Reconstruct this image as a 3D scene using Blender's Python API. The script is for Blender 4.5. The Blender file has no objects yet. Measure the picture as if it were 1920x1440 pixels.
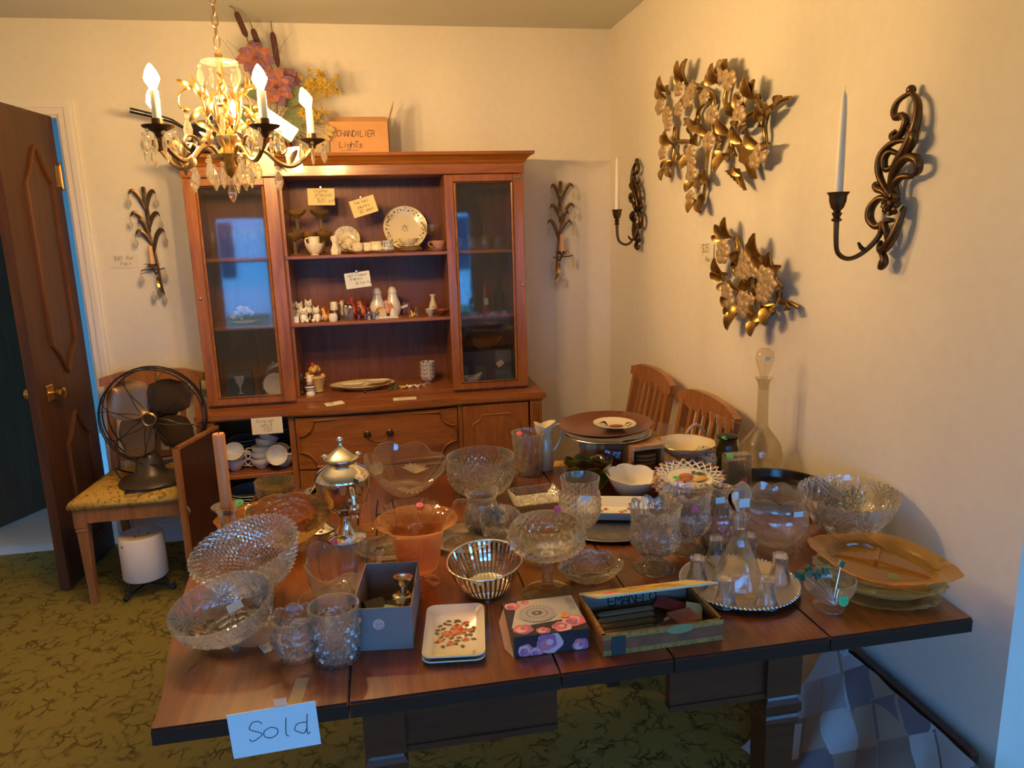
import bpy, math, random
from mathutils import Vector, Matrix, Euler, noise
random.seed(7)
PI = math.pi
S = bpy.context.scene
COL = S.collection
sin, cos = math.sin, math.cos

# ------------------------------------------------------------------ camera, world, exposure
cam = bpy.data.cameras.new('camera'); cam.lens = 25.875; cam.sensor_width = 36; cam.clip_start = .02
co = bpy.data.objects.new('camera', cam); COL.objects.link(co); S.camera = co
RX = Vector((0.98302494, -0.18139923, -0.0275006))
UP = -Vector((-0.06430324, -0.20025582, -0.97763117))
BK = -Vector((0.17183439, 0.9628042, -0.20852102))
co.matrix_world = Matrix(((RX.x, UP.x, BK.x, 0), (RX.y, UP.y, BK.y, 0), (RX.z, UP.z, BK.z, 1.504), (0, 0, 0, 1)))
W = bpy.data.worlds.new('sky'); S.world = W; W.use_nodes = True
bg = W.node_tree.nodes['Background']; bg.inputs[0].default_value = (.075, .355, .93, 1); bg.inputs[1].default_value = 5.5
S.view_settings.view_transform = 'Standard'; S.view_settings.look = 'None'
S.view_settings.gamma = 1; S.view_settings.use_curve_mapping = False
S.view_settings.exposure = 1.5
BULB = 355.0
cy = S.cycles
cy.max_bounces = 9; cy.diffuse_bounces = 4; cy.glossy_bounces = 4; cy.transmission_bounces = 8
cy.transparent_max_bounces = 24; cy.caustics_reflective = False; cy.caustics_refractive = False
cy.sample_clamp_indirect = 4; cy.blur_glossy = 1.0; cy.use_adaptive_sampling = True; cy.adaptive_threshold = .02
for (x0, x1) in ((-1.62, -1.08), (-1.0, .2), (.2, 1.06), (1.5, 2.5)):   # daylight portals in the real windows behind the camera
    a = bpy.data.lights.new('daylight', 'AREA'); a.shape = 'RECTANGLE'; a.size = x1-x0; a.size_y = 1.2; a.cycles.is_portal = True
    o = bpy.data.objects.new('daylight', a); COL.objects.link(o); o.location = ((x0+x1)/2, -1.38, 1.1); o.rotation_euler = (PI/2, 0, 0)

# ------------------------------------------------------------------ materials
MATS = {}
def newmat(name):
    m = bpy.data.materials.new(name); m.use_nodes = True
    nt = m.node_tree; nt.nodes.clear()
    out = nt.nodes.new('ShaderNodeOutputMaterial')
    return m, nt, out
def N(nt, kind, **kw):
    n = nt.nodes.new('ShaderNode'+kind)
    for k, v in kw.items():
        if k in n.inputs.keys(): n.inputs[k].default_value = v
        else: setattr(n, k, v)
    return n
def coords(nt, scale=(1, 1, 1), kind='Object', rot=(0, 0, 0)):
    t = N(nt, 'TexCoord'); mp = N(nt, 'Mapping'); mp.inputs['Scale'].default_value = scale; mp.inputs['Rotation'].default_value = rot
    nt.links.new(t.outputs[kind], mp.inputs['Vector']); return mp.outputs[0]
def ramp(nt, src, stops):
    r = N(nt, 'ValToRGB'); e = r.color_ramp.elements
    while len(e) < len(stops): e.new(.5)
    for i, (p, c) in enumerate(stops): e[i].position = p; e[i].color = tuple(c)+(1,)
    nt.links.new(src, r.inputs[0]); return r.outputs[0]
def bump(nt, src, strength=.2, dist=.002):
    b = N(nt, 'Bump'); b.inputs['Strength'].default_value = strength; b.inputs['Distance'].default_value = dist
    nt.links.new(src, b.inputs['Height']); return b.outputs[0]
def pbsdf(nt, out, col, rough, metal=0, spec=.5, coat=0, normal=None, sss=0, emis=None, es=0):
    b = N(nt, 'BsdfPrincipled')
    if hasattr(col, 'is_linked'): nt.links.new(col, b.inputs['Base Color'])
    else: b.inputs['Base Color'].default_value = tuple(col)+(1,)
    b.inputs['Roughness'].default_value = rough; b.inputs['Metallic'].default_value = metal
    b.inputs['Specular IOR Level'].default_value = spec; b.inputs['Coat Weight'].default_value = coat
    b.inputs['Coat Roughness'].default_value = .12
    if normal is not None: nt.links.new(normal, b.inputs['Normal'])
    if emis: b.inputs['Emission Color'].default_value = tuple(emis)+(1,); b.inputs['Emission Strength'].default_value = es
    nt.links.new(b.outputs[0], out.inputs[0]); return b
def plain(name, col, rough=.5, metal=0, spec=.5, coat=0, bmp=0, bscale=80, var=0):
    m, nt, out = newmat(name); nrm = None; c = col
    if bmp or var:
        nz = N(nt, 'TexNoise'); nz.inputs['Scale'].default_value = bscale; nz.inputs['Detail'].default_value = 3
        nt.links.new(coords(nt), nz.inputs['Vector'])
        if bmp: nrm = bump(nt, nz.outputs[0], bmp)
        if var: c = ramp(nt, nz.outputs[0], [(.3, [v*(1-var) for v in col]), (.7, [min(1, v*(1+var)) for v in col])])
    pbsdf(nt, out, c, rough, metal, spec, coat, nrm); MATS[name] = m; return m
def wood(name, dark, light, axis='x', rough=.35, scale=1.0, coat=.25):
    m, nt, out = newmat(name)
    sc = {'x': (1.2, 14, 14), 'y': (14, 1.2, 14), 'z': (14, 14, 1.2)}[axis]
    v = coords(nt, tuple(s*scale for s in sc), 'Object')
    n1 = N(nt, 'TexNoise'); n1.inputs['Scale'].default_value = 2.2; n1.inputs['Detail'].default_value = 6; n1.inputs['Distortion'].default_value = 1.2
    nt.links.new(v, n1.inputs['Vector'])
    v2 = coords(nt, tuple(s*scale*7 for s in sc), 'Object')
    n2 = N(nt, 'TexNoise'); n2.inputs['Scale'].default_value = 3; n2.inputs['Detail'].default_value = 3
    nt.links.new(v2, n2.inputs['Vector'])
    mid = [(a+b)/2 for a, b in zip(dark, light)]
    c1 = ramp(nt, n1.outputs[0], [(.28, dark), (.5, mid), (.72, light)])
    mx = N(nt, 'MixRGB'); mx.blend_type = 'MULTIPLY'; mx.inputs[0].default_value = .35
    c2 = ramp(nt, n2.outputs[0], [(.35, (.5, .45, .4)), (.6, (1, 1, 1))])
    nt.links.new(c1, mx.inputs[1]); nt.links.new(c2, mx.inputs[2])
    pbsdf(nt, out, mx.outputs[0], rough, coat=coat, normal=bump(nt, n2.outputs[0], .08, .001)); MATS[name] = m; return m
INNER = {}
def glass(name, tint=(.97, .97, .95), rough=.0, refr=.5, bmp=0, bscale=60, gloss=1.0, ior=1.5, btype='noise', haze=.05, bend=1.22, tir=False):
    """clear glass: part straight transmission, part refraction, Fresnel gloss, a pale diffuse haze painted in for the gleam of facets and edges"""
    def make(nm, refr):
        m, nt, out = newmat(nm); nrm = None
        if bmp:
            if btype == 'noise':
                t = N(nt, 'TexNoise'); t.inputs['Scale'].default_value = bscale; src = t.outputs[0]
            else:
                t = N(nt, 'TexVoronoi'); t.inputs['Scale'].default_value = bscale; src = t.outputs['Distance']
            nt.links.new(coords(nt), t.inputs['Vector']); nrm = bump(nt, src, bmp, .004)
        tr = N(nt, 'BsdfTransparent'); tr.inputs[0].default_value = tuple(tint)+(1,); body = tr
        if refr:
            g = N(nt, 'BsdfRefraction'); g.inputs['Color'].default_value = tuple(tint)+(1,); g.inputs['Roughness'].default_value = rough; g.inputs['IOR'].default_value = bend
            body = N(nt, 'MixShader'); body.inputs[0].default_value = refr
            nt.links.new(tr.outputs[0], body.inputs[1]); nt.links.new(g.outputs[0], body.inputs[2])
            if nrm is not None: nt.links.new(nrm, g.inputs['Normal'])
        gl = N(nt, 'BsdfGlossy'); gl.inputs['Roughness'].default_value = .035; gl.inputs[0].default_value = (gloss, gloss, gloss, 1)
        lw = N(nt, 'LayerWeight'); lw.inputs[0].default_value = .5; f0 = ((ior-1)/(ior+1))**2
        pw_ = N(nt, 'Math'); pw_.operation = 'POWER'; pw_.inputs[1].default_value = 3.5; nt.links.new(lw.outputs['Facing'], pw_.inputs[0])
        fr = N(nt, 'Math'); fr.operation = 'MULTIPLY_ADD'; fr.inputs[1].default_value = .85-f0; fr.inputs[2].default_value = f0; nt.links.new(pw_.outputs[0], fr.inputs[0])
        if tir:     # facets seen from inside reflect totally, as in cut crystal
            fr = N(nt, 'Fresnel'); fr.inputs[0].default_value = ior
        res = N(nt, 'MixShader'); nt.links.new(fr.outputs[0], res.inputs[0]); nt.links.new(body.outputs[0], res.inputs[1]); nt.links.new(gl.outputs[0], res.inputs[2])
        if nrm is not None: nt.links.new(nrm, gl.inputs['Normal']); nt.links.new(nrm, lw.inputs['Normal'])
        if tir and nrm is not None: nt.links.new(nrm, fr.inputs['Normal'])
        if haze:  # pale diffuse mixed in as painted gleam, warm tinted, stronger at the edges
            df = N(nt, 'BsdfDiffuse'); tl = N(nt, 'BsdfTranslucent')
            c = tuple(q*v**1.2 for q, v in zip((.97, .90, .76), tint))+(1,); df.inputs[0].default_value = c; tl.inputs[0].default_value = c
            a = N(nt, 'MixShader'); a.inputs[0].default_value = .5; nt.links.new(df.outputs[0], a.inputs[1]); nt.links.new(tl.outputs[0], a.inputs[2])
            hz = N(nt, 'Math'); hz.operation = 'MULTIPLY_ADD'; hz.inputs[1].default_value = min(.45, haze*4); hz.inputs[2].default_value = haze; nt.links.new(pw_.outputs[0], hz.inputs[0])
            b = N(nt, 'MixShader'); nt.links.new(hz.outputs[0], b.inputs[0]); nt.links.new(res.outputs[0], b.inputs[1]); nt.links.new(a.outputs[0], b.inputs[2]); res = b
            if nrm is not None: nt.links.new(nrm, df.inputs['Normal'])
        nt.links.new(res.outputs[0], out.inputs[0]); return m
    m = make(name, refr); MATS[name] = m; INNER[name] = make(name+'_inside', 0) if refr else m
    return m
def spots(name, base, cols, scale=60, thr=.32, rough=.18, dens=.5, coat=.5):
    """glazed china with small printed sprigs"""
    m, nt, out = newmat(name)
    v = N(nt, 'TexVoronoi'); v.inputs['Scale'].default_value = scale; nt.links.new(coords(nt), v.inputs['Vector'])
    nz = N(nt, 'TexNoise'); nz.inputs['Scale'].default_value = scale*.35; nt.links.new(coords(nt), nz.inputs['Vector'])
    mask = ramp(nt, v.outputs['Distance'], [(thr, (1, 1, 1)), (thr+.06, (0, 0, 0))])
    m2 = ramp(nt, nz.outputs[0], [(dens, (0, 0, 0)), (dens+.03, (1, 1, 1))])
    mm = N(nt, 'MixRGB'); mm.blend_type = 'MULTIPLY'; mm.inputs[0].default_value = 1; nt.links.new(mask, mm.inputs[1]); nt.links.new(m2, mm.inputs[2])
    sep = N(nt, 'SeparateColor'); nt.links.new(v.outputs['Color'], sep.inputs[0])
    st = [(i/len(cols)+.001, c) for i, c in enumerate(cols)]
    cr = ramp(nt, sep.outputs[0], st)
    mx = N(nt, 'MixRGB'); nt.links.new(mm.outputs[0], mx.inputs[0]); mx.inputs[1].default_value = tuple(base)+(1,); nt.links.new(cr, mx.inputs[2])
    pbsdf(nt, out, mx.outputs[0], rough, coat=coat); MATS[name] = m; return m

wallp = plain('wall_paint', (.80, .73, .60), .75, spec=.2, bmp=.06, bscale=30, var=.02)
ceilp = plain('ceiling_paint', (.62, .60, .52), .9, spec=.1, bmp=.05, bscale=40)
trimp = plain('trim_paint', (.82, .76, .68), .4)
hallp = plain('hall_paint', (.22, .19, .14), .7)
hutchw = wood('hutch_wood', (.21, .060, .008), (.39, .135, .020), 'x', .32)
hutchv = wood('hutch_wood_upright', (.21, .060, .008), (.39, .135, .020), 'z', .32)
hutchb = wood('hutch_back_wood', (.16, .045, .016), (.26, .085, .03), 'z', .5, coat=.05)
tablew = wood('table_wood', (.125, .028, .008), (.235, .060, .014), 'y', .26, coat=.35)
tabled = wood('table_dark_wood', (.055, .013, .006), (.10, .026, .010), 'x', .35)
tablee = plain('table_edge_shade', (.022, .008, .005), .4, coat=.1)  # dark look of the blue-lit edge painted into the colour
chairw = wood('chair_wood', (.27, .10, .03), (.46, .19, .065), 'z', .35)
doorw = wood('door_wood', (.055, .019, .008), (.105, .038, .014), 'z', .5, .6, .05)
doord = wood('far_door_wood', (.09, .065, .035), (.13, .095, .05), 'z', .6, .6, 0)
doortr = wood('door_moulding_wood', (.10, .036, .014), (.16, .058, .022), 'z', .35)
brass = plain('brass', (.75, .5, .18), .25, 1)
oldbrass = plain('old_brass', (.32, .22, .12), .4, 1)
gilt = plain('gilt_resin', (.42, .27, .09), .33, 1, bmp=.1, bscale=60, var=.25)
giltf = plain('gilt_flower', (.50, .36, .20), .5, .45, var=.2, bscale=90)
bronze = plain('dark_bronze', (.12, .07, .035), .38, .9)
rust = plain('sconce_bronze', (.20, .11, .05), .4, .9)
chrome = plain('chrome', (.82, .80, .76), .06, 1)
chromer = plain('worn_silver', (.74, .70, .62), .2, 1)
traysil = plain('tray_silver', (.62, .58, .50), .36, 1)
pewter = plain('pewter', (.34, .30, .25), .38, .85, bmp=.15, bscale=40, var=.2)
iron = plain('black_iron', (.02, .018, .016), .45, .5)
fanm = plain('fan_enamel', (.075, .055, .04), .35, .3)
bladem = plain('fan_blade_metal', (.20, .13, .085), .33, .8)
wax = plain('white_wax', (.88, .74, .56), .45, spec=.4, bmp=.05)
peach = plain('peach_wax', (.95, .36, .10), .45)
for m_, c_ in ((wax, .03), (peach, .03)):
    p_ = [n for n in m_.node_tree.nodes if n.type == 'BSDF_PRINCIPLED'][0]; p_.inputs['Subsurface Weight'].default_value = .3; p_.inputs['Subsurface Radius'].default_value = (1, .5, .25); p_.inputs['Subsurface Scale'].default_value = c_
cream = plain('cream_wax', (.85, .77, .58), .45)
paper = plain('paper_card', (.78, .70, .55), .8, spec=.1)
paperw = plain('white_paper', (.74, .76, .72), .8, spec=.1)
papery = plain('buff_paper', (.80, .63, .30), .8, spec=.1)
ink = plain('ink', (.03, .028, .04), .7)
inkr = plain('red_ink', (.5, .04, .03), .7)
greens = plain('green_sticker', (.08, .55, .16), .6)
pinks = plain('pink_sticker', (.85, .12, .17), .6)
orange = plain('orange_sticker', (.9, .30, .06), .6)
tape = glass('clear_tape', (.9, .88, .84), 0, 0, gloss=.6, haze=.5)
card = plain('cardboard', (.58, .31, .14), .85, spec=.1, bmp=.05, var=.06, bscale=12)
grayc = plain('grey_card', (.27, .20, .17), .8, spec=.15)
graye = plain('grey_card_inside', (.16, .14, .13), .85, spec=.1)
porc = plain('white_china', (.76, .74, .70), .15, coat=.6)
creamc = plain('cream_china', (.80, .68, .42), .15, coat=.6)
milk = plain('milk_glass', (.84, .80, .72), .08, coat=.8)
gold = plain('gold_band', (.7, .45, .12), .25, .9)
bluec = plain('blue_shade_china', (.32, .35, .41), .2, coat=.5)  # shadow and blue daylight on the cabinet plates painted into this blue-grey
darkpl = plain('black_lacquer', (.012, .01, .01), .18, coat=.6)
browntray = wood('brown_tray_wood', (.12, .028, .014), (.19, .05, .022), 'x', .3)
oakw = wood('oak', (.42, .20, .07), (.62, .33, .13), 'y', .4)
redc = plain('red_glaze', (.55, .06, .03), .25, coat=.5)
maroon = plain('maroon_glaze', (.16, .015, .02), .12, coat=.6)
darkc = plain('dark_brown_glaze', (.07, .03, .015), .25, coat=.4)
yellowc = plain('yellow_glaze', (.75, .45, .10), .3, coat=.4)
orangec = plain('orange_glaze', (.75, .28, .08), .3, coat=.4)
blackp = plain('black_paint', (.012, .012, .014), .4)
whitep = plain('white_glaze', (.84, .80, .70), .2, coat=.5)
skinp = plain('pink_glaze', (.80, .42, .30), .3, coat=.4)
floral = spots('floral_china', (.80, .70, .46), [(.35, .22, .08), (.5, .14, .08), (.25, .25, .10)], 230, .35)
floral2 = spots('sprigged_china', (.80, .72, .52), [(.25, .28, .40), (.45, .2, .2)], 190, .3, dens=.55)
indigo = spots('blue_printed_china', (.62, .62, .58), [(.05, .07, .16), (.08, .09, .2)], 190, .45, dens=.38)
imari = spots('brown_printed_china', (.62, .60, .56), [(.18, .06, .04), (.08, .06, .12)], 140, .42, dens=.45)
clear = glass('clear_glass', (.975, .97, .95), refr=.35, ior=1.5, haze=.055)
cordg = glass('cordial_clear_glass', (.98, .97, .95), refr=.3, ior=1.36, haze=.09, tir=True)
thin = glass('thin_glass', haze=0.02, tint=(.97, .965, .94), refr=.18)
crystal = glass('cut_crystal', tir=True, haze=.085, tint=(.975, .97, .95), refr=.55, ior=1.6)
crystald = glass('pressed_crystal', tir=True, haze=0.08, tint=(.96, .955, .93), refr=.6, bmp=.55, bscale=70, btype='voronoi')
textg = glass('stippled_glass', tir=True, haze=0.1, tint=(.96, .94, .88), refr=.5, bmp=.6, bscale=110, btype='voronoi')
amberg = glass('amber_glass', (.95, .68, .26), refr=.3, haze=.14)
amberd = glass('deep_amber_glass', haze=.22, tint=(.92, .56, .08), refr=.4, bmp=.3, bscale=70)
cutl = glass('cut_line_glass', (.98, .97, .93), refr=0, haze=.34, tir=True)
pinkg = glass('peach_glass', (.97, .66, .36), refr=.2, haze=.13)
yellowg = glass('pale_yellow_glass', (.95, .88, .62), refr=.35, haze=.09)
carng = glass('carnival_glass', tir=True, haze=.14, tint=(.96, .78, .45), refr=.45, bmp=.7, bscale=70, btype='voronoi')
greeng = glass('dark_green_glass', haze=0.06, tint=(.36, .42, .15), refr=.5)
lgreen = glass('pale_green_glass', (.75, .92, .66), refr=.3, haze=.10)
purpleg = glass('amethyst_glass', (.75, .42, .38), refr=.4, haze=.10, bmp=.5, bscale=60)
smoke = glass('smoked_glass', haze=0.06, tint=(.93, .90, .82), refr=0)
panem = glass('window_pane', haze=0, tint=(.94, .95, .96), refr=0)
cabg = glass('cabinet_pane', haze=0.012, tint=(.86, .84, .84), refr=0, gloss=1.0, ior=1.75)
pend = glass('pendant_crystal', tir=True, haze=0.06, tint=(.98, .96, .90), refr=.7)

def carpet():
    m, nt, out = newmat('olive_carved_carpet')
    c = coords(nt, (1, 1, 1))
    nz = N(nt, 'TexNoise'); nz.inputs['Scale'].default_value = 9; nz.inputs['Detail'].default_value = 4; nt.links.new(c, nz.inputs['Vector'])
    add = N(nt, 'MixRGB'); add.blend_type = 'ADD'; add.inputs[0].default_value = .16; nt.links.new(c, add.inputs[1]); nt.links.new(nz.outputs['Color'], add.inputs[2])
    v = N(nt, 'TexVoronoi'); v.feature = 'DISTANCE_TO_EDGE'; v.inputs['Scale'].default_value = 19; nt.links.new(add.outputs[0], v.inputs['Vector'])
    nf = N(nt, 'TexNoise'); nf.inputs['Scale'].default_value = 260; nf.inputs['Detail'].default_value = 3; nt.links.new(c, nf.inputs['Vector'])
    nb = N(nt, 'TexNoise'); nb.inputs['Scale'].default_value = 14; nt.links.new(c, nb.inputs['Vector'])
    # grooves appear and fade along the cells, as in the sculpted pile
    gr = ramp(nt, v.outputs['Distance'], [(0, (0, 0, 0)), (.10, (1, 1, 1))])
    fade = ramp(nt, nb.outputs[0], [(.40, (0, 0, 0)), (.56, (1, 1, 1))])
    mx = N(nt, 'MixRGB'); mx.blend_type = 'LIGHTEN'; mx.inputs[0].default_value = 1
    fd = ramp(nt, nb.outputs[0], [(.38, (0, 0, 0)), (.56, (1, 1, 1))]); nt.links.new(gr, mx.inputs[1]); nt.links.new(fd, mx.inputs[2])
    pile = ramp(nt, nf.outputs[0], [(.3, (.19, .15, .032)), (.7, (.30, .235, .058))])
    col = N(nt, 'MixRGB'); nt.links.new(mx.outputs[0], col.inputs[0]); col.inputs[1].default_value = (.085, .062, .016, 1); nt.links.new(pile, col.inputs[2])
    h = N(nt, 'MixRGB'); h.blend_type = 'MULTIPLY'; h.inputs[0].default_value = .35; nt.links.new(mx.outputs[0], h.inputs[1]); nt.links.new(nf.outputs[0], h.inputs[2])
    pbsdf(nt, out, col.outputs[0], .95, spec=.05, normal=bump(nt, h.outputs[0], .7, .008)); return m
carp = carpet()
def brocade():
    m, nt, out = newmat('gold_brocade')
    w = N(nt, 'TexNoise'); w.inputs['Scale'].default_value = 16; w.inputs['Distortion'].default_value = 2.5; nt.links.new(coords(nt), w.inputs['Vector'])
    c = ramp(nt, w.outputs[0], [(.38, (.30, .15, .025)), (.47, (.56, .34, .07)), (.60, (.66, .42, .10)), (.72, (.42, .24, .04))])
    pbsdf(nt, out, c, .7, spec=.2, normal=bump(nt, w.outputs[0], .3)); return m
broc = brocade()
def quiltm():
    m, nt, out = newmat('patchwork_quilt')
    v = N(nt, 'TexVoronoi'); v.distance = 'CHEBYCHEV'; v.inputs['Scale'].default_value = 12; v.inputs['Randomness'].default_value = .22
    nt.links.new(coords(nt, (.05, 1, 1), rot=(.75, 0, 0)), v.inputs['Vector'])
    s = N(nt, 'SeparateColor'); nt.links.new(v.outputs['Color'], s.inputs[0])
    c = ramp(nt, s.outputs[0], [(.0, (.34, .34, .34)), (.2, (.26, .20, .15)), (.4, (.42, .42, .40)), (.55, (.20, .17, .18)), (.75, (.36, .28, .20)), (.9, (.50, .50, .48))])
    for l in nt.nodes:
        if l.type == 'VALTORGB': l.color_ramp.interpolation = 'CONSTANT'
    pbsdf(nt, out, c, .9, spec=.1); return m
quilt = quiltm()
bulbm, nt_, out_ = newmat('lit_bulb')
e_ = N(nt_, 'Emission'); e_.inputs[0].default_value = (1, .61, .245, 1); e_.inputs[1].default_value = BULB; nt_.links.new(e_.outputs[0], out_.inputs[0])

# ------------------------------------------------------------------ mesh helpers
class MB:
    def __init__(s): s.v = []; s.f = []
    def add(s, vs, fs, M=None):
        k = len(s.v)
        s.v += [tuple(M @ Vector(p)) if M else tuple(p) for p in vs]
        s.f += [tuple(i+k for i in f) for f in fs]; return s
    def box(s, x0, x1, y0, y1, z0, z1, M=None, bev=0):
        if bev:
            b = bev; vs = []
            for (sx, ax) in ((0, x0), (1, x1)):
                pass
            o = [(x0+b, y0), (x1-b, y0), (x1, y0+b), (x1, y1-b), (x1-b, y1), (x0+b, y1), (x0, y1-b), (x0, y0+b)]
            i = [(min(max(x, x0+b), x1-b), min(max(y, y0+b), y1-b)) for x, y in o]
            L = [[(x, y, z0) for x, y in i], [(x, y, z0+b) for x, y in o], [(x, y, z1-b) for x, y in o], [(x, y, z1) for x, y in i]]
            vs = sum(L, []); fs = [tuple(range(7, -1, -1)), tuple(range(24, 32))]
            for l in range(3):
                for k in range(8): fs.append((l*8+k, l*8+(k+1) % 8, l*8+8+(k+1) % 8, l*8+8+k))
            return s.add(vs, fs, M)
        return s.add([(x0, y0, z0), (x1, y0, z0), (x1, y1, z0), (x0, y1, z0), (x0, y0, z1), (x1, y0, z1), (x1, y1, z1), (x0, y1, z1)],
                     [(3, 2, 1, 0), (4, 5, 6, 7), (0, 1, 5, 4), (1, 2, 6, 5), (2, 3, 7, 6), (3, 0, 4, 7)], M)
    def cbox(s, c, d, M=None, bev=0):
        return s.box(c[0]-d[0]/2, c[0]+d[0]/2, c[1]-d[1]/2, c[1]+d[1]/2, c[2]-d[2]/2, c[2]+d[2]/2, M, bev)
    def prism(s, pts, z0, z1, M=None):
        n = len(pts)
        return s.add([(x, y, z0) for x, y in pts]+[(x, y, z1) for x, y in pts],
                     [tuple(range(n-1, -1, -1)), tuple(range(n, 2*n))]+[(i, (i+1) % n, n+(i+1) % n, n+i) for i in range(n)], M)
    def prism_y(s, pts, y0, y1, M=None):   # outline in x,z
        n = len(pts)
        return s.add([(x, y0, z) for x, z in pts]+[(x, y1, z) for x, z in pts],
                     [tuple(range(n)), tuple(range(2*n-1, n-1, -1))]+[(i, n+i, n+(i+1) % n, (i+1) % n) for i in range(n)], M)
    def lathe(s, prof, n=24, M=None, mod=None, oval=(1, 1), close=False):
        vs = []; fs = []
        for i, (r, z) in enumerate(prof):
            for k in range(n):
                a = 2*PI*k/n; rr, zz = (r, z) if mod is None else mod(a, i, r, z)
                vs.append((rr*cos(a)*oval[0], rr*sin(a)*oval[1], zz))
        m = len(prof)
        for i in range(m-1 if not close else m):
            j = (i+1) % m
            for k in range(n): fs.append((i*n+k, i*n+(k+1) % n, j*n+(k+1) % n, j*n+k))
        if not close:
            if prof[0][0] > 1e-6: fs.append(tuple(range(n-1, -1, -1)))
            if prof[-1][0] > 1e-6: fs.append(tuple((m-1)*n+k for k in range(n)))
        return s.add(vs, fs, M)
    def tube(s, path, r, n=8, M=None, closed=False, flat=1.0):
        P = [Vector(p) for p in path]; m = len(P); vs = []; fs = []
        rs = r if isinstance(r, (list, tuple)) else [r]*m
        prev = None
        for i in range(m):
            if closed: t = P[(i+1) % m]-P[i-1]
            else: t = P[min(i+1, m-1)]-P[max(i-1, 0)]
            if t.length < 1e-9: t = Vector((0, 0, 1))
            t.normalize()
            if prev is None: a = Vector((0, 0, 1)) if abs(t.z) < .9 else Vector((1, 0, 0)); u = t.cross(a).normalized()
            else:
                u = prev-t*prev.dot(t); u = u.normalized() if u.length > 1e-6 else t.orthogonal().normalized()
            prev = u; w = t.cross(u)
            for k in range(n):
                a = 2*PI*k/n; vs.append(P[i]+(u*cos(a)+w*sin(a)*flat)*rs[i])
        for i in range(m if closed else m-1):
            j = (i+1) % m
            for k in range(n): fs.append((i*n+k, i*n+(k+1) % n, j*n+(k+1) % n, j*n+k))
        if not closed: fs.append(tuple(range(n-1, -1, -1))); fs.append(tuple((m-1)*n+k for k in range(n)))
        return s.add(vs, fs, M)
    def ball(s, c, r, n=12, m=8, M=None, sc=(1, 1, 1)):
        vs = []; fs = []
        for i in range(m+1):
            p = PI*i/m
            for k in range(n):
                a = 2*PI*k/n; vs.append((c[0]+r*sc[0]*sin(p)*cos(a), c[1]+r*sc[1]*sin(p)*sin(a), c[2]-r*sc[2]*cos(p)))
        for i in range(m):
            for k in range(n): fs.append((i*n+k, i*n+(k+1) % n, (i+1)*n+(k+1) % n, (i+1)*n+k))
        return s.add(vs, fs, M)
    def leaf(s, p0, p1, w, up=(0, 0, 1), fold=.35, bend=.2, n=5, th=.0):
        """a folded leaf from p0 to p1, width w, bulging along up"""
        a = Vector(p0); b = Vector(p1); d = b-a; L = d.length; t = d.normalized(); up = Vector(up)
        sd = t.cross(up); sd = sd.normalized() if sd.length > 1e-6 else Vector((1, 0, 0)); up = sd.cross(t)
        vs = []; fs = []
        for i in range(n+1):
            q = i/n; c = a+d*q+up*(bend*L*sin(PI*q)); hw = w/2*sin(PI*min(1, q*.93+.04))**.6
            vs += [c-sd*hw+up*hw*fold, c, c+sd*hw+up*hw*fold]
        for i in range(n):
            k = 3*i; fs += [(k, k+1, k+4, k+3), (k+1, k+2, k+5, k+4)]
        if th:
            m = len(vs); vs += [v-up*th for v in vs]
            fs += [tuple(m+i for i in reversed(f)) for f in list(fs)]
            for i in range(n):
                k = 3*i; fs += [(k, k+3, m+k+3, m+k), (k+2, m+k+2, m+k+5, k+5)]
        return s.add(vs, fs)
    def build(s, name, mat, parent=None, smooth=False, loc=None, rot=None):
        me = bpy.data.meshes.new(name); me.from_pydata(s.v, [], s.f)
        if smooth:
            me.polygons.foreach_set('use_smooth', [True]*len(me.polygons))
            try: me.set_sharp_from_angle(angle=math.radians(smooth if smooth > 1 else 50))
            except Exception: pass
        me.materials.append(mat); me.update()
        o = bpy.data.objects.new(name, me); COL.objects.link(o)
        if parent: o.parent = parent
        if loc: o.location = loc
        if rot: o.rotation_euler = rot
        return o
def tag(o, label, cat, group=None):
    o['label'] = label; o['category'] = cat
    if group: o['group'] = group
    return o
def thing(name, label, cat, loc=(0, 0, 0), rot=(0, 0, 0), group=None):
    o = bpy.data.objects.new(name, None); COL.objects.link(o); o.empty_display_size = .05
    o.location = loc; o.rotation_euler = rot if isinstance(rot, (tuple, list)) else (0, 0, rot)
    return tag(o, label, cat, group)
def struct(o): o['kind'] = 'structure'; return o
def copy_tree(o, parent=None):
    c = o.copy(); COL.objects.link(c)
    if parent: c.parent = parent
    for ch in list(o.children): copy_tree(ch, c)
    return c
def dup(o, loc, rot=None, label=None, group=None):
    c = copy_tree(o); c.location = loc
    if rot is not None: c.rotation_euler = rot if isinstance(rot, (tuple, list)) else (0, 0, rot)
    if label: c['label'] = label
    if group: c['group'] = group
    return c
def rot_z(a, loc=(0, 0, 0)): return Matrix.Translation(loc) @ Matrix.Rotation(a, 4, 'Z')
def spline(pts, n=8):
    P = [Vector(p) for p in pts]; out = []
    for i in range(len(P)-1):
        a = P[max(i-1, 0)]; b = P[i]; c = P[i+1]; d = P[min(i+2, len(P)-1)]
        for k in range(n):
            t = k/n; out.append(.5*((2*b)+(c-a)*t+(2*a-5*b+4*c-d)*t*t+(3*b-a-3*c+d)*t**3))
    out.append(P[-1]); return out
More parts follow.
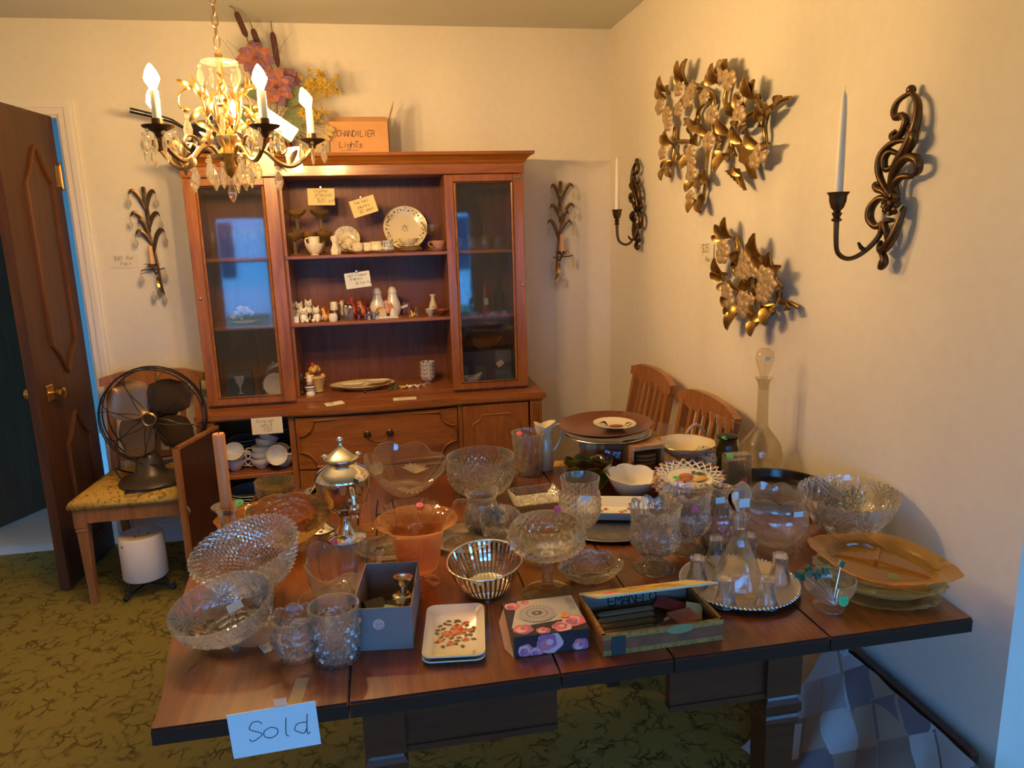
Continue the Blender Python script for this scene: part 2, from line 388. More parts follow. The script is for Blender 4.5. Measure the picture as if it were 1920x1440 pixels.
def resample(pts, m, smooth=True):
    P = [Vector((r, z, 0)) for r, z in pts]
    if smooth and len(P) > 2: P = spline(P, 6)
    L = [0]
    for a, b in zip(P, P[1:]): L.append(L[-1]+(b-a).length)
    out = []; j = 0
    for i in range(m+1):
        d = L[-1]*i/m
        while j < len(P)-2 and L[j+1] < d: j += 1
        t = (d-L[j])/max(1e-9, L[j+1]-L[j]); q = P[j].lerp(P[j+1], min(1, max(0, t))); out.append((max(0, q.x), q.y))
    return out

def vessel(prof, mat, name, loc=(0, 0, 0), th=.003, n=64, m=26, pat=None, rim=None, oval=(1, 1), rot=(0, 0, 0), cav=None, parent=None, smooth=60, soft=True, M=None, ipat=None):
    if pat: pat0 = pat; pat = lambda a, t, r, z: 1.35*pat0(a, t, r, z)
    """bowl, glass or plate: outer profile (r,z) bottom-centre to rim, hollowed above cav by the wall thickness th"""
    o = resample(prof, m, soft); zt = max(z for r, z in o); zb = min(z for r, z in o)
    if cav is None: cav = zb
    inn = [(max(0, r-th), max(z, cav+th)) for r, z in reversed(o) if z > cav+th*.5]
    inn = [p for p in inn if p[0] > 0]
    inn.append((0, inn[-1][1] if inn else cav+th))
    no = len(o); full = o+inn
    def mod(a, i, r, z):
        t = (z-zb)/max(1e-6, zt-zb)
        if i < no:
            if pat and 0 < i < no-1: r = r+pat(a, i/(no-1), r, z)
        elif ipat: r = r+ipat(a, t, r, z)
        if rim: r, z = rim(a, t, r, z)
        return r, z
    b = MB().lathe(full, n, M, mod, oval)
    ob = b.build(name, mat, parent, smooth, loc, rot)
    if mat.name in INNER:      # the smooth inner wall does not bend the light a second time
        ob.data.materials.append(INNER[mat.name]); k = (no-1)*n
        ob.data.polygons.foreach_set('material_index', [0 if i < k or i >= (len(full)-1)*n else 1 for i in range(len(ob.data.polygons))])
    return ob
def tri(x): x = x % 1.0; return 1-abs(2*x-1)
def diamond(N_, Mv, amp, t0=0.05, t1=.97):
    def f(a, t, r, z):
        if not t0 < t < t1: return 0
        u = a*N_/(2*PI); v = t*Mv; return amp*(1.6*min(tri(u+v), tri(u-v))-.3)
    return f
def flutes(N_, amp, t0=.05, t1=.98):
    return lambda a, t, r, z: amp*abs(sin(a*N_/2)) if t0 < t < t1 else 0
def star(N_, amp, tc=.6, rays=12, size=.35):
    def f(a, t, r, z):
        u = (a*N_/(2*PI)) % 1-.5; v = (t-tc)/size*.5; d = math.hypot(u, v)
        g = cos(rays*math.atan2(v, u))*math.exp(-(d/.36)**4)
        return amp*g+(amp*.6*(tri(u*10+t*12)+tri(u*10-t*12)-1) if d > .42 else 0)
    return f
def scallop(N_, dr=.0, dz=.004, p=3, kind='abs'):
    def f(a, t, r, z):
        s = abs(sin(a*N_/2)) if kind == 'abs' else .5+.5*sin(a*N_); k = max(0, t)**p
        return r+dr*s*k, z+dz*s*k
    return f
def cutstar(parent, prof, oval, a0, z0, R, rays=12, w=.0011, d=.0045, fan=None):
    """mitre-cut rays raised on the inside of a bowl wall, centred at angle a0 and height z0"""
    def rad(z):
        for (r0, z0_), (r1, z1) in zip(prof, prof[1:]):
            if z0_ <= z <= z1 and z1 > z0_: return r0+(r1-r0)*(z-z0_)/(z1-z0_)
        return prof[-1][0] if z > prof[-1][1] else prof[1][0]
    b = MB(); rc = rad(z0); zt = prof[-1][1]; zb = prof[1][1]+.006
    for k in range(rays):
        th = (2*PI*k/rays) if fan is None else fan[0]+(fan[1]-fan[0])*k/(rays-1); L_ = R*(1 if k % 2 else .8); P = []
        for q in (.10, .4, .7, 1.0):
            a = a0+L_*q*cos(th)/rc; z = z0+L_*q*sin(th)
            if zb < z < zt-.003: rr = rad(z)-d; P.append((rr*cos(a)*oval[0], rr*sin(a)*oval[1], z))
        if len(P) > 2: b.tube(P, [w*.6]+[w]*(len(P)-2)+[w*.3], 5)
    return b.build('cut_star', cutl, parent, 60)
def sticker(parent, c, r=.007, mat=None, nrm=(0, -1, 0), txt=None):
    """round price dot, tilted to face nrm, in the parent's own space"""
    q = Vector(nrm).normalized().to_track_quat('Z', 'Y'); M = Matrix.Translation(c) @ q.to_matrix().to_4x4()
    o = MB().lathe([(0, 0), (r, 0), (r, .0004), (0, .0004)], 16, M).build('price_sticker', mat or greens, parent)
    if txt:
        b = MB(); strokes(b, txt, (0, 0), r*.95, .0006, lambda x, y: M @ Vector((x, y, .0007)), center=True)
        b.build('lettering', ink, o)
    return o

# ------------------------------------------------------------------ handwriting: strokes on a 6 x 9 grid, baseline at 2
GL = {
'A': ['02 29 42', '14 44'], 'C': ['48 29 07 04 22 43'], 'D': ['02 09 38 56 44 22 02'], 'E': ['49 09 02 42', '05 35'], 'G': ['48 29 07 04 22 43 45 25'],
'H': ['09 02', '49 42', '05 45'], 'I': ['29 22'], 'L': ['09 02 42'], 'M': ['02 09 25 49 42'], 'N': ['02 09 42 49'], 'O': ['29 07 04 22 44 47 29'],
'P': ['02 09 38 37 25 05'], 'R': ['02 09 38 37 25 05', '25 42'], 'S': ['48 39 19 07 16 35 44 33 12 03'], 'T': ['09 49', '29 22'], 'Y': ['09 26 49', '26 22'], 'F': ['02 09 49', '05 35'],
'a': ['46 16 04 13 22 34 46 42 52'], 'c': ['45 26 14 13 22 42'], 'd': ['46 16 04 13 32 44', '49 42 52'], 'e': ['14 44 46 26 13 22 42'], 'f': ['49 38 22', '16 46'], 'g': ['46 16 04 23 45', '46 41 20 01'],
'h': ['09 02', '05 26 45 42'], 'i': ['26 22', '28 27'], 'k': ['09 02', '36 04 42'], 'l': ['29 23 32'], 'n': ['06 02', '05 26 45 42'], 'o': ['26 05 03 22 43 45 26'], 'p': ['06 00', '05 26 45 43 22 03'],
'r': ['16 12', '14 36 46'], 's': ['46 26 15 34 43 32 02'], 't': ['29 23 32', '06 46'], 'u': ['06 03 22 44', '46 42'],
'y': ['06 14 34 46', '46 41 20 01'], '4': ['39 05 45', '39 32'], '6': ['48 29 06 03 22 43 45 26 05'], '7': ['09 49 22'],
'0': ['29 07 04 22 44 47 29'], '1': ['18 29 22'], '2': ['08 29 47 02 42'], '3': ['08 29 48 26 44 32 03'], '5': ['49 19 06 36 44 32 03'], '8': ['25 07 29 47 25 03 22 43 25'],
'$': ['48 19 06 35 43 12', '20 29'], '.': ['22 12'], '-': ['05 45'], '+': ['05 45', '27 23'], ' ': []}
def strokes(b, text, org, size, w, put, center=False, slant=.12, jit=.04):
    rnd = random.Random(text); u = size/7.0; adv = (4.9 if center else 4.75)*u; x0 = org[0]-(adv*len(text)/2 if center else 0); y0 = org[1]-(size*.75 if center else 0)
    for i, ch in enumerate(text):
        dx = x0+i*adv; dy = y0+rnd.uniform(-jit, jit)*size
        for st in GL.get(ch, []):
            P = [((int(p[0]))*u+(int(p[1])-2)*u*slant+dx, (int(p[1])-2)*u+dy) for p in st.split()]
            if len(P) > 2: P = [(q.x, q.y) for q in spline([Vector((a, c, 0)) for a, c in P], 3)]
            for (ax, ay), (bx, by) in zip(P, P[1:]):
                d = math.hypot(bx-ax, by-ay)
                if d < 1e-7: continue
                nx, ny = -(by-ay)/d*w/2, (bx-ax)/d*w/2; ex, ey = (bx-ax)/d*w*.3, (by-ay)/d*w*.3
                b.add([put(ax+nx-ex, ay+ny-ey), put(bx+nx+ex, by+ny+ey), put(bx-nx+ex, by-ny+ey), put(ax-nx-ex, ay-ny-ey)], [(0, 1, 2, 3)])
def note(name, label, w, h, lines, loc, rot=(0, 0, 0), mat=None, size=.012, pen=.0011, cat='note', inkm=None, bend=0):
    """card in local x,z facing -y; lines = [(x,z,text)] from the card's centre"""
    t = .0006; b = MB(); n = 6; vs = []
    for i in range(n+1):
        x = -w/2+w*i/n; y = bend*((2*i/n-1)**2)
        vs += [(x, y-t, -h/2), (x, y-t, h/2), (x, y+t, h/2), (x, y+t, -h/2)]
    fs = [(0, 3, 2, 1), (4*n, 4*n+1, 4*n+2, 4*n+3)]
    for i in range(n):
        for k in range(4): fs.append((4*i+k, 4*i+(k+1) % 4, 4*i+4+(k+1) % 4, 4*i+4+k))
    b.add(vs, fs)
    o = b.build(name, mat or paper, None, False, loc, rot); tag(o, label, cat)
    if lines:
        g = MB()
        for l in lines:
            x, z, txt = l[:3]; sz = l[3] if len(l) > 3 else size
            strokes(g, txt, (x, z), sz, pen, lambda X, Z: (X, -t*2+bend*((2*X/w)**2), Z))
        g.build('lettering', inkm or ink, o)
    return o

# ------------------------------------------------------------------ the room
def part(b, name, mat, root, smooth=False, parent=None):
    """part of an unrotated thing: mesh given in room coordinates, stored relative to the thing's own origin"""
    L = root.location; b.v = [(x-L.x, y-L.y, z-L.z) for x, y, z in b.v]
    return b.build(name, mat, parent or root, smooth)
XR, YB, ZC = 1.207, 3.74, 2.44
DX0, DX1, DZ = -2.2, -1.335, 2.045
struct(MB().box(-3.2, 3.0, -1.36, YB+.02, -.05, 0).build('floor', carp))
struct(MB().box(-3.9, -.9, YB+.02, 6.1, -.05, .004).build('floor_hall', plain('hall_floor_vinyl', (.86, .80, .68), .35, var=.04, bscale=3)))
struct(MB().box(-3.9, 3.0, -1.5, 6.2, ZC, ZC+.06).build('ceiling', ceilp))
b = MB().box(DX1, XR, YB, YB+.12, 0, ZC).box(-3.2, DX0, YB, YB+.12, 0, ZC).box(DX0, DX1, YB, YB+.12, DZ, ZC)
struct(b.build('wall_back', wallp))
struct(MB().box(XR, XR+.13, 1.14, YB+.12, 0, ZC).build('wall_right', wallp))
struct(MB().box(XR+.13, 3.0, 1.14, 1.27, 0, ZC).build('wall_right_return', wallp))
struct(MB().box(2.9, 3.0, -1.36, 1.14, 0, ZC).build('wall_far_right', wallp))
struct(MB().box(-3.2, -3.1, -1.36, YB, 0, ZC).build('wall_left', wallp))
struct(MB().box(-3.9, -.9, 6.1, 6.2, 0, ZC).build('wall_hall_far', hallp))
struct(MB().box(-3.98, -3.9, YB+.02, 4.0, 0, ZC).box(-3.98, -3.9, 5.1, 6.1, 0, ZC).box(-3.98, -3.9, 4.0, 5.1, 2.1, ZC).build('wall_hall_left', hallp))  # unseen opening, added and sized for the sky light it lets in
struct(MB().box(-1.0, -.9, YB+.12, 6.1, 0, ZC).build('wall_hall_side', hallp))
wins = [(-1.62, -1.08), (-1.0, .2), (.26, 1.06), (1.5, 2.5)]
b = MB(); xs = [-3.2]+[v for w in wins for v in w]+[3.0]
for i in range(0, len(xs), 2): b.box(xs[i], xs[i+1], -1.46, -1.36, 0, ZC)
for w in wins: b.box(w[0], w[1], -1.46, -1.36, 0, .5).box(w[0], w[1], -1.46, -1.36, 1.7, ZC)
struct(b.build('wall_front', wallp))
for i, (a, c) in enumerate(wins):
    f = MB().box(a, a+.035, -1.44, -1.37, .5, 1.7).box(c-.035, c, -1.44, -1.37, .5, 1.7).box(a+.035, c-.035, -1.44, -1.37, .5, .54)
    f.box(a+.035, c-.035, -1.44, -1.37, 1.665, 1.7).box(a+.035, c-.035, -1.44, -1.37, 1.22, 1.26)
    w = struct(f.build('window_%d' % (i+1), trimp)); MB().box(a+.03, c-.03, -1.408, -1.404, .53, 1.67).build('pane', panem, w)
lawn = struct(MB().box(-25, 25, -40, -1.6, -.5, -.4).build('lawn', plain('lawn_grass', (.10, .16, .05), .95, var=.3, bscale=3)))
hs = thing('neighbour_house', 'white clapboard house seen reflected in the hutch glass', 'house', (0, -13, -.4))
part(MB().box(-5, 4, -16, -12, -.4, 2.4), 'wall', plain('clapboard', (.75, .78, .8), .6), hs)
for i_, x in enumerate((-4.2, -2.6, -.4, 1.6)): part(MB().box(x, x+.9, -11.99, -11.95, .5, 1.8), 'window', plain('house_window', (.03, .04, .06), .1) if i_ == 0 else MATS['house_window'], hs)
part(MB().box(-1.5, -1.3, -4.2, -4.0, -.4, 3.0).box(-1.9, -1.4, -4.15, -4.08, 1.5, 1.58), 'porch_post', trimp, hs)
part(MB().prism_y([(-5.4, 2.4), (4.4, 2.4), (-.5, 4.6)], -16.4, -11.6), 'roof', plain('roof_shingle', (.14, .14, .15), .9), hs)
# door opening trim, baseboards
b = MB()
for (o, w_, d) in ((0, .028, .014), (.028, .022, .022), (.05, .012, .016)):
    b.box(DX1+o, DX1+o+w_, YB-d, YB, 0, DZ+o).box(DX0-o-w_, DX0-o, YB-d, YB, 0, DZ+o).box(DX0-o-w_, DX1+o+w_, YB-d, YB, DZ+o, DZ+o+w_)
b.box(DX1-.012, DX1, YB, YB+.12, 0, DZ).box(DX0, DX1-.012, YB, YB+.12, DZ-.012, DZ)
struct(b.build('trim_1', trimp))
def board(name, x0, x1, y0, y1): struct(MB().box(x0, x1, y0, y1, 0, .085).box(x0+(.004 if x1-x0 < .05 else 0), x1, y0+(.004 if y1-y0 < .05 else 0), y1, .085, .1).build(name, trimp))
board('baseboard_back', DX1+.07, XR, YB-.015, YB)
board('baseboard_right', XR-.015, XR, 1.14, YB-.015)
board('baseboard_return', XR, 2.9, 1.125, 1.14)

# door leaf standing open into the room, with its raised mouldings
def door_leaf(name, hinge, free, mat, trim=True):
    h = Vector((*hinge, 0)); f = Vector((*free, 0)); w = (f-h).length; ang = math.atan2(f.y-h.y, f.x-h.x)
    L = thing_less = MB().box(0, w, 0, .04, .012, 2.035).build(name, mat, None, False, (h.x, h.y, 0), (0, 0, ang)); struct(L)
    return L, w
d1, w1 = door_leaf('door_1', (-1.402, 3.725), (-1.442, 3.27), doorw)
def mould(parent, pts, y=.04):
    P = [(.09+(x-.08)*.724, y+.004, z) for x, z in pts]; MB().tube(P, .011, 6, closed=True, flat=.7).build('panel_moulding', doortr, parent, 40)
up = [(.08, .95), (.13, .92), (.16, .88), (.225, .80), (.29, .88), (.32, .92), (.37, .95)]
mould(d1, [(.08, 1.06), (.13, 1.03), (.17, .99), (.20, .95), (.225, .93), (.25, .95), (.28, .99), (.32, 1.03), (.37, 1.06), (.37, 1.74), (.33, 1.77), (.28, 1.83), (.25, 1.87), (.225, 1.89), (.20, 1.87), (.17, 1.83), (.12, 1.77), (.08, 1.74)])
mould(d1, [(.08, .14), (.37, .14), (.37, .62), (.32, .65), (.28, .69), (.25, .73), (.225, .75), (.20, .73), (.17, .69), (.13, .65), (.08, .62)])
k = MB().cbox((w1-.085, .044, .87), (.055, .008, .07), bev=.003).build('knob_plate', brass, d1)
Mx = Matrix.Translation((w1-.085, .048, .87)) @ Matrix.Rotation(-PI/2, 4, 'X')
MB().lathe([(.010, 0), (.009, .018), (.016, .026), (.024, .04), (.022, .052), (.010, .058), (0, .058)], 12, Mx).build('knob', brass, k, 40)
Mx = Matrix.Translation((w1-.085, 0, .87)) @ Matrix.Rotation(PI/2, 4, 'X')
MB().lathe([(.010, 0), (.009, .018), (.016, .026), (.024, .04), (.022, .052), (.010, .058), (0, .058)], 12, Mx).build('knob', brass, d1, 40)
for z in (.25, 1.78):
    g = MB().tube([(-.006, .045, z-.05), (-.006, .045, z+.05)], .007, 8).box(0, .03, .04, .043, z-.045, z+.045)
    g.ball((-.006, .045, z+.056), .008, 8, 6).ball((-.006, .045, z-.056), .008, 8, 6).build('hinge', brass, d1)
d2, w2 = door_leaf('door_2', (-2.16, 3.90), (-1.83, 4.60), doord)
MB().ball((w2-.06, -.03, .88), .025, 10, 8).build('knob', brass, d2, 40)

# ------------------------------------------------------------------ china hutch on its sideboard
def ring(b, x0, x1, y0, y1, prof):      # moulding stepped round front and both ends; prof = (out, z)
    vs = []; fs = []
    for o, z in prof: vs += [(x0-o, y1, z), (x0-o, y0-o, z), (x1+o, y0-o, z), (x1+o, y1, z)]
    for i in range(len(prof)-1):
        for k in range(4): fs.append((4*i+k, 4*i+(k+1) % 4, 4*i+4+(k+1) % 4, 4*i+4+k))
    n = 4*(len(prof)-1); fs += [(3, 2, 1, 0), (n, n+1, n+2, n+3)]
    b.add(vs, fs); return b
HX0, HX1, HY, HZ = -.775, .683, 3.40, .747
hu = thing('china_hutch', 'tall reddish wood display hutch top with open centre shelves and two glass doors', 'cabinet', (-.046, 3.57, HZ))
for x in (HX0, HX1-.02): part(MB().box(x, x+.02, HY, 3.735, HZ, 1.76), 'side_panel', hutchv, hu)
for x in (-.395, .325): part(MB().box(x, x+.016, HY+.02, 3.715, HZ+.02, 1.745), 'divider', hutchv, hu)
part(MB().box(HX0+.02, HX1-.02, 3.715, 3.73, HZ, 1.76), 'back_panel', hutchb, hu)
part(MB().box(HX0+.02, HX1-.02, HY, 3.715, HZ, HZ+.018), 'bottom_board', hutchw, hu)
part(ring(MB(), HX0, HX1, HY-.005, 3.735, [(0, 1.742), (.004, 1.745), (.004, 1.785), (.010, 1.79), (.014, 1.80), (.030, 1.815), (.045, 1.822), (.048, 1.835), (0, 1.836)]), 'crown', hutchw, hu)
for z in (1.405, 1.105): part(MB().box(HX0+.022, HX1-.022, HY+.012, 3.714, z-.016, z, bev=.003), 'shelf', hutchw, hu)
for (a, c, ga, gb, kx) in ((-.772, -.392, -.724, -.446, -.750), (.322, .680, .362, .632, .664)):
    z0, z1 = .760, 1.738; y0, y1 = HY-.024, HY-.002
    b = MB().box(a, ga, y0, y1, z0, z1, bev=.002).box(gb, c, y0, y1, z0, z1, bev=.002).box(ga, gb, y0, y1, z0, .79, bev=.002).box(ga, gb, y0, y1, 1.708, z1, bev=.002)
    d = part(b, 'door', hutchv, hu)
    i = .006; part(MB().tube([(ga+i, y0-.001, .796), (gb-i, y0-.001, .796), (gb-i, y0-.001, 1.702), (ga+i, y0-.001, 1.702)], .006, 6, closed=True), 'bead', hutchw, hu, 40, d)
    part(MB().box(ga-.002, gb+.002, y0+.010, y0+.013, .788, 1.71), 'pane', cabg, hu, False, d)
    part(MB().ball((kx, y0-.008, 1.24), .006, 10, 8), 'knob', chromer, hu, 40, d)
part(MB().cbox((.655, HY-.026, 1.725), (.036, .004, .012)), 'catch_plate', oldbrass, hu)

SX0, SX1, SY = -.795, .728, 3.29
sb = thing('sideboard', 'long reddish wood sideboard base with two drawers and an open left door', 'cabinet', (-.03, 3.5, 0))
def bowtop(o, z0, z1, b):
    pts = [(SX0-o, 3.735), (SX0-o, SY-o)]
    for i in range(15):
        t = i/14; x = -.42+.76*t; pts.append((x, SY-o-.028*sin(PI*t)**.7 if 0 < i < 14 else SY-o))
    pts += [(SX1+o, SY-o), (SX1+o, 3.735)]; return b.prism(pts, z0, z1)
b = MB(); bowtop(.004, .708, .718, b); bowtop(.018, .718, .738, b); bowtop(.012, .738, .746, b); part(b, 'top', hutchw, sb)
b = MB().box(SX0+.01, SX0+.03, SY+.01, 3.73, .09, .708).box(SX1-.03, SX1-.01, SY+.01, 3.73, .09, .708).box(SX0+.03, SX1-.03, 3.71, 3.73, .09, .708)
b.box(-.425, -.40, SY+.004, 3.71, .09, .708).box(.33, .35, SY+.004, 3.71, .09, .708).box(SX0+.03, -.425, SY+.004, 3.71, .17, .2).box(-.4, .33, SY+.02, 3.71, .17, .2)
part(b, 'carcass', hutchv, sb)
part(ring(MB(), SX0+.012, SX1-.012, SY+.012, 3.73, [(0, .0), (.012, .0), (.012, .15), (.0, .17)]), 'plinth', hutchw, sb)
part(MB().box(SX0+.03, -.425, SY+.02, 3.71, .432, .45, bev=.003), 'shelf', hutchw, sb)
for x in (SX0+.002, SX1-.058):          # fluted corner posts
    b = MB().box(x, x+.056, SY-.004, SY+.05, .17, .706)
    for z0, z1 in ((.55, .69), (.30, .52)):
        for i in range(4): b.tube([(x+.012+i*.0107, SY-.006, z0), (x+.012+i*.0107, SY-.006, z1)], .0038, 6)
    b.box(x-.003, x+.059, SY-.009, SY+.05, .528, .542)
    part(b, 'pilaster', hutchw, sb)
def bail(root, par, x, y, z, w=.10):
    for s in (-1, 1):
        M = Matrix.Translation((x+s*w/2, y, z)) @ Matrix.Rotation(PI/2, 4, 'X')
        part(MB().lathe([(.017, 0), (.017, .004), (.011, .007), (.008, .012), (.006, .02), (0, .022)], 14, M), 'rosette', bronze, root, 40, par)
    P = spline([(x-w/2, y-.016, z), (x-w*.42, y-.022, z-.02), (x-w*.2, y-.024, z-.032), (x, y-.025, z-.034), (x+w*.2, y-.024, z-.032), (x+w*.42, y-.022, z-.02), (x+w/2, y-.016, z)], 4)
    part(MB().tube(P, [.003+.002*sin(PI*i/(len(P)-1))**4 for i in range(len(P))], 6), 'bail', bronze, root, 40, par)
def bowface(x0, x1, z0, z1, y):
    b = MB(); n = 12; pts = []
    for i in range(n+1):
        t = i/n; pts.append((x0+(x1-x0)*t, y-.024*sin(PI*t)**.7))
    b.prism(pts+[(x1, SY+.015), (x0, SY+.015)], z0, z1); return b
for (z0, z1) in ((.462, .700), (.215, .455)):
    dr = part(bowface(-.396, .326, z0, z1, SY-.002), 'drawer', hutchw, sb)
    def bowy(x): return SY-.004-.024*sin(PI*min(1, max(0, (x+.396)/.722)))**.7
    q = []
    for cx, cz, a0 in ((.326-.02, z1-.02, PI), (-.396+.02, z1-.02, -PI/2), (-.396+.02, z0+.02, 0), (.326-.02, z0+.02, PI/2)):
        for k in range(6):
            a = a0+(k/5)*(PI/2); q.append((cx+.062*cos(a)*1.0, cz+.05*sin(a)))
    # concave quarter rounds at each corner joined by straight runs
    R_ = .07; A = []
    for cx, cz, a0 in ((.315, z1-.012, 1.5*PI), (-.385, z1-.012, 2*PI), (-.385, z0+.012, .5*PI), (.315, z0+.012, PI)):
        seg = []
        for k in range(7):
            a = a0-(k/6)*PI/2; seg.append((cx+R_*cos(a), cz+R_*sin(a)))
        A += seg
    part(MB().tube([(x, bowy(x)-.002, z) for x, z in A], .008, 6, closed=True, flat=.6), 'drawer_moulding', hutchw, sb, 40, dr)
    bail(sb, dr, -.035, SY-.028, (z0+z1)/2+.03)
dr = part(MB().box(.352, .662, SY-.004, SY+.014, .20, .703, bev=.002), 'door', hutchv, sb)
o8 = [(.44, .655), (.575, .655), (.585, .63), (.615, .615), (.615, .28), (.585, .265), (.575, .24), (.44, .24), (.43, .265), (.40, .28), (.40, .615), (.43, .63)]
part(MB().tube([(x, SY-.006, z) for x, z in o8], .010, 6, closed=True, flat=.7), 'door_moulding', hutchw, sb, 40, dr)
part(MB().prism_y([(x, z) for x, z in o8], SY-.012, SY-.004), 'door_panel', hutchv, sb, False, dr)
part(MB().tube([(.366, SY-.012, .50), (.366, SY-.022, .47), (.366, SY-.012, .44)], .005, 8), 'pull', oldbrass, sb, 40, dr)
hd = MB().box(0, .34, 0, .02, .195, .695, bev=.002)      # open left door, inner face to the room
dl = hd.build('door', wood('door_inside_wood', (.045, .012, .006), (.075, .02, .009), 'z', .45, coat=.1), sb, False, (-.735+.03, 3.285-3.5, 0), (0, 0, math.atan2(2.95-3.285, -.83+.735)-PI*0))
MB().box(.322, .3405, -.0005, .0205, .196, .694).box(.002, .322, -.0005, .0205, .684, .6955).build('edge_banding', chairw, dl)
MB().ball((.30, -.003, .42), .004, 8, 6).build('screw', chromer, dl)
MB().tube([(.325, .022, .45), (.325, .032, .43), (.325, .022, .41)], .005, 8).build('pull', oldbrass, dl)

# ------------------------------------------------------------------ dining table
TZ = .76
tb = thing('dining_table', 'dark reddish wood extending dining table with serpentine ends and square legs', 'table', (.34, 1.63, 0))
YF, YK = 1.088, 2.165
def endcurve(s, x_in):      # s=-1 left, +1 right
    pts = [(1.088, .388), (1.13, .390), (1.20, .398), (1.31, .418), (1.45, .436), (1.60, .452), (1.66, .452), (1.80, .440), (1.94, .420), (2.05, .402), (2.12, .392), (2.165, .388)]
    P = [(p.x, p.y) for p in spline([Vector((a, c, 0)) for a, c in pts], 4)]
    return [(-c if s < 0 else c+.675, a) for a, c in P]
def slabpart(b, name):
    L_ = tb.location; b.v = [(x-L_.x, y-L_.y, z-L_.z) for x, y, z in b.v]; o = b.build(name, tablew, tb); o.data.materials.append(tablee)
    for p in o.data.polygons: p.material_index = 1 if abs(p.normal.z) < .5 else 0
def slab(name, pts):
    b = MB().prism(pts, TZ-.028, TZ-.004); cx = sum(p[0] for p in pts)/len(pts); cy_ = sum(p[1] for p in pts)/len(pts)
    b.prism([(x+(cx-x)*.006, y+(cy_-y)*.006) for x, y in pts], TZ-.004, TZ)
    return b
g = .0012
Lp = endcurve(-1, 0); Rp = endcurve(1, 0)
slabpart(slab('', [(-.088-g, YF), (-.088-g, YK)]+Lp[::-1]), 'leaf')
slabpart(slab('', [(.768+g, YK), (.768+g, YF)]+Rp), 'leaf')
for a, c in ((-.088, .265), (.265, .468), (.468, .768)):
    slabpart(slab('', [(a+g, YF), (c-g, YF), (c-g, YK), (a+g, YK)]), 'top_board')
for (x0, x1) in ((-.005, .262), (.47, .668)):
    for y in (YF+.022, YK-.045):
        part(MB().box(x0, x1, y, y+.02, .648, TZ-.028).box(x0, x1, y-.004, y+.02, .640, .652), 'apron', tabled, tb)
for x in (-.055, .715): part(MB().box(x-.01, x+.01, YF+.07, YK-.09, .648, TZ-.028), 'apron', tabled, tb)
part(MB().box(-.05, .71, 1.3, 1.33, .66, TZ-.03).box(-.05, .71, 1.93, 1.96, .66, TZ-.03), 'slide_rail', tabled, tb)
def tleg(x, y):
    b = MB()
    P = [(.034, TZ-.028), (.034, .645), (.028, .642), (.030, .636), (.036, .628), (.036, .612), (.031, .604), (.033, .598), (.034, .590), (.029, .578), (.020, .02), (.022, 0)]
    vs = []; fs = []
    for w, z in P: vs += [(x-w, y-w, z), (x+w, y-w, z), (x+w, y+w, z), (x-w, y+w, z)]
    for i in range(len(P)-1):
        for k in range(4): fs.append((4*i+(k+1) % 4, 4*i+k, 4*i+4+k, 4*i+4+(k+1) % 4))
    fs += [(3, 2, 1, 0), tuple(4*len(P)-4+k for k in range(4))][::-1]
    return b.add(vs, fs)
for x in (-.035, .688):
    for y in (YF+.045, YK-.05): part(tleg(x, y), 'leg', tabled, tb)

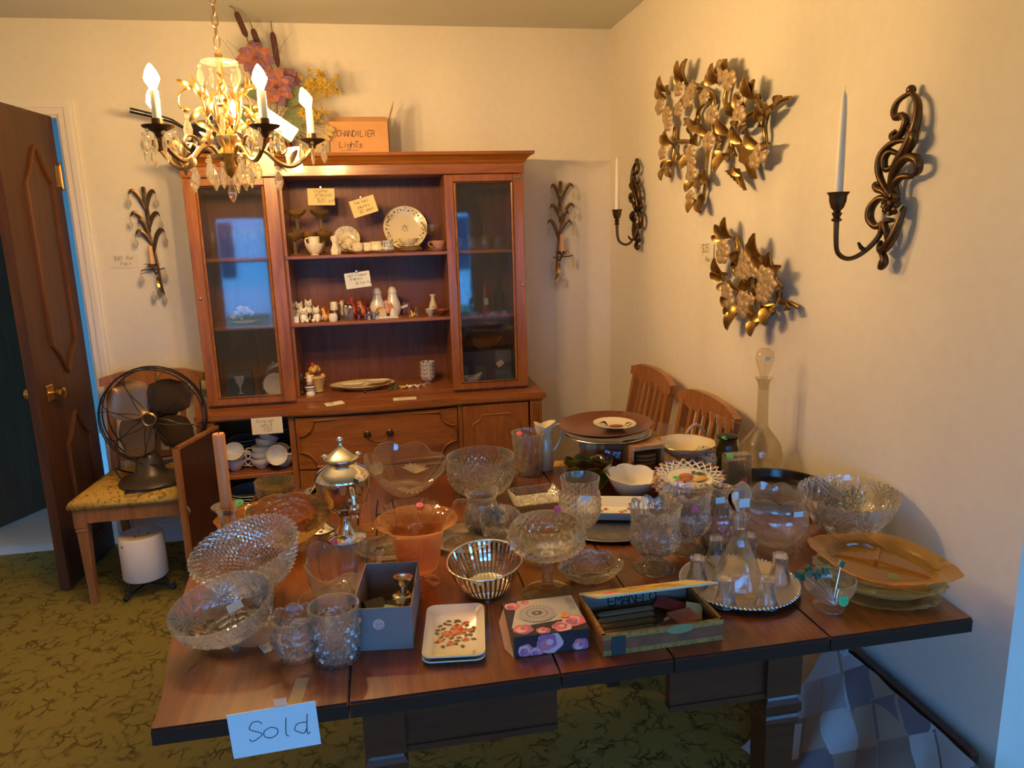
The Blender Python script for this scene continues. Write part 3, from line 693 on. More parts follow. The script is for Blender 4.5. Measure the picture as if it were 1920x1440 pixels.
# ------------------------------------------------------------------ chairs
def chair(name, label, loc, rz, cushion=broc):
    c = thing(name, label, 'chair', loc, rz, None)
    w, d = .235, .205
    vs = []; 
    b = MB(); Pz = [(0, .425), (.012, .430), (.014, .445), (.004, .462), (-.03, .474), (-.10, .480)]
    vs = []; fs = []; n = 4
    for o, z in Pz:
        for (sx, sy) in ((-1, -1), (1, -1), (1, 1), (-1, 1)):
            ww = w if sy < 0 else w-.03; vs.append((sx*(ww+o), sy*(d+o), z))
    for i in range(len(Pz)-1):
        for k in range(4): fs.append((4*i+k, 4*i+(k+1) % 4, 4*i+4+(k+1) % 4, 4*i+4+k))
    m = len(vs); fs += [(3, 2, 1, 0), (m-4, m-3, m-2, m-1)]
    b.add(vs, fs).build('seat_cushion', cushion, c, 80)
    b = MB().box(-w+.05, w-.05, -d, -d+.02, .365, .425).box(-w+.07, w-.07, d-.02, d, .365, .425)
    b.box(-w, -w+.02, -d+.05, d-.05, .365, .425).box(w-.02, w, -d+.05, d-.05, .365, .425); b.build('seat_rail', chairw, c)
    for sx in (-1, 1):
        x = sx*(w-.025); y = -d+.025; b = MB(); P = [(.025, .425), (.025, .345), (.021, .340), (.025, .332), (.021, .322), (.014, .07), (.014, .0)]; vs = []; fs = []
        for ww, z in P: vs += [(x-ww, y-ww, z), (x+ww, y-ww, z), (x+ww, y+ww, z), (x-ww, y+ww, z)]
        for i in range(len(P)-1):
            for k in range(4): fs.append((4*i+(k+1) % 4, 4*i+k, 4*i+4+k, 4*i+4+(k+1) % 4))
        fs += [(0, 1, 2, 3), tuple(len(vs)-1-k for k in range(4))]
        b.add(vs, fs).build('front_leg', chairw, c)
        x = sx*(w-.045); b = MB(); P = [(d+.05, 0), (d+.012, .25), (d, .43), (d+.025, .62), (d+.068, .862)]; vs = []; fs = []
        for yy, z in P: vs += [(x-.015, yy-.018, z), (x+.015, yy-.018, z), (x+.015, yy+.012, z), (x-.015, yy+.012, z)]
        for i in range(len(P)-1):
            for k in range(4): fs.append((4*i+k, 4*i+(k+1) % 4, 4*i+4+(k+1) % 4, 4*i+4+k))
        fs += [(3, 2, 1, 0), tuple(len(vs)-4+k for k in range(4))]
        b.add(vs, fs).build('back_post', chairw, c)
    W2 = w-.025; y0 = d+.062; n = 16; top = []; bot = []     # shaped crest rail
    for i in range(n+1):
        t = i/n*2-1; x = t*(W2+.016); top.append((x, .905-.020*max(0, (abs(t)-.62)/.38)+.004*cos(t*PI))); bot.append((x, .845+(.0 if abs(t) > .80 else -.016*min(1, (.80-abs(t))*8))))
    b = MB(); vs = []; fs = []
    for (x, z1), (_, z0) in zip(top, bot):
        cv = .014*(1-(x/W2)**2)
        vs += [(x, y0-.014+cv, z0), (x, y0-.010+cv, z1), (x, y0+.014+cv, z1), (x, y0+.012+cv, z0)]
    for i in range(n):
        for k in range(4): fs.append((4*i+k, 4*i+(k+1) % 4, 4*i+4+(k+1) % 4, 4*i+4+k))
    fs += [(3, 2, 1, 0), tuple(4*n+k for k in range(4))]
    b.add(vs, fs).build('crest_rail', chairw, c)
    MB().box(-W2+.02, W2-.02, d+.005, d+.022, .50, .535).build('lower_rail', chairw, c)
    for i in range(5):
        x = (-2+i)*.060; b = MB(); vs = []
        for yy, z in ((d+.012, .53), (d+.028, .66), (d+.066, .85)): vs += [(x-.011, yy-.008, z), (x+.011, yy-.008, z), (x+.011, yy+.006, z), (x-.011, yy+.006, z)]
        fs = [(4*j+k, 4*j+(k+1) % 4, 4*j+4+(k+1) % 4, 4*j+4+k) for j in range(2) for k in range(4)]+[(3, 2, 1, 0), (8, 9, 10, 11)]
        b.add(vs, fs).build('slat', chairw, c)
    return c
ch = chair('dining_chair', 'wooden dining chair with gold brocade seat under the black fan', (-1.045, 3.31, 0), 0)
dup(ch, (.845, 2.875, 0), -PI/2, 'slat back wooden chair against the right wall, nearer the room corner')
dup(ch, (.845, 2.345, 0), -PI/2, 'slat back wooden chair against the right wall, behind the tall glass decanter')

# ------------------------------------------------------------------ electric fan on the chair
fan = thing('electric_fan', 'old black electric fan with four wide blades and wire cage on the chair', 'fan', (-1.005, 3.245, .478))
c0 = Vector((.045, -.02, .290))
MB().lathe([(0, 0), (.125, 0), (.13, .008), (.12, .02), (.085, .03), (.06, .05), (.05, .10), (.036, .13), (.022, .15), (0, .15)], 28).build('base', fanm, fan, 40)
MB().tube([(0, .05, .14), (.02, .06, .22), (.045, .06, .28)], .018, 10).build('neck', fanm, fan, 40)
MM = Matrix.Translation(c0+Vector((0, .10, 0))) @ Matrix.Rotation(PI/2, 4, 'X') @ Matrix.Translation((0, 0, -.04))
MB().lathe([(0, -.08), (.05, -.075), (.062, -.05), (.064, .0), (.055, .04), (.03, .06), (.012, .075), (.012, .1), (0, .1)], 20, MM).build('motor', fanm, fan, 40)
for k in range(4):
    a0 = PI/4+k*PI/2+.05; vs = []; fs = []; nr, na = 8, 9
    for i in range(nr+1):
        q_ = -cos(PI*i/nr); r = .110+.084*q_; ha = math.asin(min(.98, max(.010, .096*math.sqrt(max(0, 1-q_*q_)))/r)) if r > .05 else .35
        for j in range(na+1):
            q = j/na*2-1; a = a0+q*min(ha, .78)
            vs.append((r*cos(a), -q*.030*min(1, r/.1), r*sin(a)))
    for i in range(nr):
        for j in range(na): k0 = i*(na+1)+j; fs.append((k0, k0+1, k0+na+2, k0+na+1))
    MB().add([(x+c0.x, y+c0.y, z+c0.z) for x, y, z in vs], fs).build('blade', bladem, fan, 60)
b = MB()
def ringpts(r, y, n=40): return [(c0.x+r*cos(2*PI*k/n), c0.y+y, c0.z+r*sin(2*PI*k/n)) for k in range(n)]
for r, y in ((.204, -.028), (.208, 0), (.208, .03), (.195, .055)): b.tube(ringpts(r, y), .0028, 5, closed=True)
b.build('cage_ring', blackp, fan, 40)
for k in range(8):           # looped wires crossing the front of the cage
    a = k*PI/4+.15; b = MB()
    for s in (-1, 1):
        P = []
        for i in range(9):
            t = i/8; r = .036+(.208-.036)*t; aa = a+s*(.10+.30*sin(PI*t*.8)); P.append((c0.x+r*cos(aa), c0.y-.055+.055*t**3, c0.z+r*sin(aa)))
        P.append((c0.x+.208*cos(aa), c0.y+.03, c0.z+.208*sin(aa))); b.tube(P, .0017, 5)
    b.build('cage_wire', blackp, fan, 40)
MM = Matrix.Translation(c0+Vector((0, -.055, 0))) @ Matrix.Rotation(PI/2, 4, 'X')
hb = MB().lathe([(0, -.01), (.030, -.01), (.031, .004), (.026, .008), (.022, .005), (0, .005)], 24, MM).build('badge', oldbrass, fan, 40)
MB().lathe([(0, .005), (.019, .005), (.019, .008), (0, .008)], 20, MM).build('badge_centre', bronze, hb, 40)
cd = MB().tube(spline([(-.05, .09, .008), (-.13, .10, .02), (-.15, .03, .06), (-.12, -.0, .02)], 6), .004, 6).tube(spline([(.10, -.02, .01), (.14, -.05, .004), (.06, -.09, .005), (.0, -.14, .005), (-.06, -.15, .005), (-.05, -.11, .005), (.02, -.125, .005), (.12, -.09, .005), (.17, -.10, .005)], 6), .004, 6)
cd.build('power_cord', blackp, fan, 40)

# white pillar candle on its iron stand
pc = thing('pillar_candle', 'fat white three-wick pillar candle with a green dot under the fan chair', 'candle', (-1.062, 3.19, .075))
MB().lathe([(0, 0), (.085, 0), (.090, .006), (.090, .185), (.084, .194), (.05, .188), (.0, .180)], 36).build('wax', wax, pc, 40)
for k in range(3): MB().tube([(.03*cos(k*2.1), .03*sin(k*2.1), .18), (.03*cos(k*2.1), .03*sin(k*2.1), .197)], .0012, 5).build('wick', blackp, pc)
sticker(pc, (-.055, -.072, .165), .007, greens, (-.6, -.8, 0))
st = thing('candle_stand', 'black iron scrolled foot stand holding the white pillar candle', 'stand', (-1.062, 3.19, 0))
MB().tube([(.075*cos(2*PI*k/24), .075*sin(2*PI*k/24), .070) for k in range(24)], .004, 6, closed=True).build('ring', iron, st, 40)
for k in range(3):
    a = 2*PI*k/3-2.2; P = spline([(.07, .068), (.085, .03), (.10, .008), (.115, .012), (.112, .026), (.102, .024)], 5)
    MB().tube([(p.x*cos(a), p.x*sin(a), p.y) for p in P], .005, 6).build('foot', iron, st, 40)
MB().tube([(.09*cos(-2.2), .09*sin(-2.2), .022), (0, 0, .04), (.09*cos(2*PI/3-2.2), .09*sin(2*PI/3-2.2), .022)], .004, 6).tube([(0, 0, .04), (.09*cos(4*PI/3-2.2), .09*sin(4*PI/3-2.2), .022)], .004, 6).build('brace', iron, st)

# board and quilt leaning by the end of the wall
MB_ = MB().box(1.165, 1.188, 1.16, 1.575, .002, .392, bev=.003).build('leaning_board', tabled); tag(MB_, 'dark wooden panel leaning on the wall behind the quilt', 'panel')
nu, nv = 46, 30; vs = []; fs = []
for th in (0, .006):
    for i in range(nu+1):
        y = 1.60-.60*i/nu
        for j in range(nv+1):
            t = j/nv
            if t < .10: x, z = 1.160-.019*(t/.1), .378+.010*(t/.1)
            else:
                q = (t-.10)/.90; x = 1.141-.17*q**1.4; z = .400*(1-q)
            yy = y+.05*t*cos(i*.4)*.5+(.10*t if i == 0 else .10*t*(1-i/nu))
            w = .018*t*sin(y*34+3*t)+.012*t*noise.noise(Vector((y*9, t*4, 1)))*2
            vs.append((x-w-.0-th*(1 if t > .1 else 0), yy, max(.004+th, z+th+.01*noise.noise(Vector((y*20, t*9, 5)))*min(1, 4*t))))
m = (nu+1)*(nv+1)
for l in (0, 1):
    for i in range(nu):
        for j in range(nv):
            k = l*m+i*(nv+1)+j; q = (k, k+1, k+nv+2, k+nv+1); fs.append(q if l else q[::-1])
q_ = MB().add(vs, fs).build('folded_quilt', quilt, None, 80); tag(q_, 'grey and tan patchwork quilt draped over the leaning board under the table', 'quilt')
b = MB()
for i in range(26): 
    y = 1.585-.003*i; x = 1.16-.002*i; b.tube([(x, y, .41), (x-.008*cos(i), y+.008*sin(i*3), .425+.006*sin(i*2)), (x-.015*cos(i*1.7), y+.012*sin(i), .418)], .0009, 4)
b.build('fringe', plain('grey_yarn', (.45, .5, .55), .9), q_)

# ------------------------------------------------------------------ chandelier
CX, CY = -.372, 2.185
cl = thing('chandelier', 'brass five-arm chandelier with lit candle bulbs and hanging glass drops', 'chandelier', (CX, CY, 1.66))
def cpart(b, name, mat, parent=None, smooth=40): return b.build(name, mat, parent or cl, smooth)
z0 = -1.66
def L(p): return [(r, z+z0) for r, z in p]
cpart(MB().lathe(L([(0, 1.655), (.010, 1.665), (.018, 1.685), (.012, 1.70), (.045, 1.708), (.048, 1.716), (.030, 1.722), (.016, 1.735), (.026, 1.75), (.028, 1.765), (.018, 1.775), (.012, 1.79), (.022, 1.80), (.024, 1.812), (.013, 1.822), (.010, 1.85), (.017, 1.858), (.017, 1.866), (.009, 1.872), (.014, 1.885), (.009, 1.91), (.007, 1.95), (.010, 1.97), (.004, 1.98), (0, 1.985)]), 16), 'column', brass)
cpart(MB().lathe(L([(.012, 1.95), (.03, 1.953), (.042, 1.949), (.044, 1.953), (.03, 1.958), (.012, 1.957)]), 20, None, lambda a, i, r, z: (r*(1+.10*abs(cos(3*a))), z), close=True), 'crystal_collar', crystal)
k = 0; z = 1.985
while z < 2.43:
    Mx = Matrix.Translation((0, 0, z+.016+z0)) @ Matrix.Rotation((k % 2)*PI/2+.4, 4, 'Z')
    P = [(.0075*cos(a), 0, .017*sin(a)) for a in [2*PI*i/12 for i in range(12)]]
    if k == 0: link = MB().tube(P, .0022, 5, closed=True).build('chain_link', oldbrass, cl, 40); link.matrix_local = Mx
    else:
        o = link.copy(); COL.objects.link(o); o.parent = cl; o.matrix_local = Mx
    z += .027; k += 1
cpart(MB().lathe(L([(0, 2.40), (.02, 2.40), (.05, 2.42), (.06, 2.438), (0, 2.438)]), 20), 'ceiling_cap', brass)
# one pendant mesh: bead on a wire, faceted almond drop
pm = MB().lathe([(0, -.052), (.004, -.048), (.0095, -.036), (.0105, -.028), (.0075, -.016), (.002, -.007), (0, -.006)], 7, None, None, (1, .55))
pm.ball((0, 0, .0), .005, 7, 5); pend0 = pm.build('pendant', pend, None); 
def pendant(parent, loc, s=1.0, a=0, first=[True]):
    if first[0]: o = pend0; first[0] = False
    else: o = pend0.copy(); COL.objects.link(o)
    o.parent = parent; o.location = loc; o.scale = (s, s, s); o.rotation_euler = (0, 0, a); return o
rr_ = random.Random(3)
for ai, ang in enumerate((239, 302, 24, 92, 149)):
    a = math.radians(ang); R_ = .235; c, s = cos(a), sin(a)
    def P3(r, z, off=0): return (r*c-off*s, r*s+off*c, z+z0)
    arm = MB().tube([P3(p.x, p.y) for p in spline([(.035, 1.712), (.065, 1.735), (.10, 1.728), (.13, 1.702), (.165, 1.690), (.20, 1.705), (R_, 1.742)], 5)], .0062, 7)
    arm.tube([P3(p.x, p.y) for p in spline([(.10, 1.728), (.115, 1.750), (.145, 1.752), (.158, 1.735), (.145, 1.722), (.135, 1.732)], 4)], .004, 6)
    for q in ((.07, 1.735, .10, 1.765), (.13, 1.705, .155, 1.67), (.165, 1.695, .19, 1.735), (.09, 1.73, .06, 1.77)):
        arm.leaf(P3(q[0], q[1]), P3(q[2], q[3]), .018, up=(-s, c, 0), th=.0015)
    A = arm.build('arm', oldbrass if ai != 3 else brass, cl, 40)
    x, y = R_*c, R_*s
    MB().lathe([(p[0], p[1]+z0) for p in [(0, 1.735), (.008, 1.74), (.012, 1.75), (.036, 1.762), (.038, 1.766), (.014, 1.766), (.013, 1.782), (0, 1.782)]], 18, Matrix.Translation((x, y, 0))).build('drip_pan', bronze, A, 40)
    MB().lathe([(0, 1.780+z0), (.0105, 1.780+z0), (.0105, 1.846+z0), (0, 1.846+z0)], 14, Matrix.Translation((x, y, 0))).build('candle_sleeve', cream, A, 40)
    tl = Matrix.Rotation(rr_.uniform(-.22, .22), 4, 'X') @ Matrix.Rotation(rr_.uniform(-.3, .1), 4, 'Y')
    MB().lathe([(0, -.002), (.006, 0), (.009, .008), (.0155, .020), (.0185, .028), (.013, .044), (.006, .056), (0, .063)], 12, Matrix.Translation((x, y, 1.846+z0)) @ tl).build('bulb', bulbm, A, 60)
    for k in range(6):
        b_ = 2*PI*k/6+.3*ai; pendant(A, (x+.036*cos(b_), y+.036*sin(b_), 1.752+z0-.006*(k % 2)), .95, b_)
    for q in ((.13, 1.695, 1.25), (.075, 1.715, 1.1)): pendant(A, P3(q[0], q[1]-.01), q[2], a)
    # thin upper scroll with its drop
    u = a+.63; cu, su = cos(u), sin(u)
    sc = MB().tube([(p.x*cu, p.x*su, p.y+z0) for p in spline([(.02, 1.765), (.045, 1.81), (.055, 1.865), (.085, 1.885), (.108, 1.868), (.110, 1.84), (.095, 1.832)], 5)], .0028, 6)
    for q in ((.045, 1.81, .02, 1.88), (.055, 1.86, .075, 1.915), (.07, 1.88, .11, 1.905), (.03, 1.78, .075, 1.80), (.05, 1.84, .09, 1.80)):
        sc.leaf((q[0]*cu, q[0]*su, q[1]+z0), (q[2]*cu, q[2]*su, q[3]+z0), .016, up=(-su, cu, 0), th=.001)
    sc.ball((.095*cu, .095*su, 1.832+z0), .009, 8, 6)
    A2 = sc.build('scroll', brass, cl, 40); pendant(A2, (.095*cu, .095*su, 1.815+z0), 1.2, u); pendant(A2, (.050*cos(u), .050*sin(u), 1.942+z0), .95, u)
for k in range(7): a = 2*PI*k/7; pendant(cl, (.05*cos(a), .05*sin(a), 1.700+z0-.012*(k % 2)), 1.25, a)
pendant(cl, (0, 0, 1.652+z0), 1.2)
# paper tags tied to the fitting
note('paper_tag', 'long paper strip hanging slantwise behind the chandelier bulbs', .115, .042, [], (-0.254, 2.33, 1.816), (0, .62, 0), paper, .012, .001, 'tag')
note('paper_tag', 'curled white paper tag hanging at the right of the chandelier', .045, .075, [], (-0.216, 2.36, 1.717), (0, -.12, .25), paperw, .01, .001, 'tag', bend=.012)
note('paper_tag', 'bright square card hanging below the chandelier', .082, .060, [], (-0.328, 2.45, 1.718), (0, .05, 0), papery, .01, .001, 'tag')

# ------------------------------------------------------------------ crystal sconces on the back wall
def crystal_sconce(loc, label, flip=1):
    s = thing('crystal_sconce', label, 'sconce', loc, 0, 'crystal leaf sconces on the back wall')
    y = -.022
    MB().tube([(p.x*flip, y+.01, p.y) for p in spline([(.0, .25), (.005, .16), (-.004, .06), (.012, -.04), (.02, -.13), (.028, -.22)], 5)], [.003+.004*sin(PI*i/25) for i in range(26)], 6).build('stem', rust, s, 40)
    for k, (x0, z0_, x1, z1) in enumerate([(.0, .14, -.062, .235), (.0, .14, .055, .232), (.002, .13, .004, .25), (0, .06, -.066, .138), (0, .06, .062, .135), (.004, .05, .01, .15), (.008, -.01, -.055, .055), (.01, -.04, .075, .06), (.0, .02, -.035, .105)]):
        x0 *= flip; x1 *= flip; b = MB(); P = spline([(x0, y, z0_), (x0+(x1-x0)*.35, y-.012, z0_+(z1-z0_)*.72), (x0+(x1-x0)*.75, y-.02, z1+.004), (x1, y-.024, z1-.016)], 5)
        n = len(P); vs = []; fs = []
        for i, p in enumerate(P):
            w = .010*sin(PI*min(.97, i/(n-1)*.9+.12)); t = (P[min(i+1, n-1)]-P[max(0, i-1)]).normalized(); sd = Vector((-t.z, 0, t.x))
            vs += [p-sd*w+Vector((0, .004, 0)), p, p+sd*w+Vector((0, .004, 0))]
        for i in range(n-1):
            q = 3*i; fs += [(q, q+1, q+4, q+3), (q+1, q+2, q+5, q+4)]
        m = len(vs); vs += [v+Vector((0, .0012, 0)) for v in vs]; fs += [tuple(m+i for i in f[::-1]) for f in list(fs)]
        lf = b.add(vs, fs).build('leaf', rust, s, 60)
        pendant(lf, (x1, y-.024, z1-.026), .9)
    MB().lathe([(0, -.10), (.010, -.10), (.010, -.01), (0, -.01)], 12, Matrix.Translation((.004*flip, -.05, 0))).build('candle', plain('peach_sleeve', (.80, .45, .25), .5) if 'peach_sleeve' not in MATS else MATS['peach_sleeve'], s, 40)
    b = MB().lathe([(0, -.118), (.006, -.114), (.012, -.106), (.024, -.102), (.024, -.099), (.010, -.100), (0, -.100)], 12, Matrix.Translation((.004*flip, -.05, 0)))
    for k in range(5): a = k*1.256; b.leaf((.004*flip+.01*cos(a), -.05+.01*sin(a), -.104), (.004*flip+.036*cos(a), -.05+.036*sin(a), -.094), .018, th=.001)
    b.tube([(.004*flip, -.05, -.115), (.012*flip, -.035, -.14), (.016*flip, -.015, -.13)], .004, 6); bp = b.build('bobeche', rust, s, 40)
    for x, z in ((-.05, -.135), (.055, -.125)):
        lf = MB().tube(spline([(.01*flip, -.02, -.12), (x*.6, -.04, -.118), (x, -.045, z+.012)], 5), .003, 6).build('branch', rust, s, 40); pendant(lf, (x, -.045, z), 1.0)
    for x, z in ((.015, -.20), (.035, -.235), (-.012, -.225)): pendant(bp, (x*flip, -.03, z), .95)
    MB().leaf((.012*flip, -.02, -.15), (.036*flip, -.03, -.235), .02, up=(0, -1, 0), th=.001).build('leaf', gilt, s)
    return s
crystal_sconce((-1.018, 3.735, 1.475), 'bronze leaf wall sconce with glass drops beside the $80 card')
crystal_sconce((.938, 3.735, 1.468), 'bronze leaf wall sconce with glass drops right of the hutch', -1)
note('price_card', 'price card taped beside the left crystal sconce', .115, .060, [(-.045, .006, '$80 for'), (-.02, -.020, 'Pair')], (-1.145, 3.735, 1.398), (0, -.02, 0), paper, .018, .0014, 'card')

# ------------------------------------------------------------------ gilt sconces on the right wall
SC = [[(540,170),(600,240),(620,330),(612,420),(560,540),(510,620),(480,720),(475,800),(500,880)],
 [(560,180),(480,215),(460,280),(485,325),(530,320),(560,360),(530,430),(480,455),(448,430),(470,405)],
 [(565,480),(480,480),(410,540),(392,640),(420,740),(490,850)], [(500,560),(450,535),(420,580),(430,650),(485,625)],
 [(480,800),(490,700),(540,620),(600,590),(655,615),(658,680),(615,705)], [(620,715),(560,710),(520,760),(530,830)],
 [(490,880),(430,800),(380,775),(365,745),(395,745)], [(470,850),(400,840),(350,900),(348,980),(390,1030),(430,1005)],
 [(575,900),(560,1010),(530,1110),(480,1185),(440,1180),(425,1130)], [(500,990),(455,1000),(480,1080),(470,1150)], [(405,1190),(460,1220),(485,1270),(455,1310),(438,1260)],
 [(560,380),(600,430),(630,470),(600,530),(545,590)]]
def gilt_sconce(loc, label, m):
    s = thing('gilt_sconce', label, 'sconce', loc, -PI/2)     # local x along the wall (towards the camera), -y out of the wall
    U = lambda X, Y, y=-.014: ((X-520)*.00047*m, y, (740-Y)*.00034)
    b = MB()
    for i, pl in enumerate(SC):
        P = spline([U(*p) for p in pl], 5); n = len(P)
        P = [p+Vector((0, -.010*sin(PI*j/(n-1))-.002*(i % 3), 0)) for j, p in enumerate(P)]
        b.tube(P, [.0050+.0068*sin(PI*j/(n-1))**.7*(1 if i in (0, 8, 4, 7) else .7) for j in range(n)], 7, flat=.85)
    b.ball(U(545, 165), .011, 8, 6); b.build('scroll_plate', bronze, s, 60)
    b = MB()
    for k in range(7): a = 2*PI*k/7; c = Vector(U(520, 885, -.035)); b.leaf(c+Vector((.003*cos(a), 0, .003*sin(a))), c+Vector((.028*cos(a), .006, .026*sin(a))), .028, up=(0, -1, 0), bend=.25, th=.002)
    for k in range(5): a = 2*PI*k/5+.4; c = Vector(U(520, 885, -.044)); b.leaf(c, c+Vector((.016*cos(a), .002, .015*sin(a))), .018, up=(0, -1, 0), bend=.3, th=.002)
    b.ball(Vector(U(520, 885, -.046)), .005, 8, 6)
    for (x, y) in ((545, 850), (500, 925)): b.ball(U(x, y, -.028), .009, 8, 6, None, (1.3, .7, .9))
    b.build('rose', bronze, s, 50)
    P = spline([U(430, 1000, -.02), U(445, 1085, -.03), U(425, 1170, -.048), U(400, 1230, -.07), U(390, 1245, -.095), U(395, 1200, -.12), U(400, 1110, -.128), U(400, 985, -.13)], 6)
    dy = Vector((.00047*m*(520-400), 0, 0))
    ar = MB().tube(P, [.0075-.002*sin(PI*j/48) for j in range(len(P))], 8); ar.tube([P[14], P[14]+Vector((0, -.012, .008)), P[14]+Vector((0, -.020, .020))], [.006, .005, .003], 6)
    ar.build('arm', bronze, s, 50)
    tp = P[-1]; M = Matrix.Translation(tp)
    cp = MB().lathe([(0, -.004), (.011, 0), (.012, .004), (.007, .008), (.010, .014), (.012, .018), (.007, .022), (.014, .030), (.019, .045), (.020, .058), (.024, .066), (.021, .066), (.016, .055), (0, .052)], 14, M, lambda a, i, r, z: (r*(1+(.12*cos(6*a) if i > 9 and i < 12 else 0)), z)).build('candle_cup', bronze, s, 40)
    lean = Matrix.Rotation(.0, 4, 'X')
    cn = thing('taper_candle', 'white taper candle standing in the '+('near' if m > 0 else 'far')+' gilt wall sconce', 'candle', (0, 0, 0))
    w = s.matrix_basis.copy(); Pw = Matrix.LocRotScale(Vector(loc), Euler((0, 0, -PI/2)), None) @ (tp+Vector((0, 0, .055)))
    cn.location = Pw
    MB().lathe([(0, 0), (.0105, 0), (.0085, .18), (.006, .222), (.002, .232), (0, .233)], 12).build('wax', plain('candle_wax', (.86, .82, .70), .4) if 'candle_wax' not in MATS else MATS['candle_wax'], cn, 40)
    MB().tube([(0, 0, .23), (.001, 0, .238), (.003, .002, .245)], .0009, 5).build('wick', cream, cn)
gilt_sconce((1.2, 1.545, 1.580), 'gilt scrollwork candle sconce at the right, nearest the camera', 1)
gilt_sconce((1.2, 3.275, 1.585), 'gilt scrollwork candle sconce near the room corner', -1)

# ------------------------------------------------------------------ gilt blossom plaques on the right wall
def blossom(root, y, z, r, mat, seed, x=1.165):
    rn = random.Random(seed); b = MB(); c = Vector((x, y, z)); a0 = rn.uniform(0, 2); n = 5
    for k in range(n):
        a = a0+2*PI*k/n; d = Vector((-.25, cos(a), sin(a))).normalized(); b.ball(c+Vector((d.x, d.y*1.5, d.z))*r*.50, r*.48, 9, 6, None, (.40, 1.45, 1))
    for k in range(5): a = 2*PI*k/5; b.ball(c+Vector((-r*.25, r*.12*cos(a), r*.12*sin(a))), r*.09, 5, 4)
    b.ball(c+Vector((-r*.15, 0, 0)), r*.17, 7, 5)
    part(b, 'blossom', mat, root, 60)
def plaque(root, branches, leaves, flowers, lw=.034):
    for pl in branches:
        P = spline([(1.190, y, z) for y, z in pl], 5) if len(pl) > 1 else None; n = len(P)
        part(MB().tube([p+Vector((-.006*sin(PI*j/(n-1)), 0, 0)) for j, p in enumerate(P)], [.010-.004*j/(n-1) for j in range(n)], 7), 'branch', gilt, root, 60)
    for i, pl in enumerate(leaves):
        (y0, z0_), (y1, z1) = pl[:2]; rn = random.Random(i)
        part(MB().leaf((1.180-rn.uniform(0, .01), y0, z0_), (1.158-rn.uniform(0, .014), y1, z1), lw*(.55+1.0*abs(z1-z0_)/max(1e-4, math.hypot(y1-y0, z1-z0_))), up=(-1, 0, 0), fold=.42, bend=.12, n=6, th=.004), 'leaf', gilt, root, 60)
    for i, pl in enumerate(flowers):
        y, z = pl[0]; blossom(root, y, z, lw*(1.02 if i % 2 else .88), giltf, i, 1.162)
f1 = thing('flower_plaque', 'large gilt wall ornament of flowering branches with a small bird', 'wall decoration', (1.19, 2.45, 1.80))
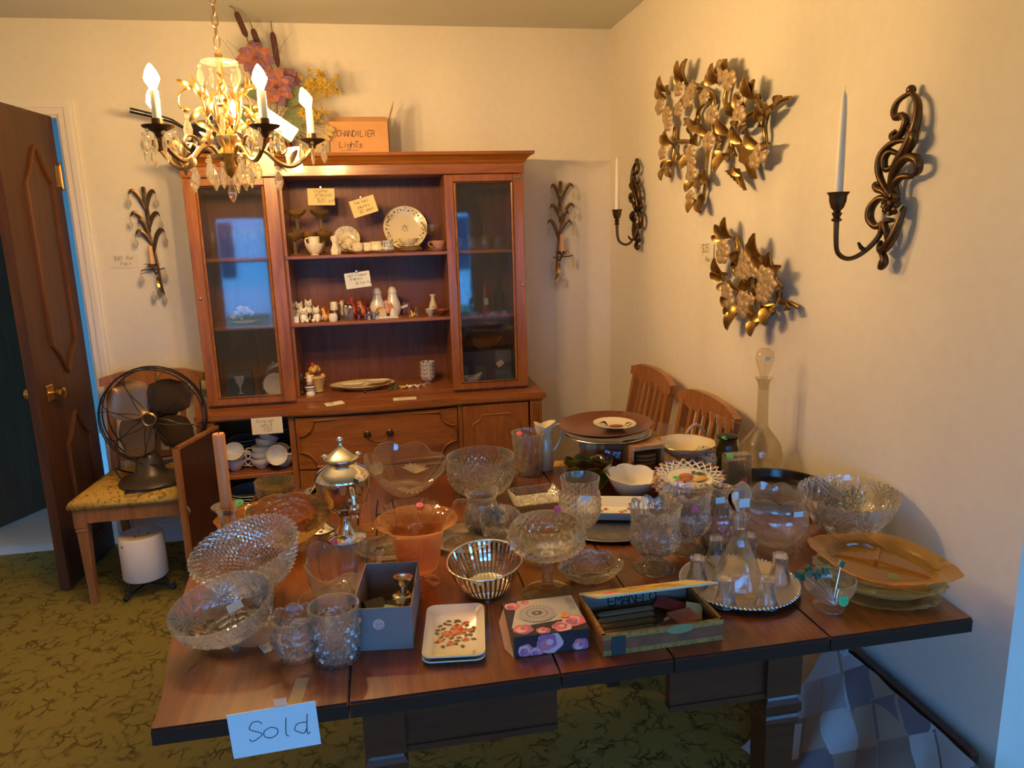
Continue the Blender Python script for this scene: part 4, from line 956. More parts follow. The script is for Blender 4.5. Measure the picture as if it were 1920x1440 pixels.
plaque(f1, [[(2.766,2.014),(2.701,1.992),(2.569,1.951),(2.515,1.911),(2.535,1.863),(2.513,1.805),(2.547,1.754),(2.563,1.698),(2.569,1.641),(2.586,1.593),(2.613,1.551)], [(2.416,1.947),(2.434,1.902),(2.401,1.859),(2.358,1.831),(2.316,1.818)], [(2.864,1.937),(2.785,1.959),(2.732,1.983)], [(2.316,1.818),(2.226,1.83),(2.161,1.824),(2.082,1.841),(2.034,1.842)], [(2.222,1.878),(2.194,1.842),(2.16,1.82)], [(2.16,1.82),(2.164,1.783),(2.154,1.748),(2.165,1.715)], [(2.531,1.796),(2.457,1.795),(2.395,1.776),(2.326,1.735)], [(2.861,1.866),(2.847,1.815),(2.755,1.805),(2.679,1.788)], [(2.653,1.88),(2.625,1.904),(2.558,1.922)], [(2.858,1.803),(2.867,1.746),(2.902,1.717)], [(2.643,1.879),(2.651,1.839),(2.668,1.783)], [(2.357,1.827),(2.363,1.787),(2.377,1.755),(2.349,1.711)]],
 [[(2.723,2.011),(2.67,2.077)], [(2.745,2.019),(2.754,2.089)], [(2.915,2.011),(2.924,2.067)], [(2.891,1.998),(2.851,2.019)], [(2.939,1.988),(2.993,2.033)], [(2.456,1.958),(2.463,2.021)], [(2.368,1.971),(2.355,2.011)], [(2.496,1.965),(2.521,1.999)], [(2.218,1.87),(2.223,1.934)], [(2.207,1.865),(2.179,1.916)], [(2.33,1.834),(2.329,1.877)], [(2.273,1.854),(2.299,1.894)], [(2.638,1.967),(2.569,1.947)], [(2.767,2.023),(2.784,2.041)], [(2.149,1.842),(2.129,1.856)], [(2.087,1.829),(2.028,1.844)], [(2.138,1.8),(2.067,1.816)], [(2.171,1.784),(2.105,1.802)], [(2.145,1.801),(2.154,1.829)], [(2.151,1.713),(2.064,1.721)], [(2.166,1.722),(2.22,1.759)], [(2.282,1.777),(2.2,1.788)], [(2.279,1.748),(2.331,1.798)], [(2.371,1.788),(2.408,1.834)], [(2.347,1.8),(2.269,1.808)], [(2.446,1.751),(2.369,1.758)], [(2.522,1.799),(2.602,1.865)], [(2.551,1.81),(2.653,1.872)], [(2.736,1.862),(2.663,1.873)], [(2.858,1.803),(2.932,1.843)], [(2.87,1.809),(2.884,1.86)], [(2.798,1.762),(2.766,1.798)], [(2.867,1.741),(2.927,1.719)], [(2.867,1.737),(2.805,1.678)], [(2.902,1.717),(2.906,1.671)], [(2.687,1.743),(2.751,1.731)], [(2.676,1.733),(2.706,1.702)], [(2.562,1.682),(2.483,1.636)], [(2.581,1.671),(2.553,1.62)], [(2.586,1.597),(2.533,1.537)], [(2.615,1.581),(2.633,1.539)], [(2.65,1.646),(2.68,1.618)], [(2.418,1.729),(2.452,1.711)], [(2.391,1.723),(2.422,1.666)], [(2.342,1.733),(2.323,1.699)], [(2.438,1.773),(2.387,1.775)], [(2.607,1.772),(2.599,1.808)], [(2.659,1.807),(2.631,1.844)]],
 [[(2.765,1.993)], [(2.677,1.941)], [(2.761,1.921)], [(2.875,1.916)], [(2.862,1.879)], [(2.95,1.959)], [(2.539,1.927)], [(2.471,1.858)], [(2.401,1.974)], [(2.35,1.946)], [(2.42,1.999)], [(2.278,1.827)], [(2.29,1.878)], [(2.492,1.776)], [(2.917,1.778)], [(2.646,1.747)], [(2.634,1.717)], [(2.631,1.675)], [(2.636,1.591)], [(2.136,1.698)], [(2.163,1.683)], [(2.648,1.965)]])
bd = MB()
Q = [[(2.279,1.737),(2.24,1.737),(2.215,1.698),(2.183,1.63),(2.209,1.634),(2.243,1.676),(2.283,1.69)], [(2.362,1.665),(2.277,1.668),(2.229,1.597)], [(2.282,1.679),(2.233,1.643)], [(2.278,1.733),(2.317,1.723)]]
bd.add([(1.165, y, z) for y, z in Q[0]]+[(1.178, y, z) for y, z in Q[0]], [tuple(range(7)), tuple(range(13, 6, -1))]+[(i, i+7, (i+1) % 7+7, (i+1) % 7) for i in range(7)])
t_ = Q[1]; bd.add([(1.160, *t_[0]), (1.150, *t_[1]), (1.160, *t_[2]), (1.170, *t_[0]), (1.168, *t_[1]), (1.170, *t_[2])], [(0, 1, 2), (5, 4, 3), (0, 3, 4, 1), (1, 4, 5, 2), (2, 5, 3, 0)])
for k in range(7):
    q = k/6; e = Vector((1.158, t_[0][0]+(t_[2][0]-t_[0][0])*q, t_[0][1]+(t_[2][1]-t_[0][1])*q)); bd.tube([(1.150, *t_[1]), e], .0018, 4)
bd.ball((1.150, *Q[3][1]), .014, 8, 6); bd.leaf((1.152, *Q[2][0]), (1.146, *Q[2][1]), .03, up=(-1, 0, 0), th=.002)
part(bd, 'bird', gilt, f1)
f2 = thing('flower_plaque', 'small gilt wall ornament of leaves and blossoms beside the $35 card', 'wall decoration', (1.19, 2.15, 1.34))
plaque(f2, [[(2.328,1.448),(2.304,1.415),(2.315,1.38),(2.327,1.342),(2.281,1.307),(2.253,1.268)], [(2.136,1.39),(2.099,1.357)], [(2.369,1.297),(2.323,1.285),(2.249,1.267)], [(2.155,1.269),(2.107,1.235),(2.075,1.222)], [(2.045,1.288),(2.025,1.262),(1.968,1.264),(1.935,1.255)], [(2.278,1.266),(2.274,1.215)], [(2.118,1.211),(2.115,1.182)], [(2.205,1.318),(2.176,1.287),(2.161,1.269)]],
 [[(2.328,1.448),(2.333,1.516)], [(2.358,1.451),(2.405,1.491)], [(2.38,1.444),(2.423,1.451)], [(2.14,1.393),(2.137,1.464)], [(2.153,1.392),(2.195,1.432)], [(2.045,1.353),(2.038,1.408)], [(2.038,1.341),(1.973,1.372)], [(2.031,1.329),(1.973,1.309)], [(2.314,1.36),(2.233,1.403)], [(2.313,1.353),(2.243,1.363)], [(2.386,1.321),(2.41,1.38)], [(2.37,1.308),(2.312,1.332)], [(2.385,1.307),(2.434,1.326)], [(2.346,1.288),(2.379,1.279)], [(2.303,1.222),(2.347,1.25)], [(2.288,1.213),(2.343,1.2)], [(2.273,1.211),(2.301,1.145)], [(2.253,1.224),(2.284,1.203)], [(2.162,1.272),(2.138,1.329)], [(2.19,1.29),(2.199,1.319)], [(2.142,1.264),(2.115,1.218)], [(2.108,1.241),(2.076,1.229)], [(2.112,1.212),(2.176,1.208)], [(2.12,1.198),(2.128,1.147)], [(2.087,1.211),(2.136,1.199)], [(2.047,1.244),(2.058,1.194)], [(2.036,1.258),(2.091,1.256)], [(2.008,1.26),(1.994,1.237)], [(1.974,1.262),(1.929,1.253)], [(2.119,1.368),(2.153,1.392)], [(2.289,1.408),(2.267,1.405)]],
 [[(2.363,1.417)], [(2.361,1.392)], [(2.21,1.381)], [(2.221,1.344)], [(2.162,1.347)], [(2.079,1.339)], [(2.082,1.301)], [(2.048,1.316)], [(2.322,1.273)], [(2.313,1.246)], [(2.207,1.258)], [(2.198,1.226)], [(2.16,1.249)], [(2.081,1.282)]], .034)
note('price_card', 'small price card pinned left of the smaller gilt ornament', .125, .078, [(-.035, .006, '$35', .030), (.0, -.026, 'Pair', .017)], (1.203, 2.585, 1.386), (0, .02, -PI/2), paper, .02, .002, 'card')

# ------------------------------------------------------------------ on top of the hutch
HT = 1.836
fv = thing('flower_arrangement', 'dried cattails and dusty pink silk flowers on top of the hutch', 'flowers', (-.40, 3.50, HT))
part(MB().lathe([(0, HT), (.055, HT), (.075, HT+.04), (.070, HT+.10), (.045, HT+.13), (.05, HT+.14), (.04, HT+.14), (0, HT+.12)], 20, Matrix.Translation((-.385, 3.50, 0))), 'vase', plain('oxblood_glaze', (.14, .03, .02), .25, coat=.4), fv, 40)
cat = plain('cattail_brown', (.075, .025, .020), .9); stemm = plain('dry_stem', (.18, .15, .06), .8); leafm = plain('silk_leaf', (.14, .17, .08), .7, var=.2)
for (a, c, d, e) in (((-0.503,2.41), (-0.469,2.313), (-0.526,2.445), (-.41, 1.97)), ((-0.443,2.346), (-0.416,2.247), (-0.45,2.382), (-.40, 1.97)), ((-0.364,2.335), (-0.353,2.197), (-0.366,2.377), (-.385, 1.97))):
    y = 3.46; P = [Vector((a[0], y, a[1])), Vector((c[0], y, c[1]))]; dz = min(0, 2.425-d[1])
    ctl = part(MB().tube([P[0]+(P[0]-P[1]).normalized()*.0, P[0]*.95+P[1]*.05+Vector((0, 0, 0)), P[0]*.85+P[1]*.15, P[1]*.85+P[0]*.15, P[1]], [.003, .009, .0125, .0125, .006], 10), 'cattail', cat, fv, 40)
    part(MB().tube(spline([(d[0], y, min(2.43, d[1])), tuple(P[0]), tuple(P[1]), (e[0], 3.5, e[1])], 4), .0025, 5), 'stem', stemm, fv, 40, ctl)
def peony(root, c, r, mats, seed):
    rn = random.Random(seed); c = Vector(c); b = MB(); b2 = MB()
    for ringi, (n, el, k) in enumerate(((10, .1, 1.0), (9, .5, .85), (8, .9, .65), (6, 1.2, .45))):
        for i in range(n):
            a = 2*PI*i/n+ringi*.5+rn.uniform(-.2, .2); d = Vector((cos(a)*cos(el), -sin(el), sin(a)*cos(el)))
            (b if rn.random() < .78 else b2).leaf(c+d*.1*r, c+d*r*k*rn.uniform(.9, 1.1), r*.52*k+.004, up=(0, -1, 0) if el < 1 else (cos(a), 0, sin(a)), fold=.5, bend=.25, n=5, th=.0006)
    f = part(b, 'flower', mats[0], root, 60)
    if b2.v: part(b2, 'petals', mats[1], root, 60, f)
dusty = plain('dusty_rose', (.30, .105, .07), .8, var=.2, bscale=30); mauve = plain('mauve_petal', (.17, .075, .15), .8, var=.2); yell = plain('yellow_blossom', (.42, .27, .03), .8, var=.3)
peony(fv, (-0.435, 3.42, 2.216), .075, (dusty, mauve), 1)
peony(fv, (-0.355, 3.38, 2.098), .078, (dusty, mauve), 2)
peony(fv, (-0.311, 3.46, 2.144), .05, (mauve, dusty), 3)
rn = random.Random(5)
for (px, pz, n, s) in ((-0.184, 2.124, 70, .034), (-0.227, 2.001, 26, .030)):
    b = MB()
    for i in range(n):
        c = Vector((px+rn.gauss(0, s), 3.44+rn.gauss(0, .02), pz+rn.gauss(0, s*.6)))
        for k in range(4): a = rn.uniform(0, 6.28); b.leaf(c, c+Vector((.014*cos(a), -.006, .014*sin(a))), .010, up=(0, -1, 0), n=3)
        b.tube([c, Vector((-.37, 3.49, 1.98))], .0008, 3)
    o = part(b, 'blossom_cluster', yell, fv); o['kind'] = 'stuff'
b = MB()
for i in range(46):
    a = rn.uniform(-.5, 2.6); l = rn.uniform(.12, .30); c = Vector((-.40+rn.gauss(0, .03), 3.46, 2.03+rn.gauss(0, .04))); e = c+Vector((l*cos(a)*.9, rn.uniform(-.06, .05), l*sin(a)*.8)); e.z = min(e.z, 2.40)
    b.tube(spline([c, (c+e)/2+Vector((0, 0, .03)), e], 3), .0008, 3)
o = part(b, 'grass', stemm, fv); o['kind'] = 'stuff'
for i in range(16):
    a = rn.uniform(-1.6, 3.6); c = Vector((-.39+.05*cos(a), 3.45, 2.02+.06*sin(a))); e = c+Vector((.10*cos(a), -.03, .09*sin(a)))
    part(MB().leaf(c, e, .045, up=(0, -1, 0), bend=.15, fold=.2, n=5), 'leaf', leafm, fv, 60)
for i in range(9):
    a = -.2-.12*i; c = Vector((-.36, 3.42, 1.98)); e = c+Vector((.20*cos(a*1.2), 0, .16*sin(a)))
    part(MB().tube([c, e], .001, 4).ball(tuple(e), .012, 8, 6, None, (.6, .4, 1)).leaf(e, e+Vector((.03, -.01, -.02)), .02, up=(0, -1, 0)), 'seed_pod', plain('seed_pod', (.45, .32, .12), .7) if 'seed_pod' not in MATS else MATS['seed_pod'], fv, 60)
pn = thing('long_handled_pot', 'dark metal pot with a long handle on the hutch top behind the chandelier', 'pot', (-.665, 3.54, HT))
MB().lathe([(0, 0), (.085, 0), (.105, .02), (.108, .11), (.112, .115), (.112, .128), (.108, .13), (.06, .15), (.012, .158), (.012, .175), (0, .178)], 32).build('body', plain('dark_enamel', (.05, .045, .04), .25, .6), pn, 40)
MB().lathe([(.1085, .045), (.1105, .047), (.1105, .075), (.1085, .077)], 32, close=True).build('band', chrome, pn, 40)
MB().tube([(-.10, -.01, .12), (-.15, -.03, .15), (-.20, -.05, .165), (-.295, -.09, .185)], [.005, .010, .011, .012], 10).build('handle', darkpl, pn, 40)
bx = thing('cardboard_box', 'open cardboard box handwritten CHANDILIER Lights on top of the hutch', 'box', (-.03, 3.53, HT))
x0, x1, y0, y1, h = -.135, .125, -.075, .075, 1.974-1.836
b = MB().box(x0, x1, y0, y0+.003, 0, h).box(x0, x1, y1-.003, y1, 0, h).box(x0, x0+.003, y0, y1, 0, h).box(x1-.003, x1, y0, y1, 0, h).box(x0, x1, y0, y1, 0, .003)
b.build('body', card, bx)
MB().add([(x0, y1, h), (x1, y1, h), (x1-.004, y1+.03, h+.045), (x0+.004, y1+.03, h+.045), (x0, y1-.003, h), (x1, y1-.003, h), (x1-.004, y1+.027, h+.045), (x0+.004, y1+.027, h+.045)], [(0, 1, 2, 3), (7, 6, 5, 4), (0, 4, 5, 1), (1, 5, 6, 2), (2, 6, 7, 3), (3, 7, 4, 0)]).build('back_flap', card, bx)
for s, xx in ((-1, x0), (1, x1)):
    MB().add([(xx, y0, h), (xx, y1, h), (xx+s*.026, y1-.02, h+.070), (xx+s*.030, y0+.045, h+.090), (xx-.003*s, y0, h), (xx-.003*s, y1, h), (xx+s*.023, y1-.02, h+.070), (xx+s*.027, y0+.045, h+.090)], [(0, 1, 2, 3), (7, 6, 5, 4), (0, 4, 5, 1), (1, 5, 6, 2), (2, 6, 7, 3), (3, 7, 4, 0)]).build('side_flap', card, bx)
g = MB(); strokes(g, 'CHANDILIER', (-.100, h-.062), .0245, .0024, lambda X, Z: (X, y0-.0008, Z)); strokes(g, 'LighTs', (-.092, h-.108), .0245, .0024, lambda X, Z: (X, y0-.0008, Z)); g.add([(-.09, y0-.0008, h-.122), (-.01, y0-.0008, h-.119), (-.01, y0-.0008, h-.1205), (-.09, y0-.0008, h-.1235)], [(0, 1, 2, 3)])
g.build('lettering', ink, bx)

# ------------------------------------------------------------------ things in the hutch
S1, S2, S0 = 1.405, 1.105, HZ+.018
def gob(prof, mat, name, label, cat, loc, group=None, n=32, **k):
    o = vessel(prof, mat, name, loc, n=n, m=18, **k); return tag(o, label, cat, group)
SH = [(0, 0), (.030, 0), (.030, .003), (.008, .008), (.006, .02), (.010, .03), (.006, .04), (.009, .05), (.007, .062), (.020, .070), (.040, .085), (.046, .100)]
SHL = [(0, 0), (.034, 0), (.030, .004), (.008, .01), (.007, .05), (.009, .056), (.007, .062), (.022, .070), (.040, .086), (.045, .094)]
for i, (px, pz, y, nm) in enumerate(((-.352, 0, 3.50, 'lower left'), (-.300, 0, 3.56, 'lower middle'), (-.232, 0, 3.60, 'lower right'), (-.335, .101, 3.52, 'upper left'), (-.238, .101, 3.60, 'upper right'))):
    gob(SH, MATS.get('golden_glass') or glass('golden_glass', (.97, .86, .55), refr=.3, haze=.10, tir=True), 'sherbet_glass', nm+' stemmed glass of the stacked group on the top shelf', 'glass', (px, y, S1+pz), 'stacked stemmed glasses on the top hutch shelf', cav=.064)
def cup(name, label, loc, mat, r=.038, h=.05, rz=0, tilt=0, group=None, foot=.6, handle=True, flare=1.0):
    c = thing(name, label, 'cup', loc, (tilt, 0, rz), group)
    vessel([(0, 0), (r*foot*.8, 0), (r*foot*.75, .004), (r*foot, h*.2), (r*.92, h*.6), (r*flare, h)], mat, 'bowl', parent=c, n=24, m=10, th=.002)
    if handle: MB().tube(spline([(r*.85, 0, h*.82), (r*1.35, 0, h*.86), (r*1.45, 0, h*.55), (r*1.1, 0, h*.28), (r*.78, 0, h*.30)], 4), .003, 6).build('handle', mat, c, 40)
    return c
def plate(name, label, loc, mat, r=.07, rot=(0, 0, 0), h=.012, group=None, cat='plate', n=40, oval=(1, 1), rimm=None, rim=None):
    o = vessel([(0, 0), (r*.55, 0), (r*.6, h*.2), (r*.80, h*.6), (r, h)], mat, name, loc, n=n, m=12, th=.0022, rot=rot, oval=oval, soft=False, rim=rim)
    if rimm: MB().tube([((r-.001)*cos(2*PI*k/n)*oval[0], (r-.001)*sin(2*PI*k/n)*oval[1], h) for k in range(n)], .0015, 5, closed=True).build('rim_band', rimm, o, 40)
    return tag(o, label, cat, group)
gob([(0, 0), (.018, 0), (.018, .004), (.030, .02), (.041, .045), (.042, .052)], floral2, 'china_bowl', 'small sprigged china bowl with a cup standing in it, top shelf', 'bowl', (-0.264, 3.46, S1), n=28)
cup('teacup', 'sprigged teacup standing inside a small bowl on the top shelf', (-0.264, 3.46, S1+.03), floral2, .026, .052, PI, foot=.9)
bs = thing('bud_vase', 'small cream china bud vase on the top shelf beside the flowered plate', 'vase', (-0.173, 3.45, S1))
MB().lathe([(0, 0), (.020, 0), (.022, .02), (.012, .045), (.014, .055), (.020, .07), (.016, .082), (0, .080)], 16, None, lambda a, i, r, z: (r*(1+.12*cos(5*a)), z)).build('body', floral2, bs, 60)
plate('flowered_plate', 'small plate covered in flowers leaning on the back of the top shelf', (-0.125, 3.60, S1+.064), floral, .062, (1.38, 0, 0), rimm=gold)
cup('flowered_teacup', 'flower-covered teacup tipped over against the flowered plate', (-0.135, 3.49, S1+.036), floral, .034, .045, 2.6, 1.35)
plate('saucer', 'white saucer under two flowered cups on the top shelf', (-0.063, 3.47, S1), creamc, .058, group='saucers on the top hutch shelf')
cup('flowered_teacup', 'flower-covered teacup on the saucer before the flowered plate', (-0.075, 3.46, S1+.008), floral, .026, .040, PI, foot=.9)
cup('yellow_teacup', 'yellow sprigged teacup with gold handle on the top shelf', (-0.03, 3.48, S1+.008), floral2, .024, .040, 0, foot=.9)
plate('saucer', 'white saucer under the blue printed mug on the top shelf', (0.047, 3.46, S1), creamc, .062, group='saucers on the top hutch shelf')
cup('china_mug', 'cream sprigged mug left of the blue printed mug', (0.01, 3.46, S1+.009), floral, .027, .043, PI, foot=1.15, handle=False)
cup('china_mug', 'blue printed mug on the top hutch shelf', (0.06, 3.45, S1+.009), indigo, .026, .046, 0, foot=1.15, handle=False)
pl = plate('dinner_plate', 'large cream dinner plate with gold leaf rim standing at the back of the top shelf', (0.151, 3.655, S1+.108), creamc, .105, (1.36, 0, 0), rimm=gold)
b = MB(); rn = random.Random(2)
for k in range(60):
    a = 2*PI*k/60+rn.uniform(-.04, .04); r = .088+.005*sin(k*1.9); zz = .0105+(r-.088)*.45; e = Vector((r*cos(a), r*sin(a), zz)); b.leaf(e, e+Vector((.008*cos(a+1.4+(k % 2)*2), .008*sin(a+1.4+(k % 2)*2), .0008)), .006, n=2)
b.build('leaf_pattern', oldbrass, pl); b = MB()
for k in range(14): a = k*.9; r = .003+.0009*k; e = Vector((r*cos(a), r*sin(a), .0032)); b.leaf(e, e+Vector((.006*cos(a), .006*sin(a), .0003)), .004, n=2)
b.build('centre_flower', oldbrass, pl)
for k in range(3): plate('saucer', ('lowest', 'middle', 'topmost')[k]+' saucer of the stack of three before the large dinner plate', (0.158, 3.47, S1+.0075*k), creamc, (.060, .056, .052)[k], group='saucers on the top hutch shelf', rimm=gold)
cup('wide_teacup', 'wide flower-banded teacup on the stacked saucers', (0.155, 3.47, S1+.026), floral, .043, .036, 0, flare=1.08)
wg = vessel([(0, 0), (.028, 0), (.004, .004), (.003, .055), (.012, .062), (.034, .085), (.040, .108), (.040, .118)], thin, 'wine_glass', (0.278, 3.62, S1+.004), n=28, m=22, cav=.060, th=.001); tag(wg, 'empty clear wine glass at the right end of the open top shelf', 'glass')
plate('saucer', 'white saucer at the right end of the top shelf', (0.29, 3.47, S1), porc, .050, group='saucers on the top hutch shelf')
cup('pink_teacup', 'pinkish lustre teacup with curly handle at the right end of the top shelf', (0.294, 3.47, S1+.009), plain('rose_glaze', (.50, .25, .16), .2, coat=.5), .033, .038, PI)
# notes pinned in the hutch
def clipn(o, w):
    MB().box(-.005, .005, -.012, .004, w, w+.012, bev=.002).build('clip', chromer, o)
clipn(note('price_note', 'buff note about glasses at $20 pinned at the top left of the hutch', .118, .073, [(-.030, .020, 'Crystal', .013), (-.028, .002, 'glasses', .016), (-.018, -.024, '$20 set', .017)], (-0.22, 3.50, 1.66), (0, .02, 0), papery, .015, .0012), .034)
clipn(note('price_note', 'tilted buff note reading Tea cups saucers $2 each', .114, .076, [(-.038, .018, 'Tea cups', .012), (-.030, -.003, 'saucers', .012), (-.025, -.025, '$2 each', .014)], (-0.036, 3.50, 1.614), (0, -.27, 0), papery, .015, .0012), .036)
clipn(note('price_note', 'grey note for salt and pepper shakers hanging from the upper shelf', .112, .070, [(-.042, .018, 'Salt + pepper', .010), (-.036, .001, 'Shakers', .012), (-.012, -.020, '$5 Per Pair', .011)], (-0.083, 3.412, 1.29), (0, -.10, 0), paperw, .015, .0011), .033)

# figurines: rounded bodies with heads, ears and painted eyes
def critter(name, label, loc, s, mat, kind='cat', rz=0, mat2=None, group=None):
    c = thing(name, label, 'figurine', loc, rz, group); m2 = mat2 or mat
    if kind == 'cat':
        MB().ball((0, 0, .018*s), .018*s, 12, 8, None, (.9, .8, 1)).ball((-.009*s, -.014*s, .007*s), .008*s, 8, 6).ball((.009*s, -.014*s, .007*s), .008*s, 8, 6).tube([(.012*s, .01*s, .008*s), (.024*s, .004*s, .012*s), (.026*s, 0, .024*s)], .0035*s, 6).build('body', mat, c, 60)
        b = MB().ball((0, -.004*s, .044*s), .015*s, 12, 8, None, (1.05, .9, .9))
        for q in (-1, 1): b.add([(q*.013*s, -.004*s, .050*s), (q*.003*s, -.004*s, .056*s), (q*.012*s, -.002*s, .066*s), (q*.008*s, .003*s, .052*s)], [(0, 1, 2), (1, 3, 2), (3, 0, 2), (0, 3, 1)])
        h = b.build('head', mat, c, 60)
        b = MB()
        for q in (-1, 1): b.ball((q*.006*s, -.0172*s, .047*s), .002*s, 6, 4)
        b.ball((0, -.0185*s, .042*s), .0015*s, 6, 4).build('face', ink, h)
    elif kind == 'bird':
        MB().ball((0, 0, .020*s), .018*s, 12, 8, None, (1.0, .8, 1.1)).tube([(0, 0, .03*s), (-.004*s, -.0, .046*s), (-.006*s, -.0, .058*s)], [.012*s, .009*s, .008*s], 8).build('body', mat, c, 60)
        b = MB()
        for k in range(4): b.leaf((.012*s, 0, .022*s), ((.030-.003*k)*s, 0, (.03+.010*k)*s), .009*s, up=(0, 1, 0), th=.001)
        b.build('tail', m2, c)
        h = MB().ball((-.007*s, 0, .062*s), .0095*s, 10, 6).add([(-.014*s, -.003*s, .062*s), (-.014*s, .003*s, .062*s), (-.024*s, 0, .059*s), (-.014*s, 0, .057*s)], [(0, 2, 1), (0, 3, 2), (1, 2, 3), (0, 1, 3)]).build('head', mat, c, 60)
        b = MB()
        for k in range(3): b.ball(((-.010+.005*k)*s, 0, .073*s), .004*s, 6, 5)
        b.ball((-.012*s, 0, .053*s), .0035*s, 6, 5).build('comb', redc, h)
    return c
def X2(px): return px
fig = [(559, 574, 1.0, porc, 'pale china cat figurine at the far left of the middle shelf, behind'), (577, 572, 1.0, whitep, 'cream cat figurine second from left at the back of the middle shelf')]
critter('cat_figurine', 'pale grey cat figurine at the back left of the middle shelf', (-0.365, 3.585, S2+.012), 1.15, porc)
critter('cat_figurine', 'cream cat figurine at the back of the middle shelf above the pair', (-0.323, 3.585, S2+.020), 1.15, whitep)
critter('dog_figurine', 'white dog figurine in front at the left of the middle shelf', (-0.336, 3.455, S2), 1.15, whitep, rz=.3)
critter('dog_figurine', 'white dog figurine facing left, beside the first white dog', (-0.279, 3.46, S2), 1.15, whitep, rz=-.4)
critter('cat_figurine', 'dark little figurine between the two white dogs', (-0.309, 3.475, S2), .7, darkc)
b = thing('matchbox_card', 'small white box with printed letters at the left end of the middle shelf', 'box', (-0.381, 3.47, S2)); MB().cbox((0, 0, .014), (.045, .02, .028), bev=.001).build('body', whitep, b)
critter('rooster_figurine', 'orange red rooster figurine beside the white dogs', (-0.244, 3.47, S2), .85, yellowc, 'bird', mat2=redc)
def shaker(name, label, loc, prof, mat, capprof=None, capmat=None, n=20, group=None, mod=None, cat='shaker'):
    s = thing(name, label, cat, loc, 0, group); MB().lathe(prof, n, None, mod).build('body', mat, s, 50)
    if capprof: MB().lathe(capprof, n).build('cap', capmat, s, 50)
    return s
shaker('keg_figurine', 'cream pig-shaped keg standing before the brown crock', (-0.206, 3.448, S2), [(0, 0), (.017, 0), (.021, .012), (.021, .022), (.017, .036), (0, .037)], whitep, cat='figurine')
shaker('brown_crock', 'dark brown crock with a cream bird-painted cup on top', (-0.2, 3.505, S2), [(0, 0), (.022, 0), (.024, .04), (.020, .045), (0, .045)], darkc, cat='jar')
shaker('painted_cup', 'cream cup painted with a bird standing on the brown crock', (-0.202, 3.505, S2+.046), [(0, 0), (.018, 0), (.016, .034), (.014, .038), (0, .038)], floral2, cat='cup')
gs = [(0, 0), (.014, 0), (.016, .006), (.013, .03), (.015, .05), (.012, .056), (0, .056)]; gc = [(.0145, .052), (.0155, .056), (.014, .066), (.008, .073), (0, .074)]
shaker('glass_shaker', 'front glass shaker with chrome cap on the middle shelf', (-0.127, 3.448, S2), gs, crystal, gc, chrome)
shaker('glass_shaker', 'rear glass shaker with chrome cap, half behind the front one', (-0.148, 3.485, S2), gs, crystal, gc, chrome)
critter('rooster_figurine', 'tall red rooster figurine behind the glass shakers', (-0.114, 3.56, S2), 1.25, redc, 'bird', mat2=orangec)
critter('rooster_figurine', 'yellow and red rooster behind the maroon shakers', (-0.079, 3.555, S2), 1.15, orangec, 'bird', rz=.5, mat2=redc)
critter('hen_figurine', 'cream hen figurine at the back behind the chrome-capped shakers', (-0.163, 3.60, S2), 1.1, whitep, 'bird', mat2=skinp)
ms = [(0, 0), (.013, 0), (.014, .004), (.009, .018), (.011, .03), (.014, .040), (.012, .050), (.006, .055), (0, .056)]
shaker('maroon_shaker', 'left maroon glass shaker of the pair on the middle shelf', (-0.092, 3.485, S2), ms, maroon)
shaker('maroon_shaker', 'right maroon glass shaker of the pair on the middle shelf', (-0.048, 3.495, S2), ms, maroon)
def stein(label, loc):
    s = shaker('mini_stein', label, loc, [(0, 0), (.010, 0), (.010, .003), (.0085, .006), (.008, .026), (.009, .028), (.005, .034), (.002, .040), (0, .041)], chromer); MB().tube([(-.008, 0, .024), (-.016, 0, .022), (-.016, 0, .008), (-.008, 0, .006)], .0016, 5).build('handle', chromer, s)
stein('left miniature pewter stein at the front of the middle shelf', (-0.046, 3.445, S2))
stein('right miniature pewter stein at the front of the middle shelf', (-0.01, 3.445, S2))
tl_ = [(0, 0), (.030, 0), (.036, .012), (.040, .034), (.034, .062), (.024, .085), (.020, .105), (.024, .108), (.022, .112), (.020, .122), (.012, .134), (0, .137)]
shaker('tall_shaker', 'left tall pear-shaped speckled china shaker', (-0.003, 3.565, S2), tl_, whitep, n=24)
shaker('tall_shaker', 'right tall pear-shaped speckled china shaker', (0.07, 3.595, S2), tl_, whitep, n=24)
tr = tag(MB().cbox((0, 0, .005), (.095, .035, .010), bev=.003).build('china_tray', whitep, None, False, (0.041, 3.46, S2)), 'small white china tray carrying the cruet pair', 'tray')
shaker('cruet_shaker', 'white shaker with blue bird on the small china tray', (0.018, 3.46, S2+.011), [(0, 0), (.018, 0), (.012, .03), (.008, .036), (0, .037)], floral2, n=4)
shaker('cruet_shaker', 'plain white shaker at the right on the small china tray', (0.069, 3.46, S2+.011), [(0, 0), (.018, 0), (.012, .03), (.008, .036), (0, .037)], whitep, n=4)
critter('swan_figurine', 'pink and white swan figurine between the tall shakers', (0.043, 3.525, S2+.010), .95, skinp, 'bird', mat2=orangec)
mu = thing('mushroom_shaker', 'orange capped mushroom shaker before the left tall shaker', 'shaker', (0.009, 3.515, S2)); MB().lathe([(0, 0), (.010, 0), (.008, .03), (0, .03)], 12).build('stem', whitep, mu, 40); MB().lathe([(0, .026), (.022, .028), (.020, .040), (.010, .048), (0, .050)], 16).build('cap', orangec, mu, 50)
bb = thing('brown_figure_box', 'brown carved wooden box with a paper label at the back of the middle shelf', 'box', (0.135, 3.61, S2)); MB().cbox((0, 0, .030), (.042, .03, .06), bev=.003).build('body', browntray, bb); MB().cbox((0, -.0165, .040), (.034, .001, .012), Matrix.Rotation(-.3, 4, 'Y')).build('label', paper, bb)
